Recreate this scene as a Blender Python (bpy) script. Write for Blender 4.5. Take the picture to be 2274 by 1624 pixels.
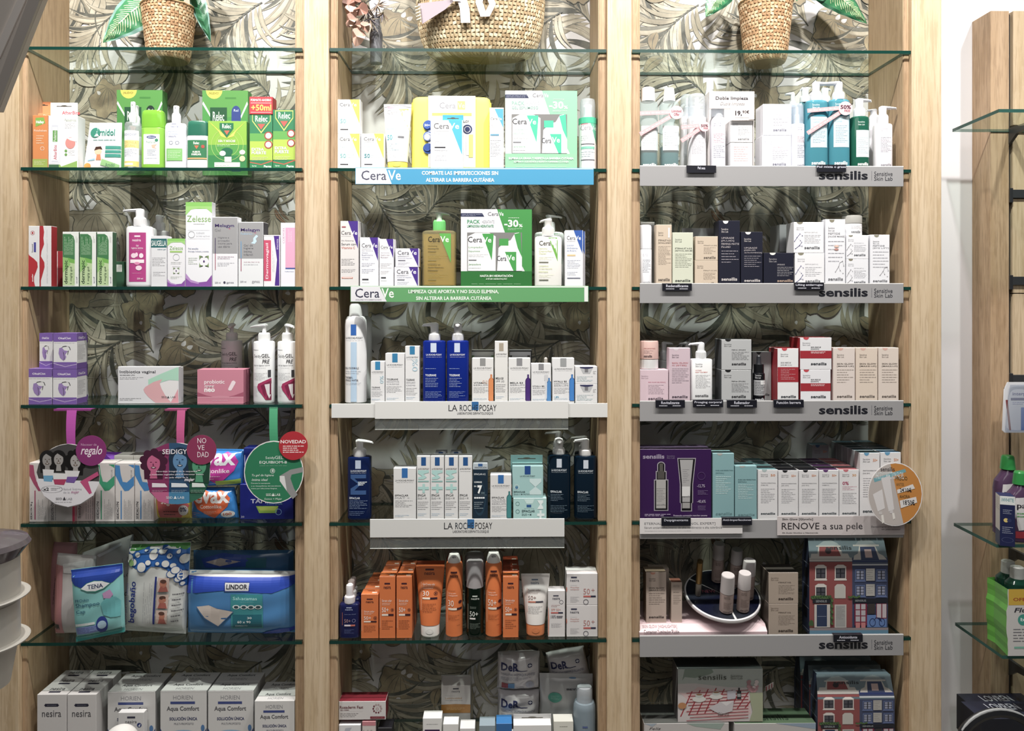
import bpy,bmesh,math,random
from mathutils import Vector,Matrix
for o in list(bpy.data.objects): bpy.data.objects.remove(o)
S = bpy.context.scene
C = S.collection
# ---------------------------------------------------------------- camera, light, exposure
F = 1709.0; YAW = math.radians(0.83); D = 1.848; CZ = 1.5; U0 = 1137.0; V0 = 671.0
cam = bpy.data.cameras.new('camera'); cam_o = bpy.data.objects.new('camera',cam); C.objects.link(cam_o)
cam.sensor_fit = 'HORIZONTAL'; cam.sensor_width = 36.0; cam.lens = 36.0 * F / 2274.0
cam.shift_y = (V0 - 812.0) / 2274.0; cam.clip_start = 0.05
cam_o.location = (0,-D,CZ); cam_o.rotation_euler = (math.pi / 2,0,-YAW)
S.camera = cam_o
w = bpy.data.worlds.new('world'); S.world = w; w.use_nodes = True
w.node_tree.nodes['Background'].inputs[0].default_value = (1.0,0.975,0.94,1)
w.node_tree.nodes['Background'].inputs[1].default_value = 0.075
S.view_settings.view_transform = 'Standard'; S.view_settings.look = 'None'
S.view_settings.exposure = -0.04; S.view_settings.gamma = 1.0; S.view_settings.use_curve_mapping = False
try:
 S.cycles.transparent_max_bounces = 24
except Exception:
 pass
SPOTS = [(-0.98,-0.56,3.0,118),(-0.52,-0.56,3.0,98),(0.02,-0.58,3.0,72),(0.45,-0.56,3.0,98),(0.90,-0.56,3.0,98),(1.6,-0.60,3.0,75)]
for i,(x,y,z,p) in enumerate(SPOTS):
 l = bpy.data.lights.new('ceiling_spot','SPOT'); l.energy = p; l.shadow_soft_size = 0.03
 l.spot_size = math.radians(92); l.spot_blend = 1.0; l.color = (1.0,0.965,0.91)
 o = bpy.data.objects.new('ceiling_spot',l); C.objects.link(o); o.location = (x,y,z)
 o.rotation_euler = (Vector((x,0.02,1.55)) - Vector((x,y,z))).to_track_quat('-Z','Y').to_euler()
def area(x,y,z,sx,sy,p,tgt,col=(1,.98,.95)):
 l = bpy.data.lights.new('front_fill','AREA'); l.shape = 'RECTANGLE'; l.size = sx; l.size_y = sy; l.energy = p; l.color = col
 o = bpy.data.objects.new('front_fill',l); C.objects.link(o); o.location = (x,y,z)
 o.rotation_euler = (Vector(tgt) - Vector((x,y,z))).to_track_quat('-Z','Y').to_euler()
area(0,-2.4,3.0,2.4,0.6,15,(0,0,1.0))  # soft fill added above and behind the camera to brighten the fronts
# ---------------------------------------------------------------- picture <-> place
cs,sn = math.cos(YAW),math.sin(YAW)
def W(u,v,Y=0.0):
 t = (u - U0) / F; y = Y + D
 X = y * (t * cs + sn) / (cs - t * sn)
 dep = X * sn + y * cs
 return Vector((X,Y,CZ + (V0 - v) * dep / F))
def WX(u,Y=0.0): return W(u,0,Y).x
ROWV = [108,374,637,898,1160,1422,1688]
ZS = [W(1040,v).z for v in ROWV]
GT = 0.0075
# ---------------------------------------------------------------- materials
def lin(h):
 h = h.lstrip('#')
 if len(h) == 3: h = ''.join(c * 2 for c in h)
 r = [int(h[i:i + 2],16) / 255 for i in (0,2,4)]
 return tuple(c / 12.92 if c <= .04045 else ((c + .055) / 1.055) ** 2.4 for c in r) + (1,)
MC = {}
def M(h,rough=.42,metal=0.,kind='p',op=.3):
 if not isinstance(h,str): return h
 k = (h,rough,metal,kind,op)
 if k in MC: return MC[k]
 m = bpy.data.materials.new(kind + '_' + h.strip('#')); m.use_nodes = True
 nt = m.node_tree; b = nt.nodes['Principled BSDF']
 q = lin(h); lu = q[0] * .3 + q[1] * .6 + q[2] * .1; q = tuple(x + (lu - x) * .14 for x in q[:3]) + (1,)
 b.inputs['Base Color'].default_value = q; b.inputs['Roughness'].default_value = rough; b.inputs['Metallic'].default_value = metal
 if kind == 'pet':   # clear or tinted plastic
  tr = nt.nodes.new('ShaderNodeBsdfTransparent'); tr.inputs[0].default_value = lin(h)
  mx = nt.nodes.new('ShaderNodeMixShader'); mx.inputs[0].default_value = op
  nt.links.new(tr.outputs[0],mx.inputs[1]); nt.links.new(b.outputs[0],mx.inputs[2])
  nt.links.new(mx.outputs[0],nt.nodes['Material Output'].inputs[0])
 if kind == 'noise':
  tc = nt.nodes.new('ShaderNodeTexCoord'); n = nt.nodes.new('ShaderNodeTexNoise'); n.inputs['Scale'].default_value = 26; n.inputs['Detail'].default_value = 6
  mx = nt.nodes.new('ShaderNodeMix'); mx.data_type = 'RGBA'
  c = lin(h); mx.inputs[6].default_value = tuple(x * (1 - op) for x in c[:3]) + (1,); mx.inputs[7].default_value = tuple(min(1,x * (1 + op)) for x in c[:3]) + (1,)
  nt.links.new(tc.outputs['Object'],n.inputs['Vector'])
  rp = nt.nodes.new('ShaderNodeMapRange'); rp.inputs[1].default_value = .35; rp.inputs[2].default_value = .65
  nt.links.new(n.outputs[0],rp.inputs[0]); nt.links.new(rp.outputs[0],mx.inputs[0]); nt.links.new(mx.outputs[2],b.inputs['Base Color'])
 MC[k] = m
 return m
def PET(h,op=.2,rough=.08): return M(h,rough,0,'pet',op)
def wood(name,c1,c2,c3,sc=1.0,seed=0.0):
 m = bpy.data.materials.new(name); m.use_nodes = True; nt = m.node_tree; b = nt.nodes['Principled BSDF']; L = nt.links.new
 tc = nt.nodes.new('ShaderNodeTexCoord')
 def noise(scale,vec,det=5):
  mp = nt.nodes.new('ShaderNodeMapping'); mp.inputs['Scale'].default_value = vec; mp.inputs['Location'].default_value = (seed,seed * .7,seed * .3)
  n = nt.nodes.new('ShaderNodeTexNoise'); n.inputs['Scale'].default_value = scale; n.inputs['Detail'].default_value = det; n.inputs['Distortion'].default_value = .35
  L(tc.outputs['Object'],mp.inputs[0]); L(mp.outputs[0],n.inputs['Vector']); return n
 n1 = noise(5 * sc,(6,6,.55)); n2 = noise(30 * sc,(7,7,.35),8); n3 = noise(60,(1.6,1.6,.5),3)
 r1 = nt.nodes.new('ShaderNodeValToRGB'); r1.color_ramp.elements[0].position = .34; r1.color_ramp.elements[1].position = .68
 r1.color_ramp.elements[0].color = lin(c2); r1.color_ramp.elements[1].color = lin(c1); L(n1.outputs[0],r1.inputs[0])
 r2 = nt.nodes.new('ShaderNodeValToRGB'); r2.color_ramp.elements[0].position = .40; r2.color_ramp.elements[1].position = .52
 r2.color_ramp.elements[0].color = (1,1,1,1); r2.color_ramp.elements[1].color = (0,0,0,1); L(n2.outputs[0],r2.inputs[0])
 m1 = nt.nodes.new('ShaderNodeMix'); m1.data_type = 'RGBA'; m1.inputs[7].default_value = lin(c3)
 sc1 = nt.nodes.new('ShaderNodeMath'); sc1.operation = 'MULTIPLY'; sc1.inputs[1].default_value = .36; L(r2.outputs[0],sc1.inputs[0])
 L(sc1.outputs[0],m1.inputs[0]); L(r1.outputs[0],m1.inputs[6])
 m2 = nt.nodes.new('ShaderNodeMix'); m2.data_type = 'RGBA'; m2.inputs[7].default_value = lin(c1)
 r3 = nt.nodes.new('ShaderNodeMapRange'); r3.inputs[1].default_value = .5; r3.inputs[2].default_value = .75; r3.inputs[4].default_value = .5
 L(n3.outputs[0],r3.inputs[0]); L(r3.outputs[0],m2.inputs[0]); L(m1.outputs[2],m2.inputs[6])
 L(m2.outputs[2],b.inputs['Base Color']); b.inputs['Roughness'].default_value = .6
 bp = nt.nodes.new('ShaderNodeBump'); bp.inputs['Strength'].default_value = .12; bp.inputs['Distance'].default_value = .001
 L(n2.outputs[0],bp.inputs['Height']); L(bp.outputs[0],b.inputs['Normal'])
 return m
OAK = wood('oak_front','#d3bfa3','#c3ac8b','#9a8162')
OAK2 = wood('oak_strip','#c0a588','#ab8f70','#7b624a',1.3,3.1)
OAK3 = wood('oak_side','#bca385','#a88f70','#806850',.8,7.7)
def glassmat():
 m = bpy.data.materials.new('shelf_glass'); m.use_nodes = True; nt = m.node_tree
 b = nt.nodes['Principled BSDF']; nt.nodes.remove(b)
 tr = nt.nodes.new('ShaderNodeBsdfTransparent'); tr.inputs[0].default_value = (.86,.90,.88,1)
 gl = nt.nodes.new('ShaderNodeBsdfGlossy'); gl.inputs['Roughness'].default_value = .02; gl.inputs[0].default_value = (.9,1,.95,1)
 fr = nt.nodes.new('ShaderNodeFresnel'); fr.inputs[0].default_value = 1.5
 ge = nt.nodes.new('ShaderNodeNewGeometry'); mu = nt.nodes.new('ShaderNodeMath'); mu.operation = 'SUBTRACT'; mu.use_clamp = True
 nt.links.new(fr.outputs[0],mu.inputs[0]); nt.links.new(ge.outputs['Backfacing'],mu.inputs[1])
 mx = nt.nodes.new('ShaderNodeMixShader'); nt.links.new(mu.outputs[0],mx.inputs[0]); nt.links.new(tr.outputs[0],mx.inputs[1]); nt.links.new(gl.outputs[0],mx.inputs[2])
 nt.links.new(mx.outputs[0],nt.nodes['Material Output'].inputs[0])
 return m
GLASS = glassmat(); GEDGE = M('#0d3b33',.12); ACRY = PET('#f2f6f6',.06,.05)
# ---------------------------------------------------------------- text outlines
TC = {}
def glyphs(s,bold=0.,shear=0.):
 k = (s,bold,shear)
 if k in TC: return TC[k]
 cu = bpy.data.curves.new('t','FONT'); cu.body = s; cu.resolution_u = 2; cu.offset = bold; cu.shear = shear; cu.fill_mode = 'FRONT'
 o = bpy.data.objects.new('t',cu); me = o.to_mesh()
 vs = [(v.co.x,v.co.y) for v in me.vertices]; fs = [tuple(p.vertices) for p in me.polygons]
 o.to_mesh_clear(); bpy.data.objects.remove(o); bpy.data.curves.remove(cu)
 if not vs: vs = [(0,0),(1,1)]
 x0 = min(v[0] for v in vs); x1 = max(v[0] for v in vs); y0 = min(v[1] for v in vs); y1 = max(v[1] for v in vs)
 dx = max(x1 - x0,1e-6); dy = max(y1 - y0,1e-6)
 TC[k] = ([((x - x0) / dx,(y - y0) / dy) for x,y in vs],fs)
 return TC[k]
# ---------------------------------------------------------------- drawing ops on a face (0..1, y down)
def R(x0,y0,x1,y1,c): return ('r',x0,y0,x1,y1,c)
def P(pts,c): return ('p',pts,c)
def T(s,x0,y0,x1,y1,c,b=.0,sh=0): return ('t',s,x0,y0,x1,y1,c,b,sh)
def V(s,x0,y0,x1,y1,c,b=.0): return ('v',s,x0,y0,x1,y1,c,b,0)
def E(cx,cy,rx,ry,c): return ('e',cx,cy,rx,ry,c)
def O(cx,cy,rx,ry,t,c): return ('o',cx,cy,rx,ry,t,c)
def L(x0,y0,x1,y1,n,c,f=.21): return ('l',x0,y0,x1,y1,n,c,f)
def LV(x0,y0,x1,y1,n,c,f=.21): return ('lv',x0,y0,x1,y1,n,c,f)
def clip(poly,a,b,ax):
 def half(poly,lim,sg):
  out = []
  for i in range(len(poly)):
   p,q = poly[i - 1],poly[i]
   ip = sg * (p[ax] - lim) >= 0; iq = sg * (q[ax] - lim) >= 0
   if ip != iq:
    t = (lim - p[ax]) / (q[ax] - p[ax]); out.append((p[0] + t * (q[0] - p[0]),p[1] + t * (q[1] - p[1])))
   if iq: out.append(q)
  return out
 poly = half(poly,a,1)
 return half(poly,b,-1) if poly else poly
def rot2(pts,cx,cy,a,asp=1.):
 c,s = math.cos(a),math.sin(a)
 return [(cx + (x - cx) * c - (y - cy) * s * asp,cy + (x - cx) * s / asp + (y - cy) * c) for x,y in pts]
class MB:
 def __init__(s): s.v = []; s.f = []; s.m = []; s.mats = []; s.sm = []
 def mi(s,m):
  if isinstance(m,str): m = M(m)
  if m not in s.mats: s.mats.append(m)
  return s.mats.index(m)
 def add(s,vs,fs,m,smooth=False):
  n = len(s.v); s.v += [tuple(v) for v in vs]; i = s.mi(m)
  for f in fs: s.f.append(tuple(n + k for k in f)); s.m.append(i); s.sm.append(smooth)
 def box(s,x0,x1,y0,y1,z0,z1,m,c=.0006,mt=None,ms=None,mb=None):
  c = min(c,(x1 - x0) / 3,(y1 - y0) / 3,(z1 - z0) / 3)
  V_ = {}; vs = []
  for a,X,sx in ((0,x0,1),(1,x1,-1)):
   for b,Y,sy in ((0,y0,1),(1,y1,-1)):
    for d,Z,sz in ((0,z0,1),(1,z1,-1)):
     for k,p in enumerate(((X,Y + sy * c,Z + sz * c),(X + sx * c,Y,Z + sz * c),(X + sx * c,Y + sy * c,Z))):
      V_[(a,b,d,k)] = len(vs); vs.append(p)
  g = lambda a,b,d,k: V_[(a,b,d,k)]
  n = len(s.v); s.v += vs
  def q(ids,mat): s.f.append(tuple(n + i for i in ids)); s.m.append(s.mi(mat)); s.sm.append(False)
  ms = ms or m; mt = mt or m; mb = mb or m
  q([g(0,0,0,1),g(1,0,0,1),g(1,0,1,1),g(0,0,1,1)],m)
  q([g(0,1,0,1),g(0,1,1,1),g(1,1,1,1),g(1,1,0,1)],mb)
  q([g(0,0,0,0),g(0,0,1,0),g(0,1,1,0),g(0,1,0,0)],ms)
  q([g(1,0,0,0),g(1,1,0,0),g(1,1,1,0),g(1,0,1,0)],ms)
  q([g(0,0,1,2),g(1,0,1,2),g(1,1,1,2),g(0,1,1,2)],mt)
  q([g(0,0,0,2),g(0,1,0,2),g(1,1,0,2),g(1,0,0,2)],ms)
  for b,d in ((0,0),(0,1),(1,0),(1,1)):
   q([g(0,b,d,1),g(1,b,d,1),g(1,b,d,2),g(0,b,d,2)][::(1 if b == d else -1)],m)
   q([g(b,0,d,0),g(b,1,d,0),g(b,1,d,2),g(b,0,d,2)][::(-1 if b == d else 1)],m)
   q([g(b,d,0,0),g(b,d,1,0),g(b,d,1,1),g(b,d,0,1)][::(1 if b == d else -1)],m)
  for a in (0,1):
   for b in (0,1):
    for d in (0,1): q([g(a,b,d,0),g(a,b,d,1),g(a,b,d,2)],m)
 def loft(s,secs,m,seg=28,smooth=True,cap=True):
  """secs: (z, a, b, n, cx, cy) super-ellipse rings"""
  vs = []
  for sc in secs:
   z,a,b,n,cx,cy = (list(sc) + [2,0,0][len(sc) - 3:])[:6]
   for i in range(seg):
    t = 2 * math.pi * (i + .5) / seg; c_,s_ = math.cos(t),math.sin(t)
    vs.append((cx + a * math.copysign(abs(c_) ** (2 / n),c_),cy + b * math.copysign(abs(s_) ** (2 / n),s_),z))
  fs = [(r * seg + i,r * seg + (i + 1) % seg,(r + 1) * seg + (i + 1) % seg,(r + 1) * seg + i) for r in range(len(secs) - 1) for i in range(seg)]
  s.add(vs,fs,m,smooth)
  if cap:
   k = len(s.v) - len(vs)
   s.f.append(tuple(k + i for i in range(seg))[::-1]); s.m.append(s.mi(m)); s.sm.append(False)
   s.f.append(tuple(k + (len(secs) - 1) * seg + i for i in range(seg))); s.m.append(s.mi(m)); s.sm.append(False)
 def tube(s,pts,r,m,seg=10,sy=1.0,smooth=True):
  pts = [Vector(p) for p in pts]; vs = []
  rs = r if isinstance(r,(list,tuple)) else [r] * len(pts)
  for i,p in enumerate(pts):
   d = (pts[min(i + 1,len(pts) - 1)] - pts[max(i - 1,0)]).normalized()
   up = Vector((0,0,1)) if abs(d.z) < .9 else Vector((0,1,0))
   a = d.cross(up).normalized(); b = a.cross(d).normalized()
   for k in range(seg):
    t = 2 * math.pi * k / seg; vs.append(p + a * math.cos(t) * rs[i] + b * math.sin(t) * rs[i] * sy)
  n = len(pts)
  fs = [(r_ * seg + i,r_ * seg + (i + 1) % seg,(r_ + 1) * seg + (i + 1) % seg,(r_ + 1) * seg + i) for r_ in range(n - 1) for i in range(seg)]
  fs += [tuple(range(seg))[::-1],tuple((n - 1) * seg + i for i in range(seg))]
  s.add(vs,fs,m,smooth)
 def gfx(s,ops,w,h,mp,ncol=0,off0=.00012,doff=.00003,z0=0.,nrow=0):
  """mp(x, z, off) -> 3D; x centred, z from base"""
  rnd = random.Random(int(w * 1e6) + len(ops)); off = off0
  def put(pts,c):
   pts = [((u - .5) * w,z0 + (1 - v) * h) for u,v in pts]
   if ncol:
    parts = [clip(pts,-w + 2 * w * i / ncol - 1e-9,-w + 2 * w * (i + 1) / ncol,0) for i in range(ncol)]
   else: parts = [pts]
   if nrow: parts = [clip(q,z0 + h * i / nrow,z0 + h * (i + 1) / nrow,1) for q in parts if q for i in range(nrow)]
   for q in parts:
    if q and len(q) > 2: s.add([mp(x,z,off) for x,z in q],[tuple(range(len(q)))],c)
  for op in ops:
   k = op[0]; off += doff
   if k == 'r':
    _,x0,y0,x1,y1,c = op; put([(x0,y0),(x1,y0),(x1,y1),(x0,y1)],c)
   elif k == 'p': put(op[1],op[2])
   elif k == 'e':
    _,cx,cy,rx,ry,c = op; ry = ry or rx * w / h
    put([(cx + rx * math.cos(t * math.pi / 12),cy + ry * math.sin(t * math.pi / 12)) for t in range(24)],c)
   elif k == 'o':
    _,cx,cy,rx,ry,t,c = op; ry = ry or rx * w / h; k2 = 1 - t / rx
    for i in range(24):
     a,b = i * math.pi / 12,(i + 1) * math.pi / 12
     put([(cx + rx * math.cos(a),cy + ry * math.sin(a)),(cx + rx * math.cos(b),cy + ry * math.sin(b)),
                         (cx + rx * k2 * math.cos(b),cy + ry * k2 * math.sin(b)),(cx + rx * k2 * math.cos(a),cy + ry * k2 * math.sin(a))],c)
   elif k in 'tv':
    _,st,x0,y0,x1,y1,c,b,sh = op
    vs,fs = glyphs(st,b,sh)
    if k == 't': q = [(x0 + x * (x1 - x0),y1 - y * (y1 - y0)) for x,y in vs]
    else: q = [(x1 - y * (x1 - x0),y1 - x * (y1 - y0)) for x,y in vs]
    if nrow:
     for f_ in fs: put([q[i_] for i_ in f_],c)
    else: s.add([mp((u - .5) * w,z0 + (1 - v) * h,off) for u,v in q],fs,c)
   elif k in ('l','lv'):
    _,x0,y0,x1,y1,n,c,f = op
    vert = k == 'lv'
    A0,A1,B0,B1 = (x0,x1,y0,y1) if not vert else (y0,y1,x0,x1)
    ph = (B1 - B0) / n
    for i in range(n):
     yy = B0 + ph * (i + .5); xe = A0 + (A1 - A0) * (1 if i % 3 == 0 else rnd.uniform(.55,.98)); x = A0
     while x < xe - .002:
      wl = (A1 - A0) * rnd.uniform(.07,.24); xx = min(x + wl,xe)
      q = [(x,yy - ph * f / 2),(xx,yy - ph * f / 2),(xx,yy + ph * f / 2),(x,yy + ph * f / 2)]
      if vert: q = [(b,(A0 + A1) - a) for a,b in q]
      put(q,c); x = xx + (A1 - A0) * .03
 def build(s,name,parent=None,loc=None,rz=0.,rx=0.):
  me = bpy.data.meshes.new(name); me.from_pydata(s.v,[],s.f)
  for m in s.mats: me.materials.append(m)
  me.polygons.foreach_set('material_index',s.m); me.polygons.foreach_set('use_smooth',s.sm); me.update()
  if any(s.sm):
   bm = bmesh.new(); bm.from_mesh(me)
   for e_ in bm.edges:
    if len(e_.link_faces) == 2 and e_.calc_face_angle(0) > .44: e_.smooth = False
   bm.to_mesh(me); bm.free()
  o = bpy.data.objects.new(name,me); C.objects.link(o)
  if parent: o.parent = parent
  if loc is not None: o.location = loc
  o.rotation_euler = (rx,0,rz)
  return o
def tag(o,label=None,cat=None,group=None,kind=None):
 if label: o['label'] = label
 if cat: o['category'] = cat
 if group: o['group'] = group
 if kind: o['kind'] = kind
 return o
def empty(name,loc,label=None,cat=None,group=None,rz=0.,rx=0.):
 o = bpy.data.objects.new(name,None); C.objects.link(o); o.location = loc; o.rotation_euler = (rx,0,rz); o.empty_display_size = .05
 return tag(o,label,cat,group)
def copy_tree(o,parent=None):
 c = o.copy(); C.objects.link(c)
 if parent: c.parent = parent
 for ch in [x for x in bpy.data.objects if x.parent == o and x != c]: copy_tree(ch,c)
 return c
def again(o,row,u,z=None,y=None,label=None,group=None,uy=None,rz=None):
 """a copy of thing o with its middle at picture column u"""
 c = copy_tree(o); Y = o.location.y if y is None else y
 Yf = Y if uy is None else uy
 c.location = (W(u,0,Yf).x,Y,(ZS[row] + .0004) if z is None else z)
 if rz is not None: c.rotation_euler.z = rz
 c['label'] = label
 if group: c['group'] = group
 TOP[c.name] = c.location.z + (TOP.get(o.name,0) - o.location.z)
 return c
TOP = {}
def fit(row,x0,x1,yt,yf,z):
 zb = ZS[row] + .0004 if z is None else z
 a = W(x0 + .35,yt,yf); b = W(x1 - .35,yt,yf)
 return a.x,b.x,zb,(a.z + b.z) / 2 - zb
def flat(d): return lambda x,z,off: (x,-d / 2 - off,z)
# ---------------------------------------------------------------- product builders
def box(name,label,row,x0,x1,yt,col,ops=(),d=.05,yf=.012,z=None,top=None,side=None,group=None,tab=None,cat='box',rz=0.,ex=None):
 xa,xb,zb,h = fit(row,x0,x1,yt,yf,z); wd = xb - xa
 m = MB(); m.box(-wd / 2,wd / 2,-d / 2,d / 2,0,h,M(col),mt=M(top) if top else None,ms=M(side) if side else None)
 if ops: m.gfx(ops,wd,h,flat(d))
 if tab:
  tu0,tu1,ty,tc = tab[:4]; hz = W(x0,ty,yf + d - .002).z - zb
  X0 = (WX(tu0,yf + d) - (xa + xb) / 2); X1 = WX(tu1,yf + d) - (xa + xb) / 2; X1 = min(X1,wd / 2 + .004) if len(tab) < 5 else X1
  m.box(X0,X1,d / 2 - .0012,d / 2 - .0002,h * .3,hz,M(tc),c=.0002)
  cx = (X0 + X1) / 2; hw = (X1 - X0) * .28
  m.gfx([R(.0,.3,1,.62,'#4b463c'),E(.5,.34,.2,.34,'#4b463c')],hw * 2,.006,lambda x,z,off: (cx + x,d / 2 - .0012 - off,hz - .012 + z))
 if ex: ex(m,wd,h,d)
 o = m.build(name,None,((xa + xb) / 2,yf + d / 2,zb),rz); tag(o,label,cat,group); TOP[o.name] = zb + h + .0004
 return o
def top_gfx(ops):
 """printing on the lid of a carton"""
 def f(m,wd,h,d): m.gfx(ops,wd,d,lambda x,z,off: (x,-d / 2 + z,h + off))
 return f
def side_gfx(ops,sgn=1):
 def f(m,wd,h,d): m.gfx(ops,d,h,lambda x,z,off: (sgn * (wd / 2 + off),sgn * x,z))
 return f
def surf(secs,cy=0.):
 def at(x,z,off):
  for i in range(len(secs) - 1):
   if z <= secs[i + 1][0] or i == len(secs) - 2: break
  s0,s1 = secs[i],secs[i + 1]; t = max(0,min(1,(z - s0[0]) / max(1e-6,s1[0] - s0[0])))
  a = s0[1] + t * (s1[1] - s0[1]); b = s0[2] + t * (s1[2] - s0[2]); n = s0[3] + t * (s1[3] - s0[3]) if len(s0) > 3 and len(s1) > 3 else 2
  q = min(.995,abs(x) / max(a,1e-6))
  return (x * (1 + off / max(a,.004)),cy - b * (1 - q ** n) ** (1 / n) - off * 1.6,z)
 return at
def pumphead(par,zc,r,hc,hh,dirn,ln,colc,colh,style=0,stem=.35):
 """collar from zc, height hc, radius r; actuator up to hc+hh"""
 c = MB(); mc = M(colc,.35) if isinstance(colc,str) else colc; mh = M(colh,.35) if isinstance(colh,str) else colh
 c.loft([(zc,r,r),(zc + hc * .12,r * 1.03,r * 1.03),(zc + hc * .85,r,r),(zc + hc,r * .86,r * .86)],mc,24)
 if style != 2:
  for k in range(20):
   a = k * math.pi / 10; c.box(r * 1.0 * math.cos(a) - .0004,r * 1.0 * math.cos(a) + .0004,r * 1.0 * math.sin(a) - .0004,r * 1.0 * math.sin(a) + .0004,zc + hc * .15,zc + hc * .8,mc,c=.0001)
 c.build('collar',par)
 m = MB(); z1 = zc + hc; rs = r * (stem if style == 0 else .72); t = max(hh * .24,.004); ztop = z1 + hh
 m.loft([(z1 - .001,rs,rs),(z1 + hh * .3,rs * .95,rs * .95),(ztop - t * .8,rs * (1.15 if style == 0 else 1.0),rs * (1.15 if style == 0 else 1.0)),(ztop - t * .1,rs * .9,rs * .9)],mh,20)
 a0 = {-1: math.pi,1: 0,0: -math.pi / 2,2: -math.pi * .75,3: -math.pi * .25}[dirn]; dx,dy = math.cos(a0),math.sin(a0)
 pts = []; rr = []
 for k in range(8):
  q = k / 7; l = -r * .62 + q * (ln + r * .62)
  pts.append((dx * l,dy * l,ztop - t * .5 - (q ** 2.2) * t * (.9 if style != 1 else .3))); rr.append((.64 - .30 * q ** 1.3) * r if k else r * .3)
 m.tube(pts,rr,mh,12,sy=min(1,t * .75 / (r * .5)))
 e = Vector(pts[-1]); m.tube([e,e + Vector((dx * .001,dy * .001,-t * .5))],r * .14,mh,8)
 m.build('pump_head',par)
def pump(label,row,bx,byt,cx,cyt,hyt,dirn,hlen,bcol,ccol,hcol,ops=None,lab=None,labcol=None,yf=.012,n=2.6,dep=.62,z=None,style=0,sh=.10,group=None,name='pump_bottle',liquid=None,stem=.35,wide=.9,cat='bottle'):
 """bx=(x0,x1) body columns, byt body top row, cx collar columns, cyt collar top, hyt head top; lab=(x0,y0,x1,y1) of the body 0..1"""
 xa,xb,zb,h = fit(row,bx[0],bx[1],byt,yf,z); a = (xb - xa) / 2; b = a * dep
 X = (xa + xb) / 2; Yc = yf + b
 e = empty(name,(X,Yc,zb),label,cat,group)
 r = (WX(cx[1],Yc) - WX(cx[0],Yc)) / 2
 secs = [(0,a * .93,b * .93,n),(h * .015,a * .985,b * .98,n),(h * .04,a,b,n),(h * (1 - sh),a,b,n),(h * (1 - sh * .45),a * .97,b * .96,n),(h * (1 - sh * .12),a * .86,b * .84,n),(h,max(r * 1.02,a * .7 if sh < .08 else r),max(r * 1.02 if b > r else b,b * .6 if sh < .08 else b * .4),2.2)]
 mat = M(bcol,.3) if isinstance(bcol,str) else bcol
 m = MB(); m.loft(secs,mat,36); m.build('bottle_body',e)
 if liquid:
  q = MB(); q.loft([(h * .03,a * .92,b * .9,n),(h * liquid[1],a * .93,b * .9,n)],liquid[0],28); q.build('liquid',e)
 if ops:
  g = MB(); lb = lab or (.04,.0,.96,1); lw = (lb[2] - lb[0]) * 2 * a * wide; lh = (lb[3] - lb[1]) * h
  if labcol: ops = [R(0,0,1,1,labcol)] + list(ops)
  g.gfx(ops,lw,lh,surf(secs),ncol=20,z0=h * (1 - lb[3])); g.build('label',e)
 zc = h - .0004; hc = max(.004,W(bx[0],cyt,Yc).z - zb - h); hh = max(.006,W(bx[0],hyt,Yc).z - zb - h - hc)
 pumphead(e,zc,r,hc,hh,dirn,hlen / 925.,ccol,hcol,style,stem)
 TOP[e.name] = zb + h + hc + hh
 return e
def tubeb(label,row,x0,x1,yt,cx,cyt,col,ccol,ops,yf=.012,z=None,group=None,cb=.85):
 """squeeze tube standing on its cap"""
 xa,xb,zb,h = fit(row,x0,x1,yt,yf,z); X = (xa + xb) / 2; a = (xb - xa) / 2
 rc = (WX(cx[1],yf) - WX(cx[0],yf)) / 2; hc = W(x0,cyt,yf).z - zb; bc = rc * cb
 e = empty('cosmetic_tube',(X,yf + bc,zb),label,'tube',group)
 m = MB(); m.loft([(0,rc * .9,bc * .9,2.2),(hc * .1,rc * .98,bc * .98,2.2),(hc * .9,rc,bc,2.2),(hc,rc * .97,bc * .97,2.2)],M(ccol,.3),28)
 m.gfx([E(.5,.5,.2,.22,'#00000022'[:7] if 0 else ccol)],rc * 2,hc,surf([(0,rc,bc,2.2),(hc,rc,bc,2.2)])); m.build('cap',e)
 secs = [(hc,rc * 1.02,bc * 1.02,2.2),(hc + (h - hc) * .4,rc + (a - rc) * .45,bc * .8,2.2),(hc + (h - hc) * .75,rc + (a - rc) * .8,bc * .45,2.4),(h * .95,a * .99,.0016,2.6),(h,a,.0009,3)]
 m = MB(); m.loft(secs,M(col,.32),32); m.gfx(ops,2 * rc * 1.0,h - hc,surf(secs),ncol=16,z0=hc)
 for k in range(3): m.box(-a * .98,a * .98,-.002,-.0014,h * (.958 + k * .013),h * (.958 + k * .013) + .0008,M(col,.3),c=.0001)
 m.build('tube_body',e)
 TOP[e.name] = zb + h
 return e
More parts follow.
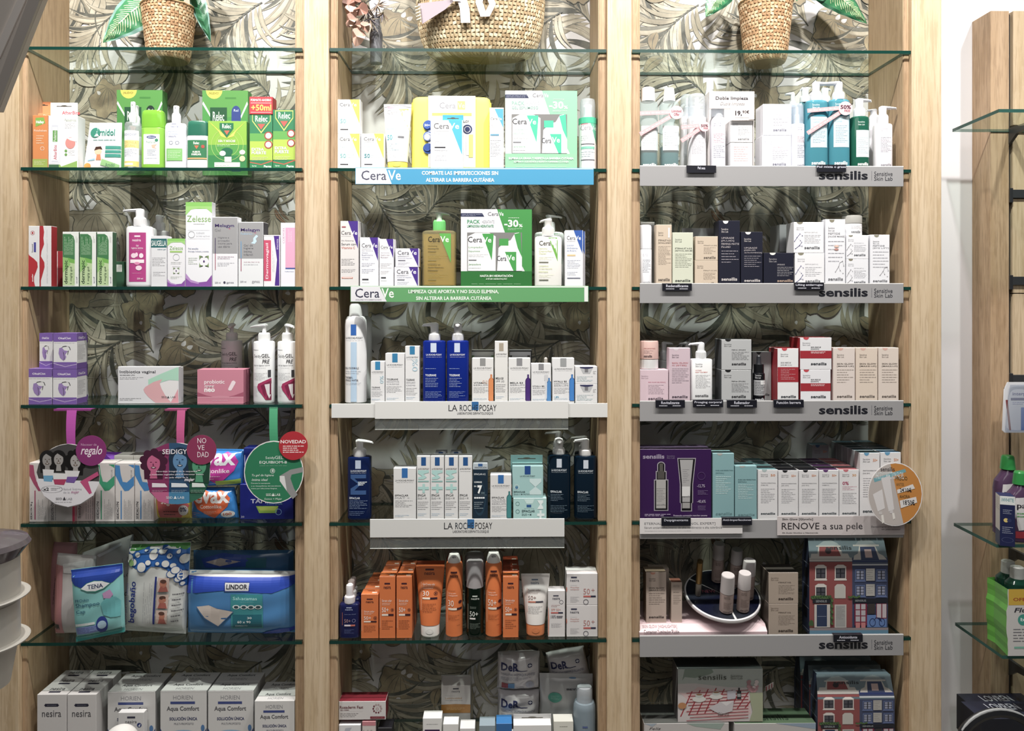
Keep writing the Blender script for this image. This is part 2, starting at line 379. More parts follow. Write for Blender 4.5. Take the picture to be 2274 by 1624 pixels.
def can(label,row,x0,x1,ysh,cx,yct,col,ccol,ops,yf=.012,z=None,group=None,name='spray_can',taper=1.,capn=2,csh=0):
 """aerosol: cylinder with domed shoulder and cap"""
 xa,xb,zb,h = fit(row,x0,x1,ysh,yf,z); a = (xb - xa) / 2; X = (xa + xb) / 2; Yc = yf + a
 rc = (WX(cx[1],Yc) - WX(cx[0],Yc)) / 2
 e = empty(name,(X,Yc,zb),label,'spray can' if name == 'spray_can' else 'bottle',group)
 sd = (a - rc) * 1.5
 secs = [(0,a * .9,a * .9,2),(.002,a * .99,a * .99,2),(h - sd * 1.4,a,a,2),(h - sd * .6,a * .95,a * .95,2),(h - sd * .15,(a + rc) / 2,(a + rc) / 2,2),(h,rc,rc,2)]
 mat = M(col,.3) if isinstance(col,str) else col
 m = MB(); m.loft(secs,mat,36); m.build('can_body',e)
 if ops:
  g = MB(); g.gfx(ops,a * 1.8,h - sd,surf([(0,a,a,2),(h,a,a,2)]),ncol=20); g.build('label',e)
 hc = W(x0,yct,Yc).z - zb - h; mc = M(ccol,.35) if isinstance(ccol,str) else ccol
 m = MB(); m.loft([(h - .0003,rc * 1.02,rc * 1.02,capn),(h + hc * .35,rc,rc,capn),(h + hc * .8,rc * taper,rc * taper,capn),(h + hc * .97,rc * taper * .9,rc * taper * .9,capn),(h + hc,rc * taper * .7,rc * taper * .7,capn)],mc,28)
 if csh: m.gfx([E(.5,.3,.16,.12,'#8d8d8d')],rc * 2,hc,surf([(h,rc,rc,2),(h + hc,rc * taper,rc * taper,2)]),z0=h)
 m.build('cap',e); TOP[e.name] = zb + h + hc
 return e
def jar(label,row,x0,x1,yt,ylid,col,lcol,ops,yf=.02,z=None,group=None,lidops=None):
 xa,xb,zb,h = fit(row,x0,x1,yt,yf,z); a = (xb - xa) / 2; Yc = yf + a
 e = empty('cream_jar',((xa + xb) / 2,Yc,zb),label,'jar',group); hl = W(x0,ylid,yf).z - zb
 m = MB(); m.loft([(0,a * .9,a * .9),(.002,a * .98,a * .98),(hl * .9,a * .98,a * .98),(hl,a * .93,a * .93)],M(col,.2),32); m.gfx(ops,a * 1.7,hl,surf([(0,a,a,2),(hl,a,a,2)]),16); m.build('jar_body',e)
 m = MB(); m.loft([(hl,a,a),(h - .003,a,a),(h - .0008,a * .97,a * .97),(h,a * .9,a * .9)],M(lcol,.3),32)
 if lidops: m.gfx(lidops,a * 1.7,h - hl,surf([(0,a,a,2),(h,a,a,2)]),16,z0=hl)
 m.build('lid',e); TOP[e.name] = zb + h
 return e
def plate(name,label,x0,x1,y0,y1,Y,th,col,ops,cat='shelf sign',group=None,c=.0004,parent=None,rx=0.):
 """flat upright sign, Y = its front"""
 A = W(x0,y0,Y); B = W(x1,y1,Y); wd = B.x - A.x; h = A.z - W(x0,y1,Y).z
 m = MB(); m.box(-wd / 2,wd / 2,0,th,0,h,M(col) if isinstance(col,str) else col,c=c)
 if ops: m.gfx(ops,wd,h,lambda x,z,off: (x,-off,z))
 o = m.build(name,parent,((A.x + B.x) / 2,Y,A.z - h)); o.rotation_euler.x = rx
 if label: tag(o,label,cat,group)
 return o
def bag(label,row,pts,th,mat,ops,Y,name='soft_pack',lean=0.,cat='pack',group=None,crimp=.06,bulge=1.,wr=.0016,base=None,seed=1,wseal=False,opm=None):
 """pillow pack through four corners pts=[TL,TR,BR,BL] in picture pixels at depth Y"""
 Q = [W(u,v,Y) for u,v in pts]; zb = min(q.z for q in Q); cx = sum(q.x for q in Q) / 4
 if base is not None: tp_ = max(q.z for q in Q); Q = [Vector((q.x,q.y,tp_ - (tp_ - q.z) * (tp_ - base) / (tp_ - zb))) for q in Q]; zb = base
 rnd = random.Random(seed); nx,ny = 26,30
 def P2(u,v):
  a = Q[0].lerp(Q[1],u); b = Q[3].lerp(Q[2],u); return a.lerp(b,v)
 ph = [rnd.uniform(0,6.28) for _ in range(8)]; fr = [rnd.uniform(2,9) for _ in range(8)]
 def thick(u,v):
  e = max(0.,min(1.,min(v,1 - v) / crimp - 1)) if crimp else 1
  f = (max(0,1 - abs(2 * u - 1) ** 3.2) ** .5) * (max(0,1 - abs(2 * v - 1) ** 4.5) ** .6)
  w_ = sum(math.sin(fr[k] * (u * (1.3 if k % 2 else .5) + v * (.6 if k % 2 else 1.4)) * 2 + ph[k]) for k in range(8)) / 8
  return (.0015 + th / 2 * f * (min(1,e * 1.2) if crimp else 1) * bulge) * (1 + .0 * w_) + wr * w_ * (1 if min(u,1 - u,v,1 - v) > .03 else .3)
 m = MB(); vs = []; fs = []
 for sgn in (-1,1):
  for j in range(ny + 1):
   for i in range(nx + 1):
    u,v = i / nx,j / ny; p = P2(u,v); t = thick(u,v) if sgn < 0 else max(.0004,thick(u,v))
    if u in (0,1) or v in (0,1): t = .0008
    vs.append((p.x - cx,sgn * t,p.z - zb))
 N = (nx + 1) * (ny + 1)
 for j in range(ny):
  for i in range(nx):
   a = j * (nx + 1) + i; fs.append((a,a + nx + 1,a + nx + 2,a + 1)); fs.append((N + a,N + a + 1,N + a + nx + 2,N + a + nx + 1))
 for i in range(nx):
  fs.append((i,i + 1,N + i + 1,N + i)); a = ny * (nx + 1) + i; fs.append((a,N + a,N + a + 1,a + 1))
 for j in range(ny):
  a = j * (nx + 1); fs.append((a,N + a,N + a + nx + 1,a + nx + 1)); b = a + nx; fs.append((b,b + nx + 1,N + b + nx + 1,N + b))
 m.add(vs,fs,mat,True)
 if ops:
  def mp(x,z,off):
   u = min(1,max(0,x + .5)); v = min(1,max(0,1 - z)); p = P2(u,v); return (p.x - cx,-thick(u,v) - off - .0006,p.z - zb)
  mm = MB(); mm.gfx(ops,1.,1.,lambda x,z,off: mp(x,z,off),ncol=26,off0=.0001,doff=.00006,nrow=30)
  # cut rows too so that printing follows the bulge
  m.v += []; n0 = len(m.v); m.v += mm.v
  for f,mi in zip(mm.f,mm.m): m.f.append(tuple(n0 + k for k in f)); m.m.append(m.mi(mm.mats[mi])); m.sm.append(False)
 o = m.build(name,None,(cx,Y,zb)); o.rotation_euler.x = lean
 tag(o,label,cat,group); return o
# ================================================================ the shelving wall
XB = .187   # back panels
m = MB(); m.box(-3.2,3.2,-3.2,.6,-.05,0,M('#8f8a83',.5)); tag(m.build('floor'),kind='structure')
WALLY = .235
m = MB(); m.box(-3.2,3.2,WALLY,WALLY + .1,0,3.3,M('#e9e9ee',.7)); tag(m.build('wall_back'),kind='structure')
def cpart(name,par,x0,x1,y0,y1,mat,z0=0.0,z1=2.75,c=.001):
 ox,oy = (par.location.x,par.location.y) if par else (0,.1)
 m = MB(); m.box(x0 - ox,x1 - ox,y0 - oy,y1 - oy,z0,z1,mat,c=c); return m.build(name,par)
SY = .010
INN = ((60,657.5),(747.5,1331),(1419,2007.5))
UPS = ((-75,41.5,None,(41.5,60)),(675,730,(657.5,675),(730,747.5)),(1348.5,1402.5,(1331,1348.5),(1402.5,1419)),(2025,2091,(2007.5,2025),None))
for i,(u0,u1,l_,r_) in enumerate(UPS):
 x0,x1 = WX(u0,-.004),WX(u1,-.004); UP = empty('oak_upright',((x0 + x1) / 2,.1,0),'floor to ceiling oak upright, ' + ('left of the left bay','between the left and middle bays','between the middle and right bays','right of the right bay beside the white wall')[i],'shelving','oak uprights of the shelving wall')
 cpart('pilaster',UP,x0,x1,-.004,XB,OAK,c=.0012)
 if l_: cpart('side_panel',UP,WX(l_[0],SY),x0 - .0003,SY,XB,OAK2,c=.0008); cpart('inner_panel',UP,WX(l_[0],SY) - .0024,WX(l_[0],SY) - .0002,SY + .001,XB,OAK3,c=.0003)
 if r_: cpart('side_panel',UP,x1 + .0003,WX(r_[1],SY),SY,XB,OAK2,c=.0008); cpart('inner_panel',UP,WX(r_[1],SY) + .0002,WX(r_[1],SY) + .0024,SY + .001,XB,OAK3,c=.0003)
# ---------------------------------------------------------------- wallpaper: printed leaves
def noisy(c1,c2,nm,sc=14.):
 m = bpy.data.materials.new(nm); m.use_nodes = True; nt = m.node_tree; b = nt.nodes['Principled BSDF']; b.inputs['Roughness'].default_value = .55
 tc = nt.nodes.new('ShaderNodeTexCoord'); n = nt.nodes.new('ShaderNodeTexNoise'); n.inputs['Scale'].default_value = sc; n.inputs['Detail'].default_value = 7; n.inputs['Roughness'].default_value = .62
 r = nt.nodes.new('ShaderNodeValToRGB'); r.color_ramp.elements[0].position = .38; r.color_ramp.elements[1].position = .64
 r.color_ramp.elements[0].color = lin(c1); r.color_ramp.elements[1].color = lin(c2)
 nt.links.new(tc.outputs['Object'],n.inputs['Vector']); nt.links.new(n.outputs[0],r.inputs[0]); nt.links.new(r.outputs[0],b.inputs['Base Color'])
 return m
WBG = noisy('#c6c3c4','#d6d4d4','paper_ground',5)
WA = noisy('#837c6d','#a49d8b','leaf_wash_olive',17); WBm = noisy('#9c9584','#bdb6a6','leaf_wash_pale',15); WC = noisy('#7d7260','#a3967b','leaf_wash_brown',22)
WD = noisy('#474843','#67675e','leaf_ink',30); WE = noisy('#62625a','#86847a','leaf_wash_dark',18); WF = noisy('#7d5d45','#a5836a','leaf_wash_rust',20)
PXB = (D + XB) / F     # metres per picture pixel on the back panels
class Paper:
 def __init__(s,x0,x1,z0,z1): s.b = (x0,x1,z0,z1); s.mb = MB(); s.off = .0003
 def poly(s,pts,m):
  x0,x1,z0,z1 = s.b
  if max(p[0] for p in pts) < x0 or min(p[0] for p in pts) > x1 or max(p[1] for p in pts) < z0 or min(p[1] for p in pts) > z1: return
  q = clip(pts,x0,x1,0)
  if q: q = clip(q,z0,z1,1)
  if q and len(q) > 2: s.mb.add([(x,XB - .1 - s.off,z) for x,z in q][::1],[tuple(range(len(q)))],m)
def blade(a,b,wd,bend=.15,n=9,side=0):
 ax,ay = a; bx,by = b; dx,dy = bx - ax,by - ay; L_ = math.hypot(dx,dy) or 1; nx,ny = -dy / L_,dx / L_
 up,dn = [],[]
 for i in range(n + 1):
  t = i / n; k = math.sin(math.pi * min(1,t ** .75)) ** .8 * wd; o = 4 * t * (1 - t) * bend * L_
  x,y = ax + dx * t + nx * o,ay + dy * t + ny * o
  up.append((x + nx * k,y + ny * k)); dn.append((x - nx * k,y - ny * k))
 return up + dn[::-1]
def px2(pts,ox,oz): return [(ox + x * PXB,oz - y * PXB) for x,y in pts]
def motif_list():
 r = random.Random(11); out = []      # (polygon in cell pixels, material) painted in order
 def leaf(a,b,wd,bend,fill,ink=True,rib=True):
  if ink: out.append((blade(a,b,wd + 1.3,bend),WD))
  out.append((blade(a,b,wd,bend),fill))
  if rib: out.append((blade(a,b,.9,bend),WD if fill is not WD else WBm))
 def frond(p0,p1,n,ln,wd,bend=.1,sp=1.0,mats=(WA,WBm,WE),a0=62,a1=24,seed=0,one=0):
  q = random.Random(seed); dx,dy = p1[0] - p0[0],p1[1] - p0[1]; L_ = math.hypot(dx,dy); nx,ny = -dy / L_,dx / L_; base = math.atan2(dy,dx)
  S_ = lambda t: (p0[0] + dx * t + nx * 4 * t * (1 - t) * bend * L_,p0[1] + dy * t + ny * 4 * t * (1 - t) * bend * L_)
  for i in range(n):
   t = (i + .5) / n
   for sg in (1,-1):
    if one and sg != one: continue
    ang = base + sg * math.radians(a0 + (a1 - a0) * t) + q.uniform(-.09,.09)
    l = ln * (.55 + .75 * math.sin(math.pi * (t * .8 + .15))) * q.uniform(.8,1.1)
    c0 = S_(t); c1 = (c0[0] + l * math.cos(ang),c0[1] + l * math.sin(ang))
    f = mats[q.randrange(len(mats))] if q.random() < .82 else WD
    out.append((blade(c0,c1,wd + .8,sg * -.13),WD)); out.append((blade(c0,c1,wd,sg * -.13),f))
    if q.random() < .6: out.append((blade(c0,c1,wd * .32,sg * -.17),WBm if f is not WBm else WA))
  pts = [S_(t / 12) for t in range(13)]
  out.append(([(x - 1.8 * ny * 0 + 1.6 * nx,y + 1.6 * ny) for x,y in pts] + [(x - 1.6 * nx,y - 1.6 * ny) for x,y in pts[::-1]],WD))
 def blob(cx,cy,rx,ry,rot=0.,fill=WC,holes=2,seed=0,lob=5):
  q = random.Random(seed); ph = q.uniform(0,6); pts = []; pts2 = []
  for i in range(44):
   t = 2 * math.pi * i / 44; k = 1 + .10 * math.sin(lob * t + ph) + .06 * math.sin((lob * 2 + 1) * t + ph * 2) - .28 * max(0,math.cos(t + math.pi / 2)) ** 6
   x,y = rx * k * math.cos(t),ry * k * math.sin(t); c_,s_ = math.cos(rot),math.sin(rot)
   pts.append((cx + x * c_ - y * s_,cy + x * s_ + y * c_)); pts2.append((cx + 1.045 * (x * c_ - y * s_),cy + 1.045 * (x * s_ + y * c_)))
  out.append((pts2,WD)); out.append((pts,fill))
  for k in range(7):
   a = rot + math.pi / 2 + (k - 3) * .45; out.append((blade((cx,cy - ry * .5),(cx + rx * .8 * math.cos(a),cy - ry * .3 + ry * 1.0 * math.sin(a)),.55,.06 * (k - 3)),WD))
  for k in range(holes):
   a = q.uniform(0,6.28); x,y = cx + rx * .5 * math.cos(a),cy + ry * .5 * math.sin(a)
   out.append((blade((x,y),(x + rx * .3 * math.cos(a + .6),y + rx * .3 * math.sin(a + .6)),rx * .08 + 1,.1),WBG))
 # ground layer, soft fronds all over
 for k in range(15):
  x,y = (k * 187) % 484 + r.uniform(-20,20),k * 49 + r.uniform(-14,14); a = r.uniform(0,6.28)
  frond((x,y),(x + 110 * math.cos(a),y + 110 * math.sin(a)),12,112,5.6,.12,mats=(WBm,WA,WBm),seed=k + 50)
 for k in range(16):
  x,y = r.uniform(0,484),r.uniform(0,728); a = r.uniform(0,6.28); leaf((x,y),(x + 70 * math.cos(a),y + 70 * math.sin(a)),15,.12,WBm if k % 2 else WA)
 # named motifs, positions read off the photograph (cell origin at picture 153,0)
 blob(245,60,48,52,0,WC,3,1); blob(247,195,40,42,.3,WC,2,2); blob(85,215,34,44,.5,WC,1,3)
 blob(60,500,62,58,-.2,WA,2,4); blob(165,330,42,40,.2,WC,2,5); blob(330,330,40,46,.8,WBm,2,6); blob(245,610,40,44,.0,WC,2,12)
 blob(150,690,30,42,-.3,WC,1,7); blob(180,660,34,30,.9,WC,0,8); blob(448,500,44,48,0,WBm,2,9); blob(20,640,40,36,.4,WC,1,10); blob(30,350,34,40,.1,WC,1,15)
 frond((424,3),(322,112),14,98,4.8,.08,a0=70,a1=30,seed=1,mats=(WBm,WA,WE)); frond((195,75),(262,190),13,95,4.4,-.08,a0=75,a1=32,seed=2)
 frond((440,210),(340,160),13,88,4.0,.16,a0=70,a1=26,seed=3,mats=(WBm,WBm,WA)); frond((192,430),(275,545),14,98,5.2,.07,a0=74,a1=30,seed=4,mats=(WA,WE,WBm))
 frond((70,300),(20,410),12,80,4.0,.1,seed=5); frond((400,600),(330,520),13,84,4.0,.1,seed=6,mats=(WE,WA)); frond((80,620),(130,540),11,74,4.0,.1,seed=7)
 frond((300,480),(380,410),12,80,4.0,-.1,seed=8,mats=(WA,WE)); frond((120,20),(40,110),12,90,4.4,.1,seed=9,mats=(WBm,WA)); frond((470,690),(400,640),11,70,4.0,.1,seed=10)
 for a,b,wd,f in (((330,65),(322,108),11,WC),((345,120),(300,160),12,WC),((205,690),(262,668),12,WC),((120,470),(60,430),12,WA),((420,330),(470,300),13,WC),((250,350),(290,390),12,WC),
      ((395,660),(440,690),14,WA),((12,150),(60,190),13,WBm),((460,420),(440,460),10,WE),((140,250),(112,300),11,WE),((300,700),(350,720),12,WC),((380,250),(395,300),11,WC),((30,590),(60,560),9,WE)):
  leaf(a,b,wd,.12,f)
 leaf((452,460),(478,492),4,.1,WF); leaf((462,455),(484,484),2.5,.1,WF)   # rust twigs
 for pts in (((120,500),(60,430),(30,480)),((355,110),(385,200),(360,250)),((200,600),(300,560),(330,520)),((60,20),(75,90),(50,160))):
  out.append((blade(pts[0],pts[1],1.5,.1),WD)); out.append((blade(pts[1],pts[2],1.2,.1),WD))
 return out
MOT = motif_list()
CW,CH = 484,728
for k,(a,b) in enumerate(INN):
 x0,x1 = WX(a,SY) + .0026,WX(b,SY) - .0026
 m = MB(); m.box(x0,x1,XB - .1,XB - .1 + .012,.1,2.75,WBG,c=.0002)
 pp = Paper(x0 + .0004,x1 - .0004,.2,2.5); pp.mb = m
 org = W(153,0,XB)
 for r_ in range(-1,4):
  for c_ in range(-1,5):
   ox = org.x + c_ * CW * PXB; oz = org.z - r_ * CH * PXB
   if ox > x1 + .2 or ox + CW * PXB < x0 - .2: continue
   for i,(pts,mt) in enumerate(MOT):
    pp.off = .0003 + i * .0000012; pp.poly(px2(pts,ox,oz),mt)
 for v in (110,474,838,1202,1566):   # paper seams
  z = W(500,v,XB).z; pp.off = .0012 + len(MOT) * .0000012; pp.poly([(x0,z - .0004),(x1,z - .0004),(x1,z + .0004),(x0,z + .0004)],M('#b7b2a9',.5))
 if k == 1:
  xx = WX(1047,XB); pp.off = .0013 + len(MOT) * .0000012; pp.poly([(xx - .0004,.4),(xx + .0004,.4),(xx + .0004,2.4),(xx - .0004,2.4)],M('#b7b2a9',.5))
 o = m.build('wallpaper_panel',None,(0,.1,0)); tag(o,'back panel with grey brown tropical leaf wallpaper, %s bay' % ('left','middle','right')[k],'wallpaper','wallpapered back panels')
# ---------------------------------------------------------------- glass shelves
GX = ((46,670.5),(732,1346.5),(1404,2023))
rown = ['top','second','third','fourth','fifth','sixth','lowest']; bayn = ['left','middle','right']
for r_ in range(7):
 for k in range(3):
  m = MB(); z1 = ZS[r_]; z0 = z1 - GT
  xo0,xo1 = WX(GX[k][0]),WX(GX[k][1]); xi0,xi1 = WX(INN[k][0],SY) + .003,WX(INN[k][1],SY) - .003
  yb = XB - .004; ym = SY - .0012
  pts = [(xo0,0),(xo1,0),(xo1,ym),(xi1,ym),(xi1,yb),(xi0,yb),(xi0,ym),(xo0,ym)]
  n = len(pts); vs = [(x,y - .09,0) for x,y in pts] + [(x,y - .09,GT) for x,y in pts]
  top = [(n,n + 1,n + 2,n + 7),(n + 6,n + 3,n + 4,n + 5)]
  top = [(n + 0,n + 1,n + 2,n + 3,n + 6,n + 7),(n + 6,n + 3,n + 4,n + 5)]
  bot = [tuple(i - n for i in f)[::-1] for f in top]
  m.add(vs,top + bot,GLASS); m.add(vs,[(i,(i + 1) % n,n + (i + 1) % n,n + i) for i in range(n)],GEDGE)
  o = m.build('glass_shelf',None,(0,.09,z0)); tag(o,'clear glass shelf with dark green edge, %s of the %s bay' % (rown[r_],bayn[k]),'glass shelf','glass shelves in the oak cabinet')
# ================================================================ print designs
K = '#26262b'; GY = '#8b8b90'; WH = '#ececea'; LG = '#b9babd'
def cer(tc,tx=.52,ty=.0,tb=.55,lx0=.10,lx1=.86,ly=.12,lh=.08,lines=(),bar=None,mcol=GY,dark='#4b4b50',spf=None):
 sp = lx0 + (lx1 - lx0) * .6
 ops = [P([(tx,ty),(.97,ty),(.97,tb)],tc),T('Cera',lx0,ly,sp,ly + lh,dark),T('Ve',sp + .005,ly,lx1,ly + lh,'#ffffff',.01),R(lx0,ly + lh * 1.32,sp,ly + lh * 1.38,LG)]
 for s_,y,h_,x1,c in lines: ops.append(T(s_,lx0 + .01,y,x1,y + h_,c))
 if spf: ops += [T('50',lx0 + .02,spf,lx0 + .26,spf + .12,'#5cb3b5'),L(lx0 + .3,spf,.8,spf + .12,4,'#9fcfd0')]
 if bar: ops += [R(lx0 + .02,bar,lx0 + .36,bar + .025,'#3d3d45'),L(lx0 + .02,bar + .06,lx0 + .4,bar + .09,1,LG)]
 return ops
def lrp(name,sub=(),sq='#2a7cb5',mc=GY,top=.0,sqh=.17,sqw=.28,ny=.52,extra=(),cx=.5):
 o = [R(cx - sqw / 2,top,cx + sqw / 2,top + sqh,sq),T('LA ROCHE-POSAY',.08,top + sqh + .035,.92,top + sqh + .065,'#3a3a3e'),L(.12,top + sqh + .08,.9,top + sqh + .098,1,GY),T(name,.07,ny,.66,ny + .035,'#3a3a3e',.01)]
 y = ny + .05
 for s_,c in sub: o.append(T(s_,.07,y,.72,y + .03,c)); y += .045
 o += [L(.07,y + .01,.85,y + .15,5,mc),L(.07,.88,.7,.93,2,'#8fb3d0')]
 return o + list(extra)
def sen(title=(),tcol='#4a4a4e',lcol='#55555a',mc='#8d8d92',x0=.12,lx=None,ly=.86,notch=None,n=7,ty=.30,tx=None,l1=.6,inv=False,lh=.05,spf=None,lw=.74):
 lx = x0 if lx is None else lx; tx = x0 if tx is None else tx
 o = []
 if notch: o.append(P([(.2 + .13 - .13 * math.cos(t * math.pi / 10),.004 + .045 * math.sin(t * math.pi / 10)) for t in range(11)],notch))
 o += [T('Sensitive',x0,.115,x0 + .32,.145,lcol),T('Skin Lab',x0,.155,x0 + .32,.182,lcol)]
 y = ty
 for s_ in title: o.append(T(s_,tx,y,min(.96,tx + .085 * len(s_) * (1 if tx < .3 else .55)),y + .028,tcol,.01)); y += .045
 o += [L(tx,y + .01,.93,l1 + .05,n,mc),T('sensilis',lx,ly,lx + lw if lx < .3 else lx + .52,ly + lh,lcol,.025)]
 if spf: o.append(T(spf,.62,.11,.86,.165,'#d97b3a',.01))
 return o
def nes(dark='#2c2a35',num=None,y=.12,ncol='#ffffff',bar=('#e9d9cc','#3a2430'),nx=.2,ny=.52,mc='#5a3524',lines=None,x0=.3,x1=.72,t1=None,pillc=None,badge=True,vline=None):
 o = [R(x0 + .06,y,x1 - .06,y + .028,pillc or dark),E(x0 + .06,y + .014,.018,.014,pillc or dark),E(x1 - .06,y + .014,.018,.014,pillc or dark),T('nesira',x0,y + .045,x1,y + .1,dark,.01)]
 if t1: o += [T(t1,nx,ny - .13,.78,ny - .09,ncol)]
 if num:
  o += [L(nx,ny - .08,.7,ny - .03,2,ncol),T(num,nx,ny,nx + .34 + (.08 if '+' in num else 0),ny + .08,ncol)]
  if badge: o += [O(.82,ny + .04,.10,None,.02,dark),E(.82,ny + .04,.04,None,dark)]
  o += [R(nx,ny + .105,nx + .4,ny + .135,bar[0]),R(nx + .4,ny + .105,.9,ny + .135,bar[1])]
 o += [L(nx,ny + .2,.85,ny + .36,5,mc)] if lines is None else list(lines)
 if vline: o.append(R(.04,ny - .15,.055,ny + .33,vline))
 return o
CLEAR = PET('#f4f8fa',.12,.05)
# ================================================================ LEFT BAY, row 2 (insect care)
def B_(*a,**k): return box(*a,**k)
box('carton','orange carton with a green foot and green leaf logo, leftmost on the second shelf',1,72,106,256,'#d68545',[R(0,.83,1,1,'#9aae4c'),P([(.2,.05),(.75,.04),(.85,.15),(.2,.22)],'#7fae45'),T('Halley',.24,.10,.76,.17,'#ffffff',.02),T('Pictobalsam',.1,.27,.94,.31,'#f4e2cf'),L(.25,.37,.75,.55,4,'#f7dcc3'),O(.65,.63,.13,None,.02,'#f5e6d8'),L(.1,.86,.85,.94,3,'#e7edc8')],d=.03)
box('carton','taller orange hanging carton with a slot, half hidden behind the orange and green carton',1,82,114,252,'#e0905a',[T('Pic',.45,.02,.9,.07,'#f5e2cf')],d=.02,yf=.05,tab=(82,114,226,'#e0905a'))
box('carton','white hanging carton with big red lettering and a tube behind its window',1,107,173,257,'#eeeef0',[P([(.03,.02),(.40,.02),(.42,.9),(.02,.92)],'#d9dce4'),R(.12,.18,.33,.88,'#c8ccd6'),P([(.14,.22),(.31,.22),(.34,.86),(.1,.86)],'#e6e8ee'),R(.15,.28,.31,.50,'#5f9a4c'),V('AfterBite',.18,.56,.29,.84,'#c0354a',.01),V('Pediatrico',.18,.29,.27,.49,'#e9f2e4'),T('Pediatrico',.56,.06,.95,.11,'#9aa890'),L(.57,.13,.92,.24,5,'#b8b8b8'),E(.75,.52,.17,.11,'#d98d86'),P([(.6,.42),(.98,.42),(.98,.5),(.75,.47)],'#eeeef0'),E(.6,.67,.045,None,'#6ba050'),E(.6,.74,.045,None,'#6ba050'),L(.68,.65,.9,.76,4,'#b8b8b8'),P([(.44,.97),(.98,.86),(.98,.995),(.02,.995),(.02,.93),(.4,.93)],'#8fb85a'),R(.02,.93,.36,.995,'#3f6a49')],d=.034,yf=.014,tab=(113,173,228,'#eeeef0'),
 ex=lambda m,wd,h,d: m.gfx([T('AfterBite',.08,.1,.92,.85,'#c22e40',.02)],wd * .74,.012,lambda x,z,off: (x + wd * .01,d / 2 - .0012 - off,h + .0085 + z)))
bag('flat white and mint card with a boy and a green tube printed on it',1,[(200,273),(271,273),(269,367),(187,367)],.02,M('#dfeeee',.35),[P([(0,.5),(1,.47),(1,1),(0,1)],'#f1f3f0'),E(.24,.22,.15,.105,'#2f8a74'),P([(.22,.3),(.30,.12),(.36,.3)],'#e4f2f2'),T('Arnidol',.22,.14,.83,.28,'#2d8b78',.015),L(.2,.34,.85,.4,1,'#6f9a94'),E(.38,.62,.1,.07,'#f0c8a4'),P([(.26,.6),(.3,.52),(.45,.51),(.5,.58),(.4,.57)],'#4a3028'),P([(.35,.68),(.45,.68),(.48,.8),(.33,.8)],'#d98a5c'),R(.58,.50,1,.57,'#3b9a8a'),R(.58,.59,1,.65,'#3b9a8a'),R(.58,.67,1,.74,'#3b9a8a'),P([(.1,.8),(.3,.76),(.3,.8),(.1,.82)],'#9ccbe0'),E(.1,.92,.1,.06,'#eba43c'),P([(.5,.77),(.98,.9),(.95,1),(.46,.9)],'#9ccf88'),T('Arnidol',.6,.86,.85,.94,'#3b7a5a')],.04,name='hanging_card',cat='pack',crimp=0,bulge=.5,wr=.0002,base=ZS[1] + .0005)
pump('clear spray bottle with a pale yellow and white label',1,(270,306.5),268,(281,296),250,226,0,5,PET('#eef3f4',.22),'#dfe4e6','#e6eaee',[R(.0,.0,1,1,'#eef0f4'),T('oskoer',.02,.05,.9,.15,'#8a93ad'),R(0,.27,1,.48,'#e9d989'),T('CITRONELA',.06,.3,.9,.37,'#cbb55e',.01),T('NATURAL',.06,.39,.85,.46,'#cbb55e',.01),L(.06,.52,.9,.72,6,'#9aa0b5'),R(0,.85,1,1,'#e6cf6c'),R(.05,.9,.7,.96,'#f4f0dc')],lab=(0,.20,1,.96),yf=.014,n=2.1,dep=.9,style=1)
pump('second clear spray bottle with a pale yellow and white label, a step behind the first',1,(277,313),276,(296,312),258,235,0,5,PET('#eef3f4',.22),'#dfe4e6','#e6eaee',[R(0,0,1,1,'#eef0f4'),R(0,.4,1,.55,'#e9d989')],lab=(0,.25,1,.96),yf=.062,n=2.1,dep=.9,style=1)
def relback(cy): return [P([(.0,.0),(1,0),(1,.14),(.82,.3),(.5,.32),(.2,.3),(.0,.14)],'#5fa04c'),P([(.02,.13),(.2,.3),(.19,.33),(0,.16)],'#e6eee0'),P([(.98,.13),(.84,.3),(.85,.33),(1,.16)],'#e6eee0'),P([(.08 + .18 * (1 - math.cos(t * math.pi / 10)),.1 * math.sin(t * math.pi / 10)) for t in range(11)],'#e8d24c'),T('¡NUEVO!',.14,.02,.36,.055,'#5a5a2a',.01),R(.5,.08,.74,.1,'#4a8a40'),P([(.17,.2),(.54,.2),(.54,.42),(.36,.56),(.17,.42)],'#2a5a3c'),T('Relec',.23,.25,.48,.36,'#e9ece6',.01),P([(.28,.42),(.44,.42),(.36,.52)],'#d9896a'),R(.64,.26,.84,.95,cy),E(.74,.26,.1,.08,cy),T('Rel',.69,.22,.79,.25,'#dfe6f6'),E(.72,.5,.03,.025,'#c9d6f6'),E(.78,.6,.03,.025,'#c9d6f6'),E(.7,.72,.03,.025,'#c9d6f6')]
box('carton','tall green insect bracelet carton with a yellow half-disc on top, behind the clear spray bottles',1,259,361,200,'#4c8f45',relback('#2a3a34'),d=.03,yf=.115)
box('carton','tall green insect bracelet carton with a blue bracelet, behind the square green carton',1,449,551,201,'#4f9c4c',relback('#3b4a94'),d=.03,yf=.115)
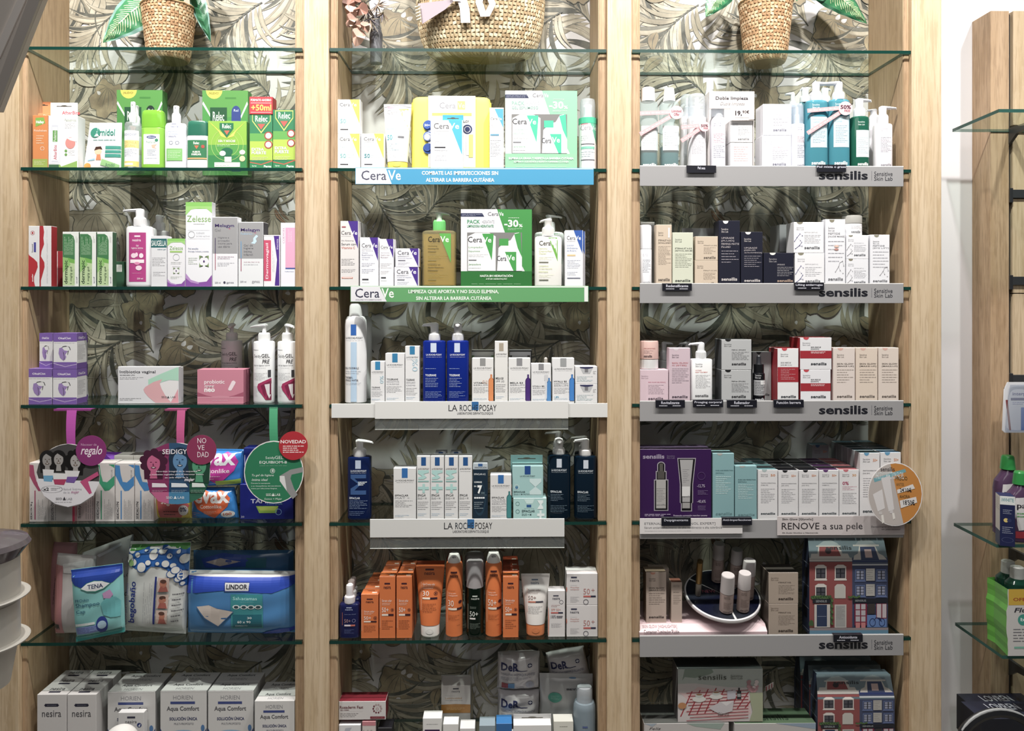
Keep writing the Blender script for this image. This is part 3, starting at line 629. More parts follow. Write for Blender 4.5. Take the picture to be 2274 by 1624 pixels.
def capped(label,row,x0,x1,yt,ycap,bcol,ccol,ops,lab,labcol,yf=.012,n=3.2,dep=.5,name='spray_bottle',inner=None,cat='bottle',narrow=.99,dome=.3,group=None,z=None):
 """flat bottle under a full-width overcap"""
 xa,xb,zb,h = fit(row,x0,x1,yt,yf,z); a = (xb - xa) / 2; b = a * dep; hc = W(x0,ycap,yf).z - zb
 e = empty(name,((xa + xb) / 2,yf + b,zb),label,cat,group)
 secs = [(0,a * .94,b * .94,n),(h * .02,a * .99,b * .99,n),(h * .04,a,b,n),(hc - .001,a,b,n),(hc,a * .97,b * .97,n)]
 m = MB(); m.loft(secs,M(bcol,.3) if isinstance(bcol,str) else bcol,36); m.build('bottle_body',e)
 if ops:
  lw = (lab[2] - lab[0]) * 2 * a * .96; lh = (lab[3] - lab[1]) * h; g = MB()
  if labcol: ops = [R(0,0,1,1,labcol)] + list(ops)
  g.gfx(ops,lw,lh,surf(secs),ncol=20,z0=h * (1 - lab[3])); g.build('label',e)
 q = narrow
 if inner: g = MB(); g.loft([(hc,a * .4,b * .5,2),(hc + (h - hc) * .45,a * .36,b * .5,2),(hc + (h - hc) * .5,a * .22,b * .4,2),(hc + (h - hc) * .85,a * .2,b * .36,2)],M(inner,.3),20); g.build('spray_nozzle',e)
 g = MB(); g.loft([(hc + .0006,a * q,b * q,n),(hc + (h - hc) * (1 - dome),a * q * .985,b * q * .985,n),(hc + (h - hc) * (1 - dome * .35),a * q * .93,b * q * .93,n),(hc + (h - hc) * (1 - dome * .08),a * q * .82,b * q * .82,n),(h,a * q * .7,b * q * .7,n)],M(ccol,.25) if isinstance(ccol,str) else ccol,36); g.build('overcap',e)
 TOP[e.name] = zb + h
 return e
capped('flat lime green spray bottle under a clear lime cap, with a white front label',1,310,362,243,283,'#83c42c',PET('#8fd62a',.62),[E(.5,.10,.3,.05,'#34427c'),T('chicco',.28,.07,.72,.12,'#e6eaf6',.02),T('Natural',.2,.22,.75,.30,'#4a8a6c'),E(.82,.2,.1,None,'#3a8a6a'),P([(.5,.36),(.85,.33),(.7,.44),(.85,.48),(.55,.46)],'#eeb39c'),L(.25,.50,.8,.72,4,'#6a7a9c'),L(.12,.78,.9,.82,1,'#8a94ac'),L(.05,.93,.95,.96,1,'#8a94ac')],(.10,.42,.82,.93),'#edf3f0',inner='#c9e62c')
pump('white spray bottle of insect repellent with a green block at the foot of its label',1,(362.5,411),271,(379,397),252,235,0,6,'#e8e9f2','#e8e9f0','#eceef4',[R(.34,.03,.6,.05,'#6a6f94'),T('nesira',.25,.07,.72,.12,'#7a83a8'),T('Repelente',.2,.2,.66,.235,'#8aa0b8'),T('de insectos',.2,.25,.7,.285,'#8aa0b8'),T('INFANTIL',.2,.31,.62,.345,'#6a7698',.01),R(.1,.2,.115,.35,'#6a7698'),O(.33,.47,.1,None,.018,'#5d6c7c'),O(.66,.47,.1,None,.018,'#5d6c7c'),R(.08,.60,.92,.88,'#7fbf6c'),L(.16,.64,.85,.82,5,'#d9efd0')],lab=(.02,0,.98,.95),n=3,dep=.5,sh=.16,style=1)
capped('white deodorant stick with a dark green cap and a green label',1,412,461,267,301,'#eaeaec','#236a55',[T('Relec',.34,.08,.64,.22,'#f2f2f2',.01),P([(.38,.28),(.62,.28),(.5,.46)],'#d96a4a'),E(.82,.33,.09,None,'#b4493e'),T('FUERTE',.3,.56,.68,.66,'#f4f4ee',.02),T('FAMILIAR',.24,.68,.74,.78,'#f4f4ee',.02),R(0,.9,1,.97,'#e0a86c')],(.04,.41,.96,.82),'#2f7a50',name='deodorant_stick',cat='deodorant')
def relf(): return [P([(.0,.0),(.48,.33),(.38,.28)],'#e8d93c'),P([(.02,0),(.5,.36),(.34,.32),(.28,.22)],'#e9dc40'),P([(.98,0),(.5,.36),(.66,.32),(.72,.22)],'#e9dc40'),O(.5,.5,.42,None,.008,'#b9d46c'),O(.5,.5,.3,None,.008,'#b9d46c'),P([(.3,.04),(.66,.04),(.66,.16),(.48,.35),(.3,.16)],'#23734d'),T('Relec',.37,.06,.6,.155,'#f6f6f0',.01),P([(.42,.2),(.56,.2),(.49,.29)],'#d8604a'),T('DÍA Y NOCHE',.27,.385,.71,.445,'#f4f6ea',.02),L(.24,.48,.76,.54,2,'#e6efce'),E(.49,.64,.15,.08,'#1f6a4c'),P([(.35,.6),(.64,.6),(.6,.74),(.4,.74)],'#1f6a4c'),E(.38,.68,.08,.055,'#f0f0ee'),R(.43,.75,.61,.86,'#e9ebe6'),E(.89,.655,.075,.05,'#f0d8cc'),E(.89,.79,.075,.06,'#ecd49c'),R(.17,.87,.83,.965,'#eef0e4'),L(.2,.885,.8,.95,2,'#5a9a5c')]
box('carton','square lime green carton with two yellow lightning bolts and a plug-in diffuser picture',1,461.5,548,269,'#86b733',[R(0,.5,1,1,'#4c9a44'),R(0,.72,1,1,'#2f8348')] + relf(),d=.02,yf=.014,side='#4c9a44')
def relx(): return [P([(.0,.0),(1,.0),(1,.33),(0,.38)],'#2c7f55'),R(0,.38,1,.84,'#a9c63c'),R(0,.36,1,.5,'#5da44a'),P([(.1,.01),(.92,.01),(.92,.14),(.5,.36),(.1,.14)],'#c9d95c'),P([(.13,.025),(.89,.025),(.89,.13),(.5,.33),(.13,.13)],'#2a7c54'),T('Relec',.24,.04,.78,.15,'#f6f6f2',.01),L(.26,.165,.78,.175,1,'#f0f0ee'),P([(.33,.19),(.68,.19),(.5,.29)],'#d6574e'),E(.82,.4,.18,None,'#f0e2d4'),E(.82,.56,.18,None,'#f0e2d4'),O(.82,.4,.18,None,.05,'#a8443c'),O(.82,.56,.18,None,.05,'#a8443c'),T('EXTRA',.08,.62,.62,.67,'#f4f8e6',.03),T('FUERTE',.08,.68,.72,.735,'#f4f8e6',.03),L(.1,.78,.8,.85,3,'#e9f3c4'),P([(0,.87),(.5,.91),(1,.84),(1,1),(0,1)],'#c95540'),P([(0,.885),(.5,.925),(1,.86),(1,1),(0,1)],'#2a8052'),T('Spray',.1,.93,.3,.96,'#e6f0e6'),T('Pharma',.62,.93,.95,.97,'#f4f6f2',.02)]
o = box('carton','dark green insect spray carton with a red price header reading +50ml',1,554.5,605.5,252,'#2a7c54',relx(),d=.03,yf=.02,side='#2a7c54')
xx0,xx1 = WX(554,.019),WX(606.5,.019); mB = MB(); hb = W(580,254,.019).z - o.location.z; ht = W(580,215,.019).z - o.location.z
mB.box(-.028,.028,-.0165,.016,hb,ht,M('#c23440')); mB.gfx([T('FORMATO AHORRO',.06,.12,.94,.26,'#f4e6e4',.02),R(.06,.35,.94,.37,'#f4e6e4'),T('+50ml',.08,.44,.94,.8,'#eedf4c',.02),R(.06,.88,.94,.9,'#f4e6e4')],.056,ht - hb,lambda x,z,off: (x,-.0165 - off,hb + z)); mB.build('price_header',o)
box('carton','dark green insect spray carton with red round no-mosquito marks, beside the oak post',1,606,655.5,244,'#2a7c54',relx(),d=.03,yf=.02,side='#2a7c54')
# ================================================================ LEFT BAY, row 3 (intimate care)
def wave(m=0):
 r_ = [(.0,1),(0,.46)] if m == 0 else [(0,1),(0,0),(.35,0)]
 return r_
box('carton','tall white carton with a red wave at its foot, leftmost on the third shelf',2,63,87.5,502,'#dcdcde',[P([(0,.46),(.1,.49),(.5,.54),(.82,.6),(.86,.68),(.7,.76),(.52,.84),(.52,.92),(.62,1),(0,1)],'#b4232f'),O(.38,.115,.2,None,.03,'#b4232f'),E(.38,.115,.09,None,'#b4232f'),V('Venosmil',.3,.3,.42,.44,'#3a3a5a'),R(.5,.27,.7,.43,'#4a4a9a'),V('acofar',.3,.79,.44,.92,'#f0e4e4',.02)],d=.03)
box('carton','tall white and red carton with a red wavy left edge, second from the wall',2,88,114,502,'#dcdcde',[P([(0,0),(.3,0),(.38,.1),(.32,.2),(.38,.3),(.15,.42),(.1,.5),(.4,.6),(.42,.68),(.25,.8),(.1,.9),(.1,1),(0,1)],'#b4232f'),LV(.6,.06,.72,.95,2,'#8a8a90')],d=.025,side='#b4232f')
for i_,(y_,l_) in enumerate(((598,'small dark red carton lying behind the red and white cartons, lower of two'),(558,'small dark red carton on top of another behind the red and white cartons'))):
 ob = box('carton',l_,2,126,143,y_,'#9a2530',[R(0,0,.12,1,'#e0d0d0')],d=.04,yf=.08,z=None if i_ == 0 else TOP[ob.name])
def derm(): return [P([(.02,.04),(.5,.04),(.68,.08),(.76,.16),(.76,.51),(.02,.46)],'#3f7d4c'),P([(.02,.46),(.76,.51),(.76,.98),(.02,.98)],'#b6cf9a'),P([(.3,.47),(.76,.51),(.76,.58),(.4,.56)],'#6fb049'),P([(.02,.46),(.3,.48),(.5,.6),(.02,.75)],'#8cbf6a'),LV(.1,.09,.68,.42,7,'#b8d4b4',.25),V('dermapic',.1,.52,.38,.95,'#1f3a2c',.012),V('1 mg/g gel',.46,.64,.62,.95,'#2c4636',.005),LV(.68,.68,.74,.95,1,'#44684c'),LV(.82,.08,.94,.2,2,'#777'),V('acof',.85,.82,.92,.94,'#3a3a6a')]
lab_ = ('green and white gel carton, leftmost of the three alike standing side by side','green and white gel carton, middle of the three alike standing side by side','green and white gel carton, rightmost of the three alike standing side by side')
for i_,(a_,b_) in enumerate(((138.5,175),(176.5,213.5),(215,250))): box('carton',lab_[i_],2,a_,b_,515,'#e2e6e2',derm(),d=.02,group='green and white gel cartons',side='#2f6a42')
box('carton','small dark green carton with a bar code, left of the magenta labelled pump bottle',2,252,276,581,'#2f5a40',[R(.2,.12,.8,.4,'#d0d6d0'),LV(.28,.14,.72,.38,8,'#222')],d=.04,yf=.085)
pinkops = [R(.34,.06,.68,.09,'#f2e6ee'),T('nesira',.22,.13,.72,.18,'#f6eef4',.01),T('Gel',.44,.25,.58,.285,'#f6eaf2',.015),T('higiene íntima',.16,.30,.84,.34,'#f6eaf2',.015),L(.22,.35,.78,.365,1,'#e9b8d4'),E(.3,.47,.16,.05,'#f0d4e4'),E(.47,.45,.08,.045,'#f0d4e4'),E(.74,.47,.12,.05,'#f4e2ec'),R(.1,.55,.9,.62,'#f4e6ee'),E(.5,.63,.16,.03,'#e48ab8'),E(.6,.72,.18,.05,'#f0d8e6'),L(.2,.82,.75,.835,1,'#f0c8dc'),T('250 ml',.5,.92,.84,.955,'#f6eaf2',.01)]
pk = pump('white pump bottle with a magenta label tapering upward, at the front',2,(275,334),501.6,(292,318),483,464.6,-1,36,'#e6e6ea','#e6e6ea','#e9e9ee',pinkops,(.08,.11,.80,.92),'#b83a86',n=2.8,dep=.5,sh=.05,style=1)
pump('white pump bottle with a magenta label, just behind the front one of its kind',2,(284,341),505,(303,328),487,469,-1,8,'#dddde2','#dddde2','#dcdce0',[R(0,0,1,1,'#b83a86')],(.08,.11,.8,.92),yf=.066,n=2.8,dep=.5,sh=.05,style=1)
pump('white pump bottle standing back behind the white and dark green carton',2,(327,372),512,(346,369),494,478,1,10,'#d8d8da','#d8d8da','#dcdcde',None,yf=.112,n=2.8,dep=.5,sh=.05,style=1)
box('carton','white carton with a dark teal band of white capitals at its top',2,335,370.5,524,'#dcdde2',[R(0,.055,1,.23,'#1f6668'),T('SAUGELLA',.04,.09,.96,.2,'#eef2f0',.01),T('attivo gel',.42,.255,.95,.285,'#4a7a8a',.01),L(.08,.42,.92,.6,6,'#9a9aa0'),L(.14,.7,.9,.8,3,'#a8a8ae')],d=.03)
def zel(big):
 o_ = [R(0,0,1,.08,'#84c65a'),P([(0,.05),(1,.05),(1,.13),(.8,.08),(.5,.07),(.2,.09),(0,.16)],'#9bd074'),T('Zelesse',.05 if big else .12,.16,.96 if big else .88,.235,'#7fae58'),P([(0,.84),(.2,.92),(.5,.95),(.8,.94),(1,.86),(1,1),(0,1)],'#8a4fa6'),P([(0,.84),(.2,.92),(.5,.95),(.5,.97),(.2,.95),(0,.9)],'#b58cc8')]
 if big: o_ += [L(.3,.25,.72,.27,1,'#aab0aa'),R(.08,.332,.92,.334,'#b0b4ba'),R(.08,.432,.92,.434,'#b0b4ba'),O(.22,.383,.13,None,.02,'#b8bcc0'),T('CUIDADO',.4,.355,.72,.375,'#b6bcc2'),T('ÍNTIMO ACTIVO',.4,.39,.92,.41,'#b6bcc2'),T('Piel sensible',.1,.54,.48,.56,'#8a90a8',.01),T('Protege, hidrata y suaviza',.1,.575,.88,.595,'#8a90a8',.01),L(.1,.65,.45,.74,4,'#a9b8a0')]
 else: o_ += [R(.14,.255,.84,.29,'#9ec86a'),O(.5,.39,.19,None,.02,'#a8aeb0'),L(.2,.48,.8,.54,2,'#b4bab4'),L(.28,.575,.72,.595,1,'#6a6a7a'),L(.18,.78,.82,.84,3,'#a8b8a4')]
 cx,cy,r_ = (.7,.7,.18) if big else (.5,.67,.17); k_ = .42 if big else .43
 for sx in (1,-1):
  for sy_ in (1,-1): o_.append(P([(cx + sx * .03,cy + sy_ * .045),(cx + sx * r_,cy + sy_ * r_ * k_ * .9),(cx + sx * r_ * .98,cy + sy_ * .012),(cx + sx * r_ * .8,cy + sy_ * .04),(cx + sx * r_ * .25,cy + sy_ * r_ * k_ * .75)],'#7a9a5c'))
 return o_ + [E(cx,cy,.035,None,'#5a3a7a')]
box('carton','small white carton with green top and purple foot, beside the taller twin design',2,371.5,411.3,530,'#e4e4ea',zel(False),d=.03)
box('carton','tallest white carton with green top and purple foot, middle of the third shelf',2,412,471,449,'#e6e7ee',zel(True),d=.024)
def mel(title,lines,ch,bx_,extra): return [R(.01,.01,.99,ch,'#9b9b9e'),T('Melagyn',.1,.1,.86,.16,'#3d2a66',.02),P([(.64,.165),(.72,.165),(.7,.175),(.66,.175)],'#c03a6a')] + lines + [R(.1,.3,.125,ch,bx_),R(.1,ch,.125,.76,'#a03a5c')] + extra
box('carton','grey over white carton with dark purple name and a purple bar',2,471.5,528,482,'#e3e4ea',mel('',[T('Gel',.09,.17,.33,.21,'#77777c'),T('Higiene e',.22,.285,.66,.315,'#6f6f76'),T('proteção',.22,.33,.68,.36,'#6f6f76'),T('íntima para',.22,.37,.78,.4,'#6f6f76'),T('uso diário',.22,.41,.7,.44,'#6f6f76')],.525,'#3d2a5c',[L(.2,.56,.86,.61,2,'#a8849c'),L(.2,.65,.88,.71,3,'#9a9aa6'),T('200 ml',.1,.93,.32,.955,'#6a6a78'),E(.48,.94,.045,None,'#44445a'),T('gynea',.56,.935,.85,.96,'#55556a')]),d=.028)
box('carton','grey over white carton with a light blue seahorse emblem',2,528.8,585,493,'#dfe2e6',mel('',[T('Pediátrico',.1,.165,.56,.2,'#9cc0dc'),P([(.6,.25),(.72,.2),(.8,.22),(.7,.26),(.74,.3),(.66,.34),(.5,.33),(.6,.3)],'#c0dcec'),T('Gel de',.22,.345,.58,.38,'#6c6c72'),T('higiene',.22,.39,.6,.43,'#6c6c72'),T('íntima',.22,.44,.54,.475,'#6c6c72'),T('infantil',.22,.49,.58,.52,'#6c6c72')],.565,'#5c9cd0',[T('ALOÉ VERA, ZINC E VIT. B5',.22,.61,.85,.63,'#a8647c'),L(.22,.65,.8,.67,1,'#7a7a86'),T('200 ml',.08,.91,.32,.935,'#6a6a78'),T('gynea',.55,.91,.86,.95,'#8a8a92')]),d=.04,side='#4a4a50')
box('carton','white carton with a pink vertical name block and a purple side stripe',2,585.5,622,522,'#e9e6ea',[R(.0,.1,.45,.89,'#cc4a6c'),V('Dermovagisil',.12,.16,.32,.85,'#f6e6ec',.01),LV(.52,.3,.68,.72,2,'#a8a8b0'),P([(.62,.02),(.95,.02),(.97,.98),(.68,.98),(.82,.48)],'#523090'),V('mucosa',.8,.08,.9,.28,'#d8cce8'),R(0,0,1,.015,'#f4f2f4')],d=.03)
box('carton','white and candy pink carton with a thin blue line, against the oak post',2,623,655.6,495,'#e6e4ee',[R(.33,.075,1,.71,'#e3a5c6'),R(.33,.705,1,.725,'#3a55a0'),V('CODIGEL',.13,.07,.28,.32,'#d9a0c0'),LV(.5,.1,.8,.3,3,'#f4d8e6'),T('Italfarmaco',.3,.755,.92,.77,'#5a78a8')],d=.03)
# ================================================================ LEFT BAY, row 4
def okal(): return [R(0,0,1,.24,'#7b5cab'),T('OkalCist',.2,.115,.74,.17,'#f0ecf4',.02),L(.04,.27,.94,.29,1,'#6a6a70'),P([(.25,.42),(.36,.4),(.46,.48),(.62,.5),(.5,.6),(.55,.66),(.5,.74),(.4,.76),(.28,.68),(.22,.56)],'#9a80bc'),P([(.34,.42),(.4,.37),(.52,.355),(.6,.37),(.52,.375),(.42,.385)],'#3a3a40'),P([(.6,.36),(.7,.39),(.74,.47),(.71,.47),(.68,.4)],'#3a3a40'),P([(.4,.5),(.45,.55),(.47,.7),(.44,.8),(.45,.66),(.43,.56)],'#3a3a40'),P([(.62,.5),(.66,.48),(.62,.6),(.6,.6)],'#3a3a40'),R(0,.81,1,1,'#7b5cab'),P([(0,.83),(.5,.93),(1,.86),(1,.875),(.5,.945),(0,.85)],'#c9b8dc'),L(.12,.88,.9,.9,1,'#c4b4d8')]
ok_top = lambda m,wd,h,d: (side_gfx([R(0,0,1,.22,'#7b5cab'),L(.1,.32,.85,.75,12,'#8a8a90'),R(0,.84,1,1,'#6f4f9c'),T('OkalCist',.15,.1,.85,.17,'#e6e0ee',.02)])(m,wd,h,d))
g_ = 'purple and white cartons stacked in the left corner'
ob1 = box('carton','purple and white carton, front left at the bottom of the corner stack',3,60.6,115.5,819,'#dededf',okal(),d=.044,top='#8a6cb8',ex=ok_top,group=g_,yf=.013)
ob2 = box('carton','purple and white carton, front right at the bottom of the corner stack',3,117,171,820,'#dededf',okal(),d=.044,top='#8a6cb8',ex=ok_top,group=g_,yf=.013)
box('carton','purple and white carton, top left of the corner stack and set back against the wall',3,87,117,740,'#dededf',okal(),d=.04,yf=.034,z=TOP[ob1.name],top='#6f4f9c',ex=ok_top,group=g_)
box('carton','purple and white carton, top right of the corner stack, showing its whole front',3,118.3,171,740,'#dededf',okal(),d=.044,yf=.013,z=TOP[ob2.name],top='#8a6cb8',ex=ok_top,group=g_)
ob3 = box('carton','purple carton behind the corner stack, shade in its darker colours, lower of two',3,121,174,824,'#c9c6cc',okal(),d=.044,yf=.062,top='#6f4f9c',ex=ok_top,group=g_)  # same carton, with shade put into its base and lid colours
box('carton','purple carton behind the corner stack, shade in its darker colours, upper of two',3,121,174,746,'#c9c6cc',okal(),d=.044,yf=.062,z=TOP[ob3.name],top='#6f4f9c',ex=ok_top,group=g_)
def intb(): return [P([(.5,.35),(.7,.2),(.97,.02),(1,.02),(1,.38),(.85,.36),(.72,.42),(.5,.6)],'#a9d9c2'),P([(.42,.62),(.45,.55),(.58,.42),(.73,.34),(.69,.46),(.72,.6),(.78,.78),(.88,.98),(.62,.98),(.5,.82),(.44,.7)],'#dfaab0'),P([(.69,.46),(.85,.38),(.99,.38),(.99,.6),(.93,.8),(.87,.96),(.78,.78),(.72,.6)],'#e6e4e6'),P([(.99,.6),(1,.98),(.87,.98),(.93,.8)],'#e3a0ac'),T('Intibiotics vaginal',.03,.1,.62,.2,'#54545a',.012),T('90.000.000 UFC',.03,.215,.28,.245,'#6a6a70',.02),L(.03,.27,.42,.35,2,'#a8a8ae'),L(.03,.84,.38,.92,2,'#7a7a80'),T('SEID    LAB',.72,.80,.95,.85,'#5a5a60'),P([(.81,.855),(.83,.79),(.85,.855)],'#4a4a50')]
box('carton','wide white carton with mint and pink swooshes, at the front',3,261.5,397,814.5,'#dcdde2',intb(),d=.016,yf=.02,group='wide white cartons with mint and pink swooshes')
box('carton','second wide white carton with mint and pink swooshes, tucked right behind the first',3,268,402.5,815.5,'#d6d8dc',intb(),d=.014,yf=.038,group='wide white cartons with mint and pink swooshes')
def prob(): return [R(0,0,1,1,'#cf8298'),P([(0,.66),(.2,.76),(.35,.8),(.65,.8),(.8,.76),(1,.66),(1,.8),(0,.8)],'#a95670'),R(0,.8,1,.82,'#e4a6b8'),P([(.2,.84),(.35,.78),(.5,.765),(.65,.78),(.8,.84)],'#d58ea2'),T('probiotic',.15,.3,.59,.45,'#f4eaee',.015),T('FEMME',.15,.46,.37,.53,'#f0e0e6',.02,.3),T('neo',.15,.55,.38,.66,'#f6eef0',.04),P([(.67,.56),(.75,.34),(.79,.32),(.835,.37),(.82,.42),(.74,.61),(.7,.62),(.67,.6)],'#f0dce4'),L(.32,.89,.66,.92,1,'#eac8d2')]
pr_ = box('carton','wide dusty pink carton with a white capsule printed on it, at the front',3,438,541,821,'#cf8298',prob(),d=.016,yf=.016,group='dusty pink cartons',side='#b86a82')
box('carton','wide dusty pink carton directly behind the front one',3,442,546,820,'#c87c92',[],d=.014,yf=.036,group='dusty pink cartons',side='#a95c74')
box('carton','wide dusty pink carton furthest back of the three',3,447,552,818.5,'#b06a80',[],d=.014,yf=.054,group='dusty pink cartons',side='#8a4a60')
def seidy(off=0.): return [T('Multipharm',.02,.115,.34,.135,'#5a5a60',.01),T('Seidy',.06,.2,.5,.265,'#7a7a80'),T('GEL',.52,.19,.92,.25,'#3a3a40',.008),R(.48,.262,.96,.265,'#55555a'),T('PRE',.56,.285,.92,.35,'#34343a',.01,.2),T('Gel de Higiene íntima',.06,.37,.92,.395,'#6a6a70',.01,.15),L(.22,.415,.74,.43,1,'#8a8a90'),L(.06,.5,.8,.63,6,'#b0b0b4'),R(.84,.46,.97,.58,'#44444a'),P([(.28,.74),(.34,.69),(.96,.6),(.99,.6),(.99,.97),(.74,.96),(.55,.87),(.33,.79)],'#a82a5c'),P([(.48,.72),(.96,.64),(.99,.64),(.99,.96),(.8,.96),(.6,.85)],'#7c1c44'),P([(.68,.70),(.99,.69),(.99,.86),(.9,.94),(.8,.86)],'#dcd6da'),L(.06,.72,.3,.9,7,'#b8b8bc')]
pump('white pump bottle behind the dusty pink cartons',3,(484,530),756,(495,519),738,719,0,16,'#d8d0d2','#d6d0d0','#dcd6d4',seidy(),(.02,.02,.98,.98),yf=.10,n=2,dep=1.,sh=.03,stem=.38)  # body and pump greyed to hold the shade behind the cartons
pump('tall white pump bottle with a crimson swoosh, its nozzle pointing left',3,(556,603.5),758.5,(568,593),738.5,720,-1,30,'#e4e6e8','#e6e8e8','#eceeee',seidy(),(.02,.02,.98,.98),yf=.014,n=2,dep=1.,sh=.03,stem=.38)
pump('tall white pump bottle with a crimson swoosh, its nozzle pointing right, beside the oak post',3,(610.5,655.4),758.5,(623,647),738.5,720,3,26,'#e4e6e8','#e6e8e8','#eceeee',seidy(),(.02,.02,.98,.98),yf=.014,n=2,dep=1.,sh=.03,stem=.38)
# ================================================================ LEFT BAY, row 5
def seid(c,t): return [P([(0,.03),(.24,.04),(.3,.2),(.4,.32),(.6,.33),(1,.22),(1,.38),(.72,.47),(.5,.48),(.25,.36),(0,.2)],c),P([(.24,.04),(1,.05),(1,.22),(.62,.33),(.42,.32),(.3,.2)],'#cfcac8'),P([(.7,.03),(1,.03),(1,.09)],c),V('SEID LAB',.82,.12,.9,.26,'#7a7a7e'),V(t,.07,.66,.2,.96,'#3a3a40',.01),R(.29,.47,.35,.96,c),LV(.45,.62,.9,.96,6,'#9c9a9c',.3)]
for x0_,x1_,yt_,c_,t_,l_ in ((64,107,1028,'#a84a6c','SEIDIGYN 30 g','white carton with a rose curve and a rose bar, leftmost on the fifth shelf'),(211,254.5,1028,'#2f9a72','SEIDIGYN','white carton with a green curve and a green bar'),(255.5,298,1029,'#3f86c4','SEIDIGYN','white carton with a blue curve, left of the two blue ones'),(299,342,1029,'#3f86c4','SEIDIGYN','white carton with a blue curve, right of the two, beside the round leaflet')):
 box('carton',l_,4,x0_,x1_,yt_,'#d5d0ce',seid(c_,t_),d=.04,yf=.016,group='upright cartons with coloured curves')
box('carton','low grey carton with a pink right edge, behind the leftmost round leaflet',4,107.5,167,1060,'#bdb8b6',[R(.9,0,1,1,'#c4385c'),V('SEIDIGYN ÓVULOS',.07,.4,.2,.97,'#33333a',.01),LV(.22,.6,.3,.97,1,'#77777c')],d=.04,yf=.018)
box('carton','greyish pink carton with vertical lettering, right of the low grey carton',4,168,210.3,1068,'#bba8a8',[V('SeidyBalm',.12,.3,.3,.93,'#5a4a50',.01),LV(.5,.3,.95,.95,4,'#8f8486',.3),R(0,0,.03,1,'#c4385c')],d=.04,yf=.02)
for u_,l_ in ((275,'grey topped carton in the second row behind the green carton'),(318,'grey topped carton in the second row behind the blue cartons')): box('carton',l_,4,u_ - 22,u_ + 21,1012,'#b8b2ae',[],d=.045,yf=.06,group='second row of grey topped cartons')
bag('glossy purple foil pack lying behind the upright cartons',4,[(222,1003),(352,1010),(352,1150),(222,1150)],.035,M('#5a2386',.18),[P([(.05,.03),(.5,.06),(.9,.02),(.9,.12),(.3,.14)],'#8a4ac0'),E(.4,.12,.1,.03,'#b48ae0')],.135,cat='pack',seed=4,base=ZS[4] + .0005)
def ev(heart,txt): return [P([(.55,.94),(.2,.62),(.08,.35),(.12,.12),(.3,.02),(.5,.1),(.56,.14),(.7,.04),(.85,.1),(.93,.3),(.86,.55)],heart)] + txt
bag('blue sanitary towel pack with a magenta heart, upper of the two blue packs',4,[(432,996),(544,998),(540,1078),(432,1080)],.05,M('#2a7ed0',.22),ev('#c42aa0',[T('evax',.1,.08,.88,.4,'#eef4fa',.03),T('Cottonlike',.12,.48,.78,.6,'#f4e6f2',.01),L(.3,.66,.6,.8,2,'#eccce6'),P([(.5,.82),(.98,.78),(.98,.92),(.5,.95)],'#9cc83c')]),.045,seed=2,base=W(480,1081,.045).z + .002,crimp=.0)
evl = bag('blue sanitary towel pack with an orange heart, lower of the two blue packs',4,[(430,1082),(521,1082),(531,1158),(427,1158)],.055,M('#2f86d2',.22),ev('#e0622c',[T('evax',.12,.08,.92,.44,'#f4f4f4',.03),T('Cottonlike',.26,.48,.74,.6,'#f6e8de',.01),L(.34,.68,.62,.8,3,'#f4d8c8'),E(.84,.8,.13,.12,'#f2f0ee'),T('100',.76,.75,.92,.84,'#d9602c',.02),L(.03,.72,.25,.92,3,'#e88a5a')]),.045,seed=3,base=ZS[4] + .0005,crimp=.0)
bag('yellow and rose sanitary towel pack partly behind the middle round leaflet',4,[(343,998),(426,1002),(426,1156),(348,1156)],.045,M('#d9bc2c',.3),[P([(.2,.0),(.85,.0),(.7,.5),(.98,.8),(.75,.98),(.15,.98),(.1,.5)],'#c25a5c'),T('fina y',.35,.6,.66,.68,'#f0dcd4',.01),T('segura',.25,.7,.75,.79,'#f4e4dc',.02),L(.3,.85,.7,.95,2,'#3a1a20'),E(.84,.86,.12,.08,'#d8d4d4'),T('0%',.76,.81,.92,.88,'#2a2a5a',.02)],.045,seed=5,base=ZS[4] + .0005,crimp=.0)
tp = box('carton','wide navy carton with a lime green panel, below the green round leaflet',4,532.5,652,1076,'#14207c',[T('TAMPAX',.2,.42,.78,.54,'#c9cce0',.02),T('compak',.5,.53,.8,.6,'#5a9ac0'),P([(.3,.62),(.72,.62),(.68,.82),(.36,.82)],'#8ab83c'),P([(.32,.64),(.7,.64),(.66,.75),(.38,.75)],'#b8cc4c'),O(.72,.79,.06,None,.01,'#7aa8dc'),T('20',.02,.9,.08,.95,'#c9cce0')],d=.055,yf=.03,top='#1c2a8c')
box('carton','small navy carton standing on the wide navy carton, mostly behind the green round leaflet',4,541,612,995,'#1a2a8a',[T('L',.02,.2,.12,.5,'#b8c0e0')],d=.04,yf=.04,z=TOP[tp.name])
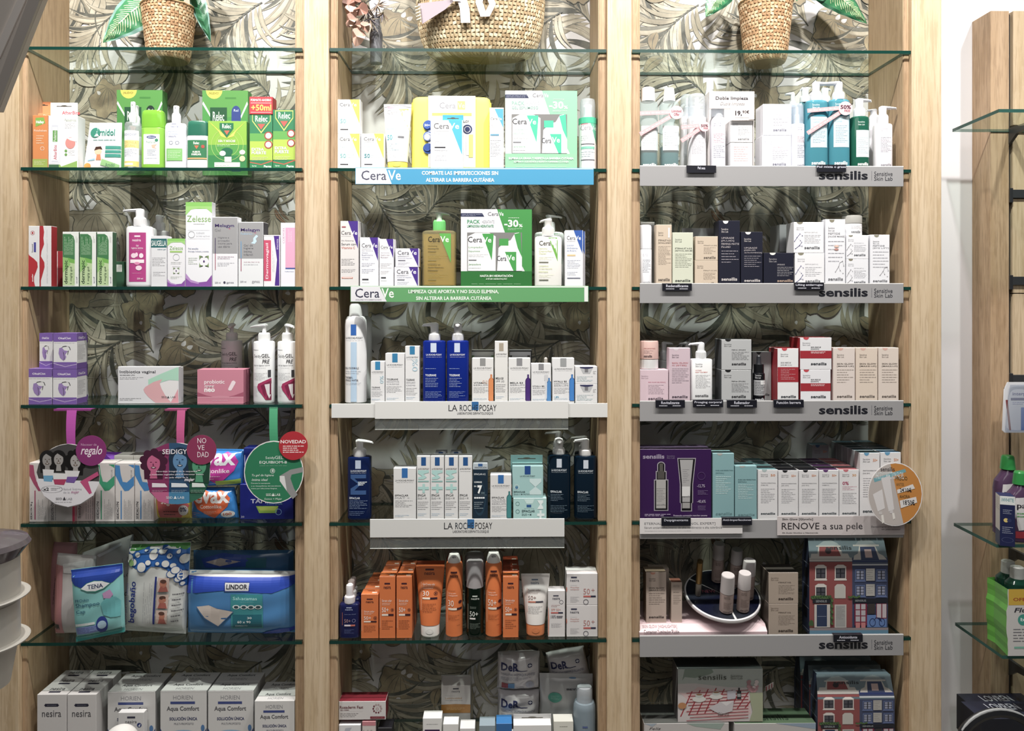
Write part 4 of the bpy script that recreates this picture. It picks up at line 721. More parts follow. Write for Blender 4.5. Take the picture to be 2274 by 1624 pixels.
def wob(label,cx,cy,rx,ry,disc,ops,strip,sc,sy0,badge,bc,bops,Y=-.022,clip_=None,name='shelf_wobbler'):
 c0 = W(cx,cy,Y); r_ = (W(cx + rx,cy,Y).x - c0.x); rz_ = c0.z - W(cx,cy + ry,Y).z
 e = empty(name,(c0.x,Y,c0.z),label,'hanging sign','round signs hanging from the shelf edge')
 def disk(x,z,a,b,y,col,ops,nm,th=.0008):
  m = MB(); n = 48; vs = [(x + a * math.cos(i * 2 * math.pi / n),y,z + b * math.sin(i * 2 * math.pi / n)) for i in range(n)] + [(x + a * math.cos(i * 2 * math.pi / n),y + th,z + b * math.sin(i * 2 * math.pi / n)) for i in range(n)]
  m.add(vs,[tuple(range(n)),tuple(range(n,2 * n))[::-1]] + [(i,n + i,n + (i + 1) % n,(i + 1) % n) for i in range(n)],'#e8e4e4' if nm == 'printed_disc' else col)
  if nm == 'printed_disc': ops = [E(.5,.5,.487,.487,disc)] + ops
  m.gfx(ops,2 * a,2 * b,lambda X,Z,off: (x + X,y - off,z - b + Z),off0=.0001); return m.build(nm,e)
 disk(0,0,r_,rz_,0,disc,ops,'printed_disc')
 if strip:
  s0,s1,s2,s3 = strip; zt = W(cx,sy0,-.003).z - c0.z; zb_ = c0.z * 0 + rz_ * .93
  A_ = [W(s0,sy0,0).x - c0.x,W(s1,sy0,0).x - c0.x,W(s3,cy,Y).x - c0.x,W(s2,cy,Y).x - c0.x]
  m = MB(); N_ = 10; vs = []
  for i in range(N_ + 1):
   t = i / N_; z = zt + (zb_ - zt) * t; y = (-.003 - Y) * (1 - t) ** 1.6 + .0012 * t
   xl = A_[0] + (A_[3] - A_[0]) * t; xr = A_[1] + (A_[2] - A_[1]) * t
   vs += [(xl,y,z),(xr,y,z),(xl,y + .0007,z),(xr,y + .0007,z)]
  fs = []
  for i in range(N_):
   k_ = i * 4; fs += [(k_,k_ + 4,k_ + 5,k_ + 1),(k_ + 2,k_ + 3,k_ + 7,k_ + 6),(k_,k_ + 2,k_ + 6,k_ + 4),(k_ + 1,k_ + 5,k_ + 7,k_ + 3)]
  fs += [(0,1,3,2),(4 * N_,4 * N_ + 2,4 * N_ + 3,4 * N_ + 1)]
  m.add(vs,fs,sc); m.build('strip',e)
  if clip_:
   m = MB(); xl,xr = WX(clip_[0],.0) - c0.x,WX(clip_[1],.0) - c0.x; m.box(xl,xr,-.003 - Y - .001,.02 - Y,zt - .0008,zt,sc,c=.0002); m.box(xl,xr,-.0035 - Y,-.0028 - Y,zt - .004,zt,sc,c=.0002); m.build('clip',e)
 if badge:
  bx_,by_,br = badge; b0 = W(bx_,by_,Y - .001); disk(b0.x - c0.x,b0.z - c0.z,br * r_ / rx,br * r_ / rx,-.0022 if clip_ != 9 else .002,bc,bops,'badge')
 return e
def face(x,y,r,sk,hair,curly=0,dk='#55402f'):
 o_ = [E(x,y - r * .15,r * 1.25,r * 1.35,hair),P([(x - r * 1.2,y),(x + r * 1.2,y),(x + r * 1.1,y + r * 2.1),(x - r * 1.1,y + r * 2.1)],hair)]
 if curly: o_ += [E(x + r * 1.2 * math.cos(a),y - r * .1 + r * 1.2 * math.sin(a),r * .5,r * .5,hair) for a in [k * .7 - 3.6 for k in range(8)]]
 return o_ + [P([(x - r * .3,y + r * .7),(x + r * .3,y + r * .7),(x + r * .45,y + r * 2),(x - r * .45,y + r * 2)],sk),E(x,y + r * .1,r * .78,r * 1.05,sk),P([(x - r * .8,y - r * .4),(x - r * .2,y - r * .95),(x + r * .8,y - r * .3),(x + r * .6,y - r * 1.05),(x - r * .6,y - r * 1.05)],hair),
                 E(x - r * .3,y - r * .05,r * .12,r * .06,dk),E(x + r * .3,y - r * .05,r * .12,r * .06,dk),P([(x - r * .05,y),(x + r * .08,y + r * .38),(x - r * .12,y + r * .38)],dk),E(x,y + r * .62,r * .32,r * .14,dk),P([(x - r * .26,y + r * .57),(x + r * .26,y + r * .57),(x,y + r * .69)],'#efe9e4')]
women = [P([(.03,.55),(.0,.45),(.03,.33),(.1,.2),(.2,.1),(.35,.03),(.5,0),(.65,.03),(.8,.1),(.9,.2),(.98,.35),(1,.5),(.99,.6)],'#4c4a4a')] + face(.17,.25,.1,'#9a9694','#201e1e') + face(.35,.24,.095,'#a29e9c','#1c1a1a') + face(.62,.27,.105,'#aaa6a4','#181616',1) + [P([(.0,.56),(1,.6),(.98,.66),(.9,.82),(.7,.95),(.5,1),(.3,.95),(.12,.82),(.03,.66)],'#e6e4ea'),P([(.69,.6),(.97,.44),(.99,.5),(.82,.6),(.88,.78),(.84,.8)],'#c84a80'),
 P([(.1,.40),(.28,.41),(.27,.5),(.11,.5)],'#e2e0e2'),P([(.11,.5),(.27,.5),(.25,.6),(.12,.59)],'#6aaad0'),P([(.45,.42),(.69,.43),(.66,.52),(.47,.52)],'#e2e0e2'),P([(.47,.52),(.66,.52),(.6,.62),(.47,.61)],'#7a5aa8'),P([(.26,.46),(.5,.47),(.48,.56),(.27,.56)],'#e8e6e8'),P([(.27,.56),(.48,.56),(.44,.65),(.29,.64)],'#b83a64'),
 T('x2',.11,.69,.2,.74,'#2a2a2e',.02),L(.23,.69,.38,.74,2,'#4a4a50'),O(.25,.715,.0001 + .17,.055,.01,'#9a9aa0'),T('Salud Íntima',.43,.69,.72,.73,'#a8a8b2'),T('de la',.43,.75,.53,.78,'#a8a8b2'),T('mujer',.55,.74,.68,.8,'#b0508a',0,.3),T('SEID',.31,.85,.41,.885,'#55555a'),T('LAB',.48,.85,.57,.885,'#9a9aa0'),P([(.42,.888),(.445,.835),(.47,.888)],'#44444c'),L(.29,.91,.56,.93,1,'#55555a')]
wob('round leaflet on a magenta strip showing three laughing women above coloured bags',151.5,1056,70,70,'#e6e4ea',women,(150,172,148,167),'#a8409a',909,(203,1001,34),'#8c2f74',[T('Neceser de',.17,.26,.68,.34,'#d8a8cc'),T('regalo',.16,.34,.86,.72,'#f2e4ee',.01,.35)],clip_=(121,204))
w2 = [P([(.12,.1),(.3,.02),(.36,.0),(.36,1),(.2,.95),(.06,.8),(0,.5),(.04,.25)],'#8a2f62'),P([(.36,0),(.5,0),(.68,.04),(.68,.98),(.5,1),(.36,.99)],'#2f5478'),P([(.68,.04),(.88,.15),(.99,.4),(.98,.65),(.88,.88),(.68,.98)],'#2f6a54')] + face(.12,.32,.13,'#c8608c','#4a1c38',1,'#6a2448') + face(.53,.28,.14,'#5c8cb8','#1e344c',0,'#24405e') + face(.83,.36,.14,'#4c9a74','#1c4434',0,'#1e4a38') + [P([(.03,.66),(.36,.66),(.36,.8),(.07,.8)],'#8a2a60'),P([(.36,.66),(.68,.66),(.68,.8),(.36,.8)],'#20466c'),P([(.68,.66),(.97,.66),(.92,.8),(.68,.8)],'#1f5a44'),P([(.08,.8),(.36,.8),(.36,.99),(.2,.95)],'#c4608e'),P([(.36,.8),(.68,.8),(.68,.98),(.5,1),(.36,.99)],'#3f86b0'),
 T('SEIDIGYN',.26,.1,.72,.18,'#eeeaf0',.01),T('Abordaje integral de la sequedad',.16,.45,.80,.48,'#e8e2ea',.01),T('y molestias vaginales para el bienestar íntimo',.06,.5,.9,.53,'#e8e2ea',.01),T('en cada etapa de la',.3,.55,.66,.58,'#e8e2ea',.01),T('mujer',.6,.57,.76,.64,'#f2ecf4',.02,.3),P([(.1,.65),(.3,.66),(.34,.72),(.1,.72)],'#eadfe8'),P([(.4,.65),(.62,.66),(.66,.72),(.4,.72)],'#dfe6ee'),P([(.72,.65),(.9,.66),(.93,.72),(.72,.72)],'#dfeae4'),L(.1,.76,.33,.8,2,'#d8b0c8'),L(.4,.76,.64,.82,3,'#a8c4dc'),L(.7,.76,.92,.82,3,'#a8ccb8'),T('SEID',.32,.87,.42,.91,'#e8eef4'),T('LAB',.5,.87,.6,.91,'#e8eef4'),P([(.435,.912),(.46,.86),(.485,.912)],'#e8eef4')]
wob('round leaflet on a pink strip with three women tinted rose, blue and green',395.5,1052,71.5,68,'#2f5478',w2,(395,413,392,409),'#b0487c',909,(448,999,33),'#8f2f58',[T('NO',.36,.1,.66,.28,'#ecdce4'),T('VE',.36,.34,.6,.51,'#ecdce4'),T('DAD',.36,.57,.74,.75,'#ecdce4')],clip_=(367,416))
w3 = [P([(.6,.56),(.78,.46),(.99,.42),(.99,.5),(.8,.54),(.78,.6),(.84,.76),(.9,.86),(.82,.93),(.7,.78),(.6,.64)],'#8f8f8f'),P([(.6,.56),(.68,.56),(.72,.8),(.6,.64)],'#dadada'),T('Seidy',.36,.25,.52,.3,'#dfeae4'),T('GEL',.52,.24,.66,.29,'#dfeae4'),T('EQUIBIOM-8',.26,.32,.72,.37,'#e9f0ec',.005),L(.26,.39,.72,.405,1,'#a0c8b4'),T('8',.465,.455,.5,.5,'#eef4f0',.02),O(.48,.48,.04,.04,.006,'#eef4f0'),T('Tu gel de higiene',.13,.53,.5,.575,'#dcebe2',.005,.25),T('íntima ideal',.13,.6,.4,.64,'#dcebe2',.005,.25),T('Durante la menopausia',.12,.665,.44,.69,'#cfe2d8',.01),T('o en desequilibrios del microbioma',.12,.71,.62,.735,'#cfe2d8',.01),T('íntimo por infecciones fúngicas.',.12,.75,.56,.775,'#cfe2d8',.01),T('SEID',.37,.84,.46,.88,'#e6eee8'),T('LAB',.52,.84,.61,.88,'#e6eee8'),P([(.465,.882),(.49,.83),(.515,.882)],'#e6eee8'),T('Somos + Mujer',.34,.91,.64,.95,'#dcebe2',.0,.3)]
wob('round green leaflet with a grey leg shape, hanging on a green strip',608,1049,66,69.5,'#1f7a54',w3,(599,617.5,599,617.5),'#2f8a60',905,(651.6,990,32),'#b41c2c',[T('NOVEDAD',.06,.3,.94,.42,'#f6eaea',.02),L(.14,.48,.86,.76,4,'#ecc4c4',.5)],clip_=(599,617))
# ================================================================ LEFT BAY, row 6
CB = PET('#c6c8cc',.42,.25)
bag('dusty pink sponge pack in clear film, leaning at the left wall behind the others',5,[(120,1204),(172,1206),(160,1412),(101,1412)],.03,M('#a8757c',.5),[LV(.3,.4,.4,.75,1,'#5a4048')],.118,seed=6,cat='pack',crimp=0,base=ZS[5] + .0005)
bag('pink sponge pack with white face wrapped in creased clear film',5,[(128,1228),(214,1236),(208,1424),(124,1426)],.045,M('#bfb9b8',.25),[R(.0,.12,.28,.98,'#b87c80'),R(.04,.85,.2,.92,'#4a4a4a'),P([(.25,.1),(.8,.04),(.8,.2),(.3,.2)],'#cfcccb')],.052,seed=7,wr=.004,crimp=0,base=ZS[5] + .0005)
bag('large grey translucent plastic bag with crumpled top corners',5,[(182,1238),(297,1186),(291,1410),(182,1414)],.04,M('#a9a7a9',.25),[T('COLÓ',.78,.45,.98,.49,'#44444a',.01),LV(.84,.25,.98,.37,5,'#4a4a50'),T('ECO',.8,.68,.98,.73,'#3a3a40',.02),P([(.35,.1),(.8,.05),(.82,.08),(.4,.14)],'#c9cbd4')],.15,seed=8,wr=.006,crimp=0,base=ZS[5] + .0005)
bag('teal and dark blue shampoo cap sachet, tilted, its lower seal over the shelf edge',5,[(158.5,1266),(273,1251),(278,1409),(171,1432)],.035,M('#7fc4c4',.22),[P([(.0,.0),(1,.0),(1,.14),(.86,.22),(.6,.3),(.35,.27),(.1,.2),(.03,.14)],'#1d3f98'),P([(.23,.26),(.35,.19),(.5,.165),(.66,.18),(.82,.235),(.7,.3),(.52,.335),(.36,.31)],'#1a7a6a'),P([(.24,.255),(.36,.195),(.5,.175),(.66,.185),(.8,.235),(.68,.29),(.52,.315),(.36,.3)],'#e6e9ec'),T('TENA',.37,.215,.68,.275,'#34416a',.02),T('PROskin',.1,.40,.38,.44,'#2a5a78',.005),T('Shampoo',.1,.46,.6,.53,'#235470',.008),T('Cap',.1,.55,.3,.61,'#235470',.008),P([(.62,.5),(.74,.42),(.9,.44),(.98,.52),(.97,.74),(.8,.72),(.66,.67),(.64,.6)],'#5fb0b4'),P([(.66,.36),(.8,.32),(.86,.4),(.8,.45),(.68,.43)],'#b48ab4'),R(.06,.74,.48,.775,'#dfe9e8'),R(.06,.79,.55,.89,'#7f94cc'),L(.08,.8,.5,.88,4,'#44549a'),E(.62,.8,.12,None,'#2a3f90'),E(.62,.8,.09,.058,'#a8c8dc'),R(.0,.93,1,1,'#2f9a96')],.0,seed=9,wr=.002,name='sachet',crimp=.05,cat='sachet',base=ZS[5] + .003)
bub = [(.08,.08),(.2,.12),(.33,.06),(.47,.11),(.6,.07),(.73,.12),(.86,.08),(.95,.16),(.14,.2),(.4,.19),(.55,.2),(.3,.24),(.68,.2),(.8,.22),(.9,.28),(.06,.17),(.78,.31),(.88,.37),(.95,.42),(.94,.33),(.84,.27)]
bo = [P([(.0,.035),(1,.0),(1,.07),(.6,.05),(.3,.06),(0,.1)],'#3f7f3c'),P([(0,.06),(1,.05),(1,.46),(.93,.44),(.8,.34),(.72,.27),(.6,.24),(.45,.23),(.36,.3),(.25,.27),(0,.24)],'#1f5ea8')]
for i_,(x_,y_) in enumerate(bub): bo += [E(x_,y_,(.062,.045,.03,.07)[i_ % 4] + .012,(.036,.026,.019,.05)[i_ % 4] + .007,'#1a4f96'),E(x_,y_,(.062,.045,.03,.07)[i_ % 4],(.036,.026,.019,.05)[i_ % 4],'#d0d0cc')]
bo += [E(.1,.21,.055,.035,'#7fa862'),V('begobaño',.12,.4,.26,.86,'#232f80',.02),V('esponjas con jabón',.03,.44,.1,.9,'#4a5a9a',.0),LV(.35,.4,.5,.85,5,'#9a9aa0',.2),R(.53,.34,.56,.86,'#24307c')]
for y_ in (.35,.53,.70): bo += [R(.58,y_,.76,y_ + .15,'#c9b0a4'),E(.67,y_ + .06,.055,.045,'#b8745c'),P([(.6,y_ + .15),(.63,y_ + .09),(.72,y_ + .09),(.75,y_ + .15)],'#a85c50'),E(.67,y_ + .035,.05,.02,'#5a3a30')]
bo += [L(.82,.5,.98,.85,6,'#6a6a6e',.25)]
bag('white soap sponge pack with blue bubbles round its neck and three small baby pictures',5,[(290,1202),(424,1204),(413,1412),(277,1404)],.055,M('#cdd0cd',.22),bo,.045,seed=10,wr=.005,base=ZS[5] + .0005,crimp=.04)
def lind(y0=.0):
 return [P([(0,.0),(1,.0),(1,.055),(0,.06)],'#d0d0d0'),P([(0,.06),(1,.055),(1,.2),(.82,.29),(.6,.27),(.4,.24),(.2,.28),(0,.34)],'#2448b4'),P([(.39,.12),(.62,.12),(.62,.26),(.39,.26)],'#1a2f80'),P([(.395,.13),(.615,.13),(.61,.25),(.4,.25)],'#c8cace'),T('LINDOR',.41,.15,.6,.225,'#2a2a38',.03),R(.45,.3,.74,.85,'#2f8c94'),R(.465,.62,.73,.83,'#176878'),T('Salvacamas',.47,.34,.69,.39,'#a8e0e0',.008),L(.54,.41,.66,.43,1,'#7ac0c4')] + [E(x_,.5,.033,None,'#e4ecec') for x_ in (.5,.57,.635,.7)] + [E(x_,.5,.021,None,'#2a4a54') for x_ in (.5,.57,.635,.7)] + [T('30',.6,.655,.64,.69,'#e4ecec',.01),T('60 x 90',.51,.715,.63,.755,'#e4ecec',.01),T('COMPACTO',.49,.785,.6,.81,'#c0d8dc'),P([(.12,.52),(.25,.47),(.33,.52),(.48,.57),(.33,.83),(.2,.69)],'#3a6a9c'),P([(.13,.515),(.25,.475),(.33,.525),(.47,.575),(.33,.81),(.21,.68)],'#cbbfb6'),P([(.7,.98),(.76,.92),(.88,.88),(1,.89),(1,.94),(.85,.98)],'#2040a8')]
bag('large blue bed pad pack with a dark blue wave and turquoise panel',5,[(415,1265),(655.5,1268),(655.5,1413),(418,1413)],.07,M('#4482ba',.16),lind(),.05,seed=11,wr=.0022,crimp=0,base=ZS[5] + .0005)
bag('second blue bed pad pack behind, only its filmy top showing',5,[(430,1222),(652,1222),(652,1400),(430,1400)],.05,M('#33608c',.2),[P([(.1,.1),(.3,.02),(.6,.05),(.55,.2),(.15,.22)],'#2a4aa0'),P([(.15,.14),(.3,.08),(.5,.13),(.3,.19)],'#b8aaa4'),R(.55,.08,.75,.22,'#1a6070')],.142,seed=12,wr=.005,crimp=0,base=ZS[5] + .0005)
# ================================================================ LEFT BAY, row 7
def neso(): return [R(.27,.14,.72,.185,'#26263a'),E(.27,.1625,.025,None,'#26263a'),E(.72,.1625,.025,None,'#26263a'),L(.34,.15,.66,.175,1,'#8a8a98'),T('nesira',.17,.24,.82,.34,'#46464c'),T('Solução',.12,.64,.62,.71,'#3a3a40',.02),T('única',.12,.73,.44,.79,'#3a3a40',.02),T('desinfeta, limpa,',.12,.83,.68,.87,'#6a6a70')]
nt_ = top_gfx([T('nesira',.25,.15,.75,.5,'#2c2c34',.01),R(.3,.62,.7,.78,'#26263a')])
row_ = ('front','second','third')
for i_ in range(3):
 for j_,(a_,b_,s_) in enumerate(((82,148,'left'),(149,214,'right'))):
  yo = .012 + i_ * .0415; q0 = WX(a_,.012); q1 = WX(b_,.012)
  k_ = (D + .012) / (D + yo)
  ua,ub = 1112 + (a_ - 1112) * k_ ,1112 + (b_ - 1112) * k_; vt = V0 + (1543 - V0) * k_
  box('carton','white solution carton on the lowest shelf, %s one of the %s row' % (s_,row_[i_]),6,ua,ub,vt,'#cfcccb',neso() if i_ == 0 else [],d=.0405,yf=yo,ex=nt_,group='white solution cartons in the lower left corner')
def hor(): return [T('HORIEN',.28,.07,.7,.135,'#8f8f94'),R(.22,.165,.75,.205,'#3c4a86'),T('Aqua Comfort',.14,.24,.84,.33,'#55555c',.02),T('SOLUCIÓN ÚNICA',.2,.4,.8,.46,'#38406a',.03),T('MULTI-PROPÓSITO',.3,.49,.72,.53,'#6a6a78'),P([(0,.58),(.1,.72),(.3,.84),(.5,.88),(.7,.84),(.9,.72),(1,.58),(1,1),(0,1)],'#27407e'),E(.5,.75,.42,.14,'#8fb4d0'),E(.5,.76,.36,.115,'#d8dcdc'),E(.5,.77,.3,.1,'#8aac98'),E(.5,.76,.19,.11,'#2f78b4'),P([(.38,.76),(.44,.72),(.48,.8),(.5,.93),(.4,.85)],'#a0b8dc'),P([(.62,.76),(.56,.72),(.52,.8),(.5,.93),(.6,.85)],'#a0b8dc'),E(.16,.9,.14,.1,'#6f9ccc'),E(.84,.9,.14,.1,'#6f9ccc'),E(.92,.58,.04,.05,'#4a78ac')]
ht_ = top_gfx([T('Aqua Comfort',.18,.2,.82,.5,'#3a3a40',.02),T('HORIEN',.3,.62,.68,.85,'#8a8a8e')])
for i_,(a_,b_,vt_,l_) in enumerate(((238.6,345,1537,'directly right of the white solution cartons'),(355.5,459,1535,'second from the left of its kind'),(461.5,563,1535,'third from the left of its kind'),(565,654.5,1557,'pulled forward beside the oak post'))):
 for j_ in range(2):
  yo = (.03 if i_ < 3 else .012) + j_ * .0475; k_ = (D + (.03 if i_ < 3 else .012)) / (D + yo)
  box('carton',('white lens solution carton with blue petals, ' if j_ == 0 else 'plain white carton behind the lens carton ') + l_,6,1112 + (a_ - 1112) * k_,1112 + (b_ - 1112) * k_,V0 + (vt_ - V0) * k_,'#d0cfce',hor() if j_ == 0 else [],d=.0465,yf=yo,ex=ht_,group='lens solution cartons with blue petals',side='#a8a8a8')
box('carton','small white travel carton with a round blue plane badge, in front of the lens cartons',6,262,320,1583,'#d9d8d8',[R(.35,.08,.66,.12,'#3a3a50'),T('nesira',.28,.16,.72,.22,'#4a4a50'),E(.82,.26,.09,None,'#2c3c78'),P([(.77,.28),(.87,.23),(.84,.3)],'#d8dce8'),T('Solución única',.2,.4,.75,.44,'#6a6a70'),T('peróxido',.3,.47,.78,.51,'#6a6a70')],d=.017,yf=.006)
# ================================================================ MIDDLE BAY, row 2
YL = '#efe23c'
def c50(): return cer(YL,.55,0,.72,.12,.84,.1,.1,(('Fluido',.27,.05,.36,'#a9cdd2'),('Protector',.34,.05,.48,'#a9cdd2')),.86,spf=.57)
g_ = 'white and yellow sun care cartons'
oc = box('carton','white and yellow sun carton, lower one against the oak post',1,748,800.5,297.5,'#ececec',c50(),d=.03,group=g_)
box('carton','white and yellow sun carton standing on top of the other at the oak post',1,748,800.5,221,'#ececec',c50(),d=.03,z=TOP[oc.name],group=g_)
box('carton','white and yellow sun carton, right one of the bottom pair, with a darker 50',1,801.5,854,297,'#ececec',c50() + [T('50',.14,.57,.38,.69,'#2f8f9a',.01)],d=.03,group=g_)
tubeb('white tube with a yellow triangle, standing on its yellow cap',1,849,912,227,(861.5,906.5),358,'#e9e9ec','#ecd63a',[R(0,.05,.34,.08,'#d98a9c'),T('Cera',.0,.1,.52,.18,'#77777c'),P([(.55,.08),(1.05,.08),(1.08,.45)],YL),T('Ve',.6,.11,.88,.18,'#fbf6b0',.01),T('Lácteo',.0,.26,.28,.29,'#8ac0c8'),T('Protector',.0,.32,.42,.35,'#8ac0c8'),T('Hidratante',.0,.42,.45,.45,'#5a9cba'),T('50',.02,.54,.28,.63,'#4aa3ae',.01),R(.55,.565,.85,.595,'#6a6a70'),L(.05,.68,.6,.82,4,'#8ab8c8'),L(.1,.86,.9,.94,3,'#b8c8d0')])
# quilted yellow case holding a white card
xa,xb = WX(912,.03),WX(1091,.03); e = empty('beauty_case',((xa + xb) / 2,.06,ZS[1] + .0004),'bright yellow padded beauty case wrapped by a white card','beauty case')
hh = W(1000,213,.03).z - ZS[1]; m = MB(); wd = (xb - xa) / 2
m.loft([(0,.027,wd * .96,4)],M(YL),40,cap=False) if 0 else None
m.loft([(.0005,wd * .97,.026,5),(.006,wd,.03,5),(hh * .9,wd * .985,.03,5),(hh * .97,wd * .965,.027,5),(hh,wd * .9,.018,5)],M(YL,.6),64); m.build('case_body',e)
m = MB(); z_ = hh * .52
m.tube([(-wd * .98,-.012,hh * .1),(-wd * 1.002,-.014,hh * .5),(-wd * .985,-.012,hh * .93)],.0012,M('#c9b52a'),8); m.tube([(wd * .98,-.012,hh * .1),(wd * 1.002,-.014,hh * .5),(wd * .985,-.012,hh * .93)],.0012,M('#c9b52a'),8); m.build('zip',e)
c0,c1 = WX(951,.029) - (xa + xb) / 2,WX(1056,.029) - (xa + xb) / 2; m = MB(); m.box(c0,c1,-.0325,-.0305,0,hh * .995,M('#e3e3e6',.35))
m.gfx([T('Cera',.24,.09,.58,.17,'#8f8f96'),R(.62,.07,.78,.185,'#ecdc6a'),T('Ve',.63,.095,.77,.165,'#f7f0bc',.01),R(.08,.23,.92,.27,'#e2cf5a'),L(.2,.235,.8,.262,1,'#a89a4a'),T('¡CÓDIGO REGALO!',.2,.32,.86,.37,'#4a4436',.02),O(.83,.45,.1,None,.03,'#26305c'),E(.83,.45,.055,None,'#26305c'),E(.0,.40,.11,None,'#2f55a8'),E(.0,.55,.11,None,'#d5dcea'),O(.0,.55,.11,None,.02,'#3a62b4'),E(.0,.71,.11,None,'#2f55a8'),R(.8,.52,.86,.8,'#f4e3e6'),R(.86,.52,.95,.83,'#ecd968'),R(0,.96,1,1,'#ecdc5a')],c1 - c0,hh * .995,lambda x,z,off: (x + (c0 + c1) / 2,-.0325 - off,z)); m.build('card_sleeve',e)
m = MB(); xk = WX(936,.028) - (xa + xb) / 2
for k_,(y_,c_) in enumerate(((279,'#2f55a8'),(305,'#dfe4ee'),(328,'#2f55a8'))):
 zc_ = W(950,y_,.028).z - ZS[1]; m.gfx([E(.5,.5,.48,.48,c_),O(.5,.5,.46,.46,.06,'#4a6ab4')] + ([T('50+',.15,.35,.85,.65,'#e9eefa',.02)] if k_ == 0 else []),.019,.019,lambda x,z,off: (x + WX(949,.028) - (xa + xb) / 2,-.0346 - off,zc_ - .0095 + z))
m.build('round_stickers',e)
box('carton','white patch carton with a sky blue triangle, in front of the yellow case',1,956,1028.5,267,'#eaeaee',cer('#3fb2d4',.55,.0,.72,.1,.88,.06,.12,(('Parches Control',.26,.035,.5,'#b0b4c0'),('Imperfecciones',.31,.035,.5,'#b0b4c0'),('Patches Controllo',.6,.035,.56,'#b0b4c0')),.55) + [L(.12,.4,.5,.5,4,'#c4c6cf'),L(.12,.72,.5,.84,4,'#c4c6cf')],d=.014,yf=.006,tab=(983,1029,255,'#2a9cb8'))
box('carton','slim white gel carton with a blue triangle, between yellow case and pale green pack',1,1087,1119,239,'#e6e6e8',cer('#4aa8d8',.35,.02,.33,.06,.86,.16,.04,(('Gel',.27,.02,.24,'#9a9aa4'),('Control',.3,.02,.5,'#9a9aa4'),('Imperfecciones',.33,.02,.7,'#9a9aa4')),None) + [R(.06,.43,.66,.455,'#5a9ab8'),L(.06,.52,.8,.8,11,'#b4b6bf')],d=.03,yf=.014)
def pack(c1,c2,t2,foot,f2):
 return [P([(.51,0),(1,0),(1,1),(.0,1),(.0,.80),(.9,.80),(.62,.3)],c1),R(0,.8,1,1,c2),P([(0,.05),(.3,.05),(.33,.095),(0,.095)],'#2a3152'),L(.015,.058,.3,.09,2,'#b0b4c8'),T('Cera',.38,.035,.53,.085,'#77777e',.005),T('Ve',.54,.035,.6,.085,'#ffffff',.01),T('PACK',.09,.135,.27,.185,t2,.02),T('HIDRATANTE',.3,.14,.47,.18,'#b0b4b8'),T(foot[2],.09,.2,.46,.235,t2,.015),T('-30',.61,.135,.81,.23,'#f2f6f2',.03),T('%',.815,.19,.87,.23,'#f2f6f2',.02),L(.67,.1,.82,.12,1,'#eef4ee'),L(.66,.245,.86,.27,2,'#eef4ee'),
   R(.09,.3,.86,.795,'#7c7b7a'),P([(.1,.35),(.2,.305),(.4,.305),(.49,.35),(.49,.795),(.1,.795)],'#e4e4e6'),P([(.3,.315),(.46,.315),(.46,.36),(.435,.66)],f2),T('Cera',.1,.355,.3,.43,'#2c2c32',.01),T('Ve',.31,.36,.43,.43,'#eef6ee',.015),T('Limpiador',.11,.48,.32,.51,c1),T('Espumoso',.11,.53,.27,.56,c1),L(.11,.58,.38,.62,3,'#b0b4b8'),R(.11,.65,.22,.665,'#7a7a80'),T('Jerpiadora',.11,.70,.28,.73,c1),L(.11,.75,.28,.77,1,'#a0a4a8'),
   P([(.53,.5),(.62,.42),(.7,.4),(.76,.31),(.82,.3),(.84,.48),(.86,.6),(.86,.795),(.51,.795)],'#e9e9ec'),P([(.54,.38),(.67,.38),(.67,.47),(.54,.47)],f2),P([(.75,.32),(.84,.3),(.86,.62),(.8,.5)],f2),P([(.62,.55),(.78,.55),(.78,.795),(.74,.795)],f2),T('Cera',.51,.6,.64,.67,'#3a3a42',.01),T('Ve',.65,.59,.76,.66,'#eef6ee',.015),T(foot[0],.05 if len(foot[0]) > 24 else .27,.84,.95 if len(foot[0]) > 24 else .73,.875,'#eef4ee',.02),T(foot[1],.12 if len(foot[0]) > 24 else .35,.885,.88 if len(foot[0]) > 24 else .65,.915,'#dfeade',.01,.25),L(.15,.96,.85,.97,1,'#cfe0cf')]
box('gift_carton','pale green and white pair pack marked -30% with a window showing two bottles',1,1121.5,1282,201.5,'#e8e8ea',pack('#86c8a0','#8cc3a0','#8ab8a8',('ELIMINA LA GRASA Y RESPETA LA BARRERA CUTÁNEA','ELIMINA A OLEOSIDADE E RESPEITA A BARREIRA CUTÂNEA','GEL ESPUMOSO'),'#35c49a'),d=.06,yf=.014,side='#86c8a0',cat='gift box')
fo = can('white foam bottle with a jade green collar under a clear cap, beside the oak post',1,1287,1328,262,(1292,1326),221,'#e6e2e2',PET('#eef2f6',.3),[R(0,.05,1,1,'#ececee'),R(.05,.06,.45,.09,'#c88a94'),T('Cera',.02,.10,.62,.2,'#8a8a92'),P([(.6,.06),(.98,.06),(1,.5)],'#5fb89a'),T('Ve',.66,.11,.95,.2,'#e9f6ee',.01),L(.04,.3,.6,.42,3,'#b0c0bc'),R(.05,.47,.85,.49,'#6a6a72'),R(.05,.53,.85,.58,'#7ac4ae'),L(.05,.62,.85,.75,3,'#9ab0b8'),R(.05,.79,.85,.81,'#6a6a72')],name='foam_bottle',yf=.016)
m = MB(); a_ = (WX(1328,.016) - WX(1287,.016)) / 2; hs = W(1300,273,.016).z - ZS[1]; m.loft([(hs - .0005,a_ * 1.01,a_ * 1.01),(hs + .014,a_ * 1.01,a_ * 1.01)],M('#3fbf98',.25),32); m.build('green_collar',fo)
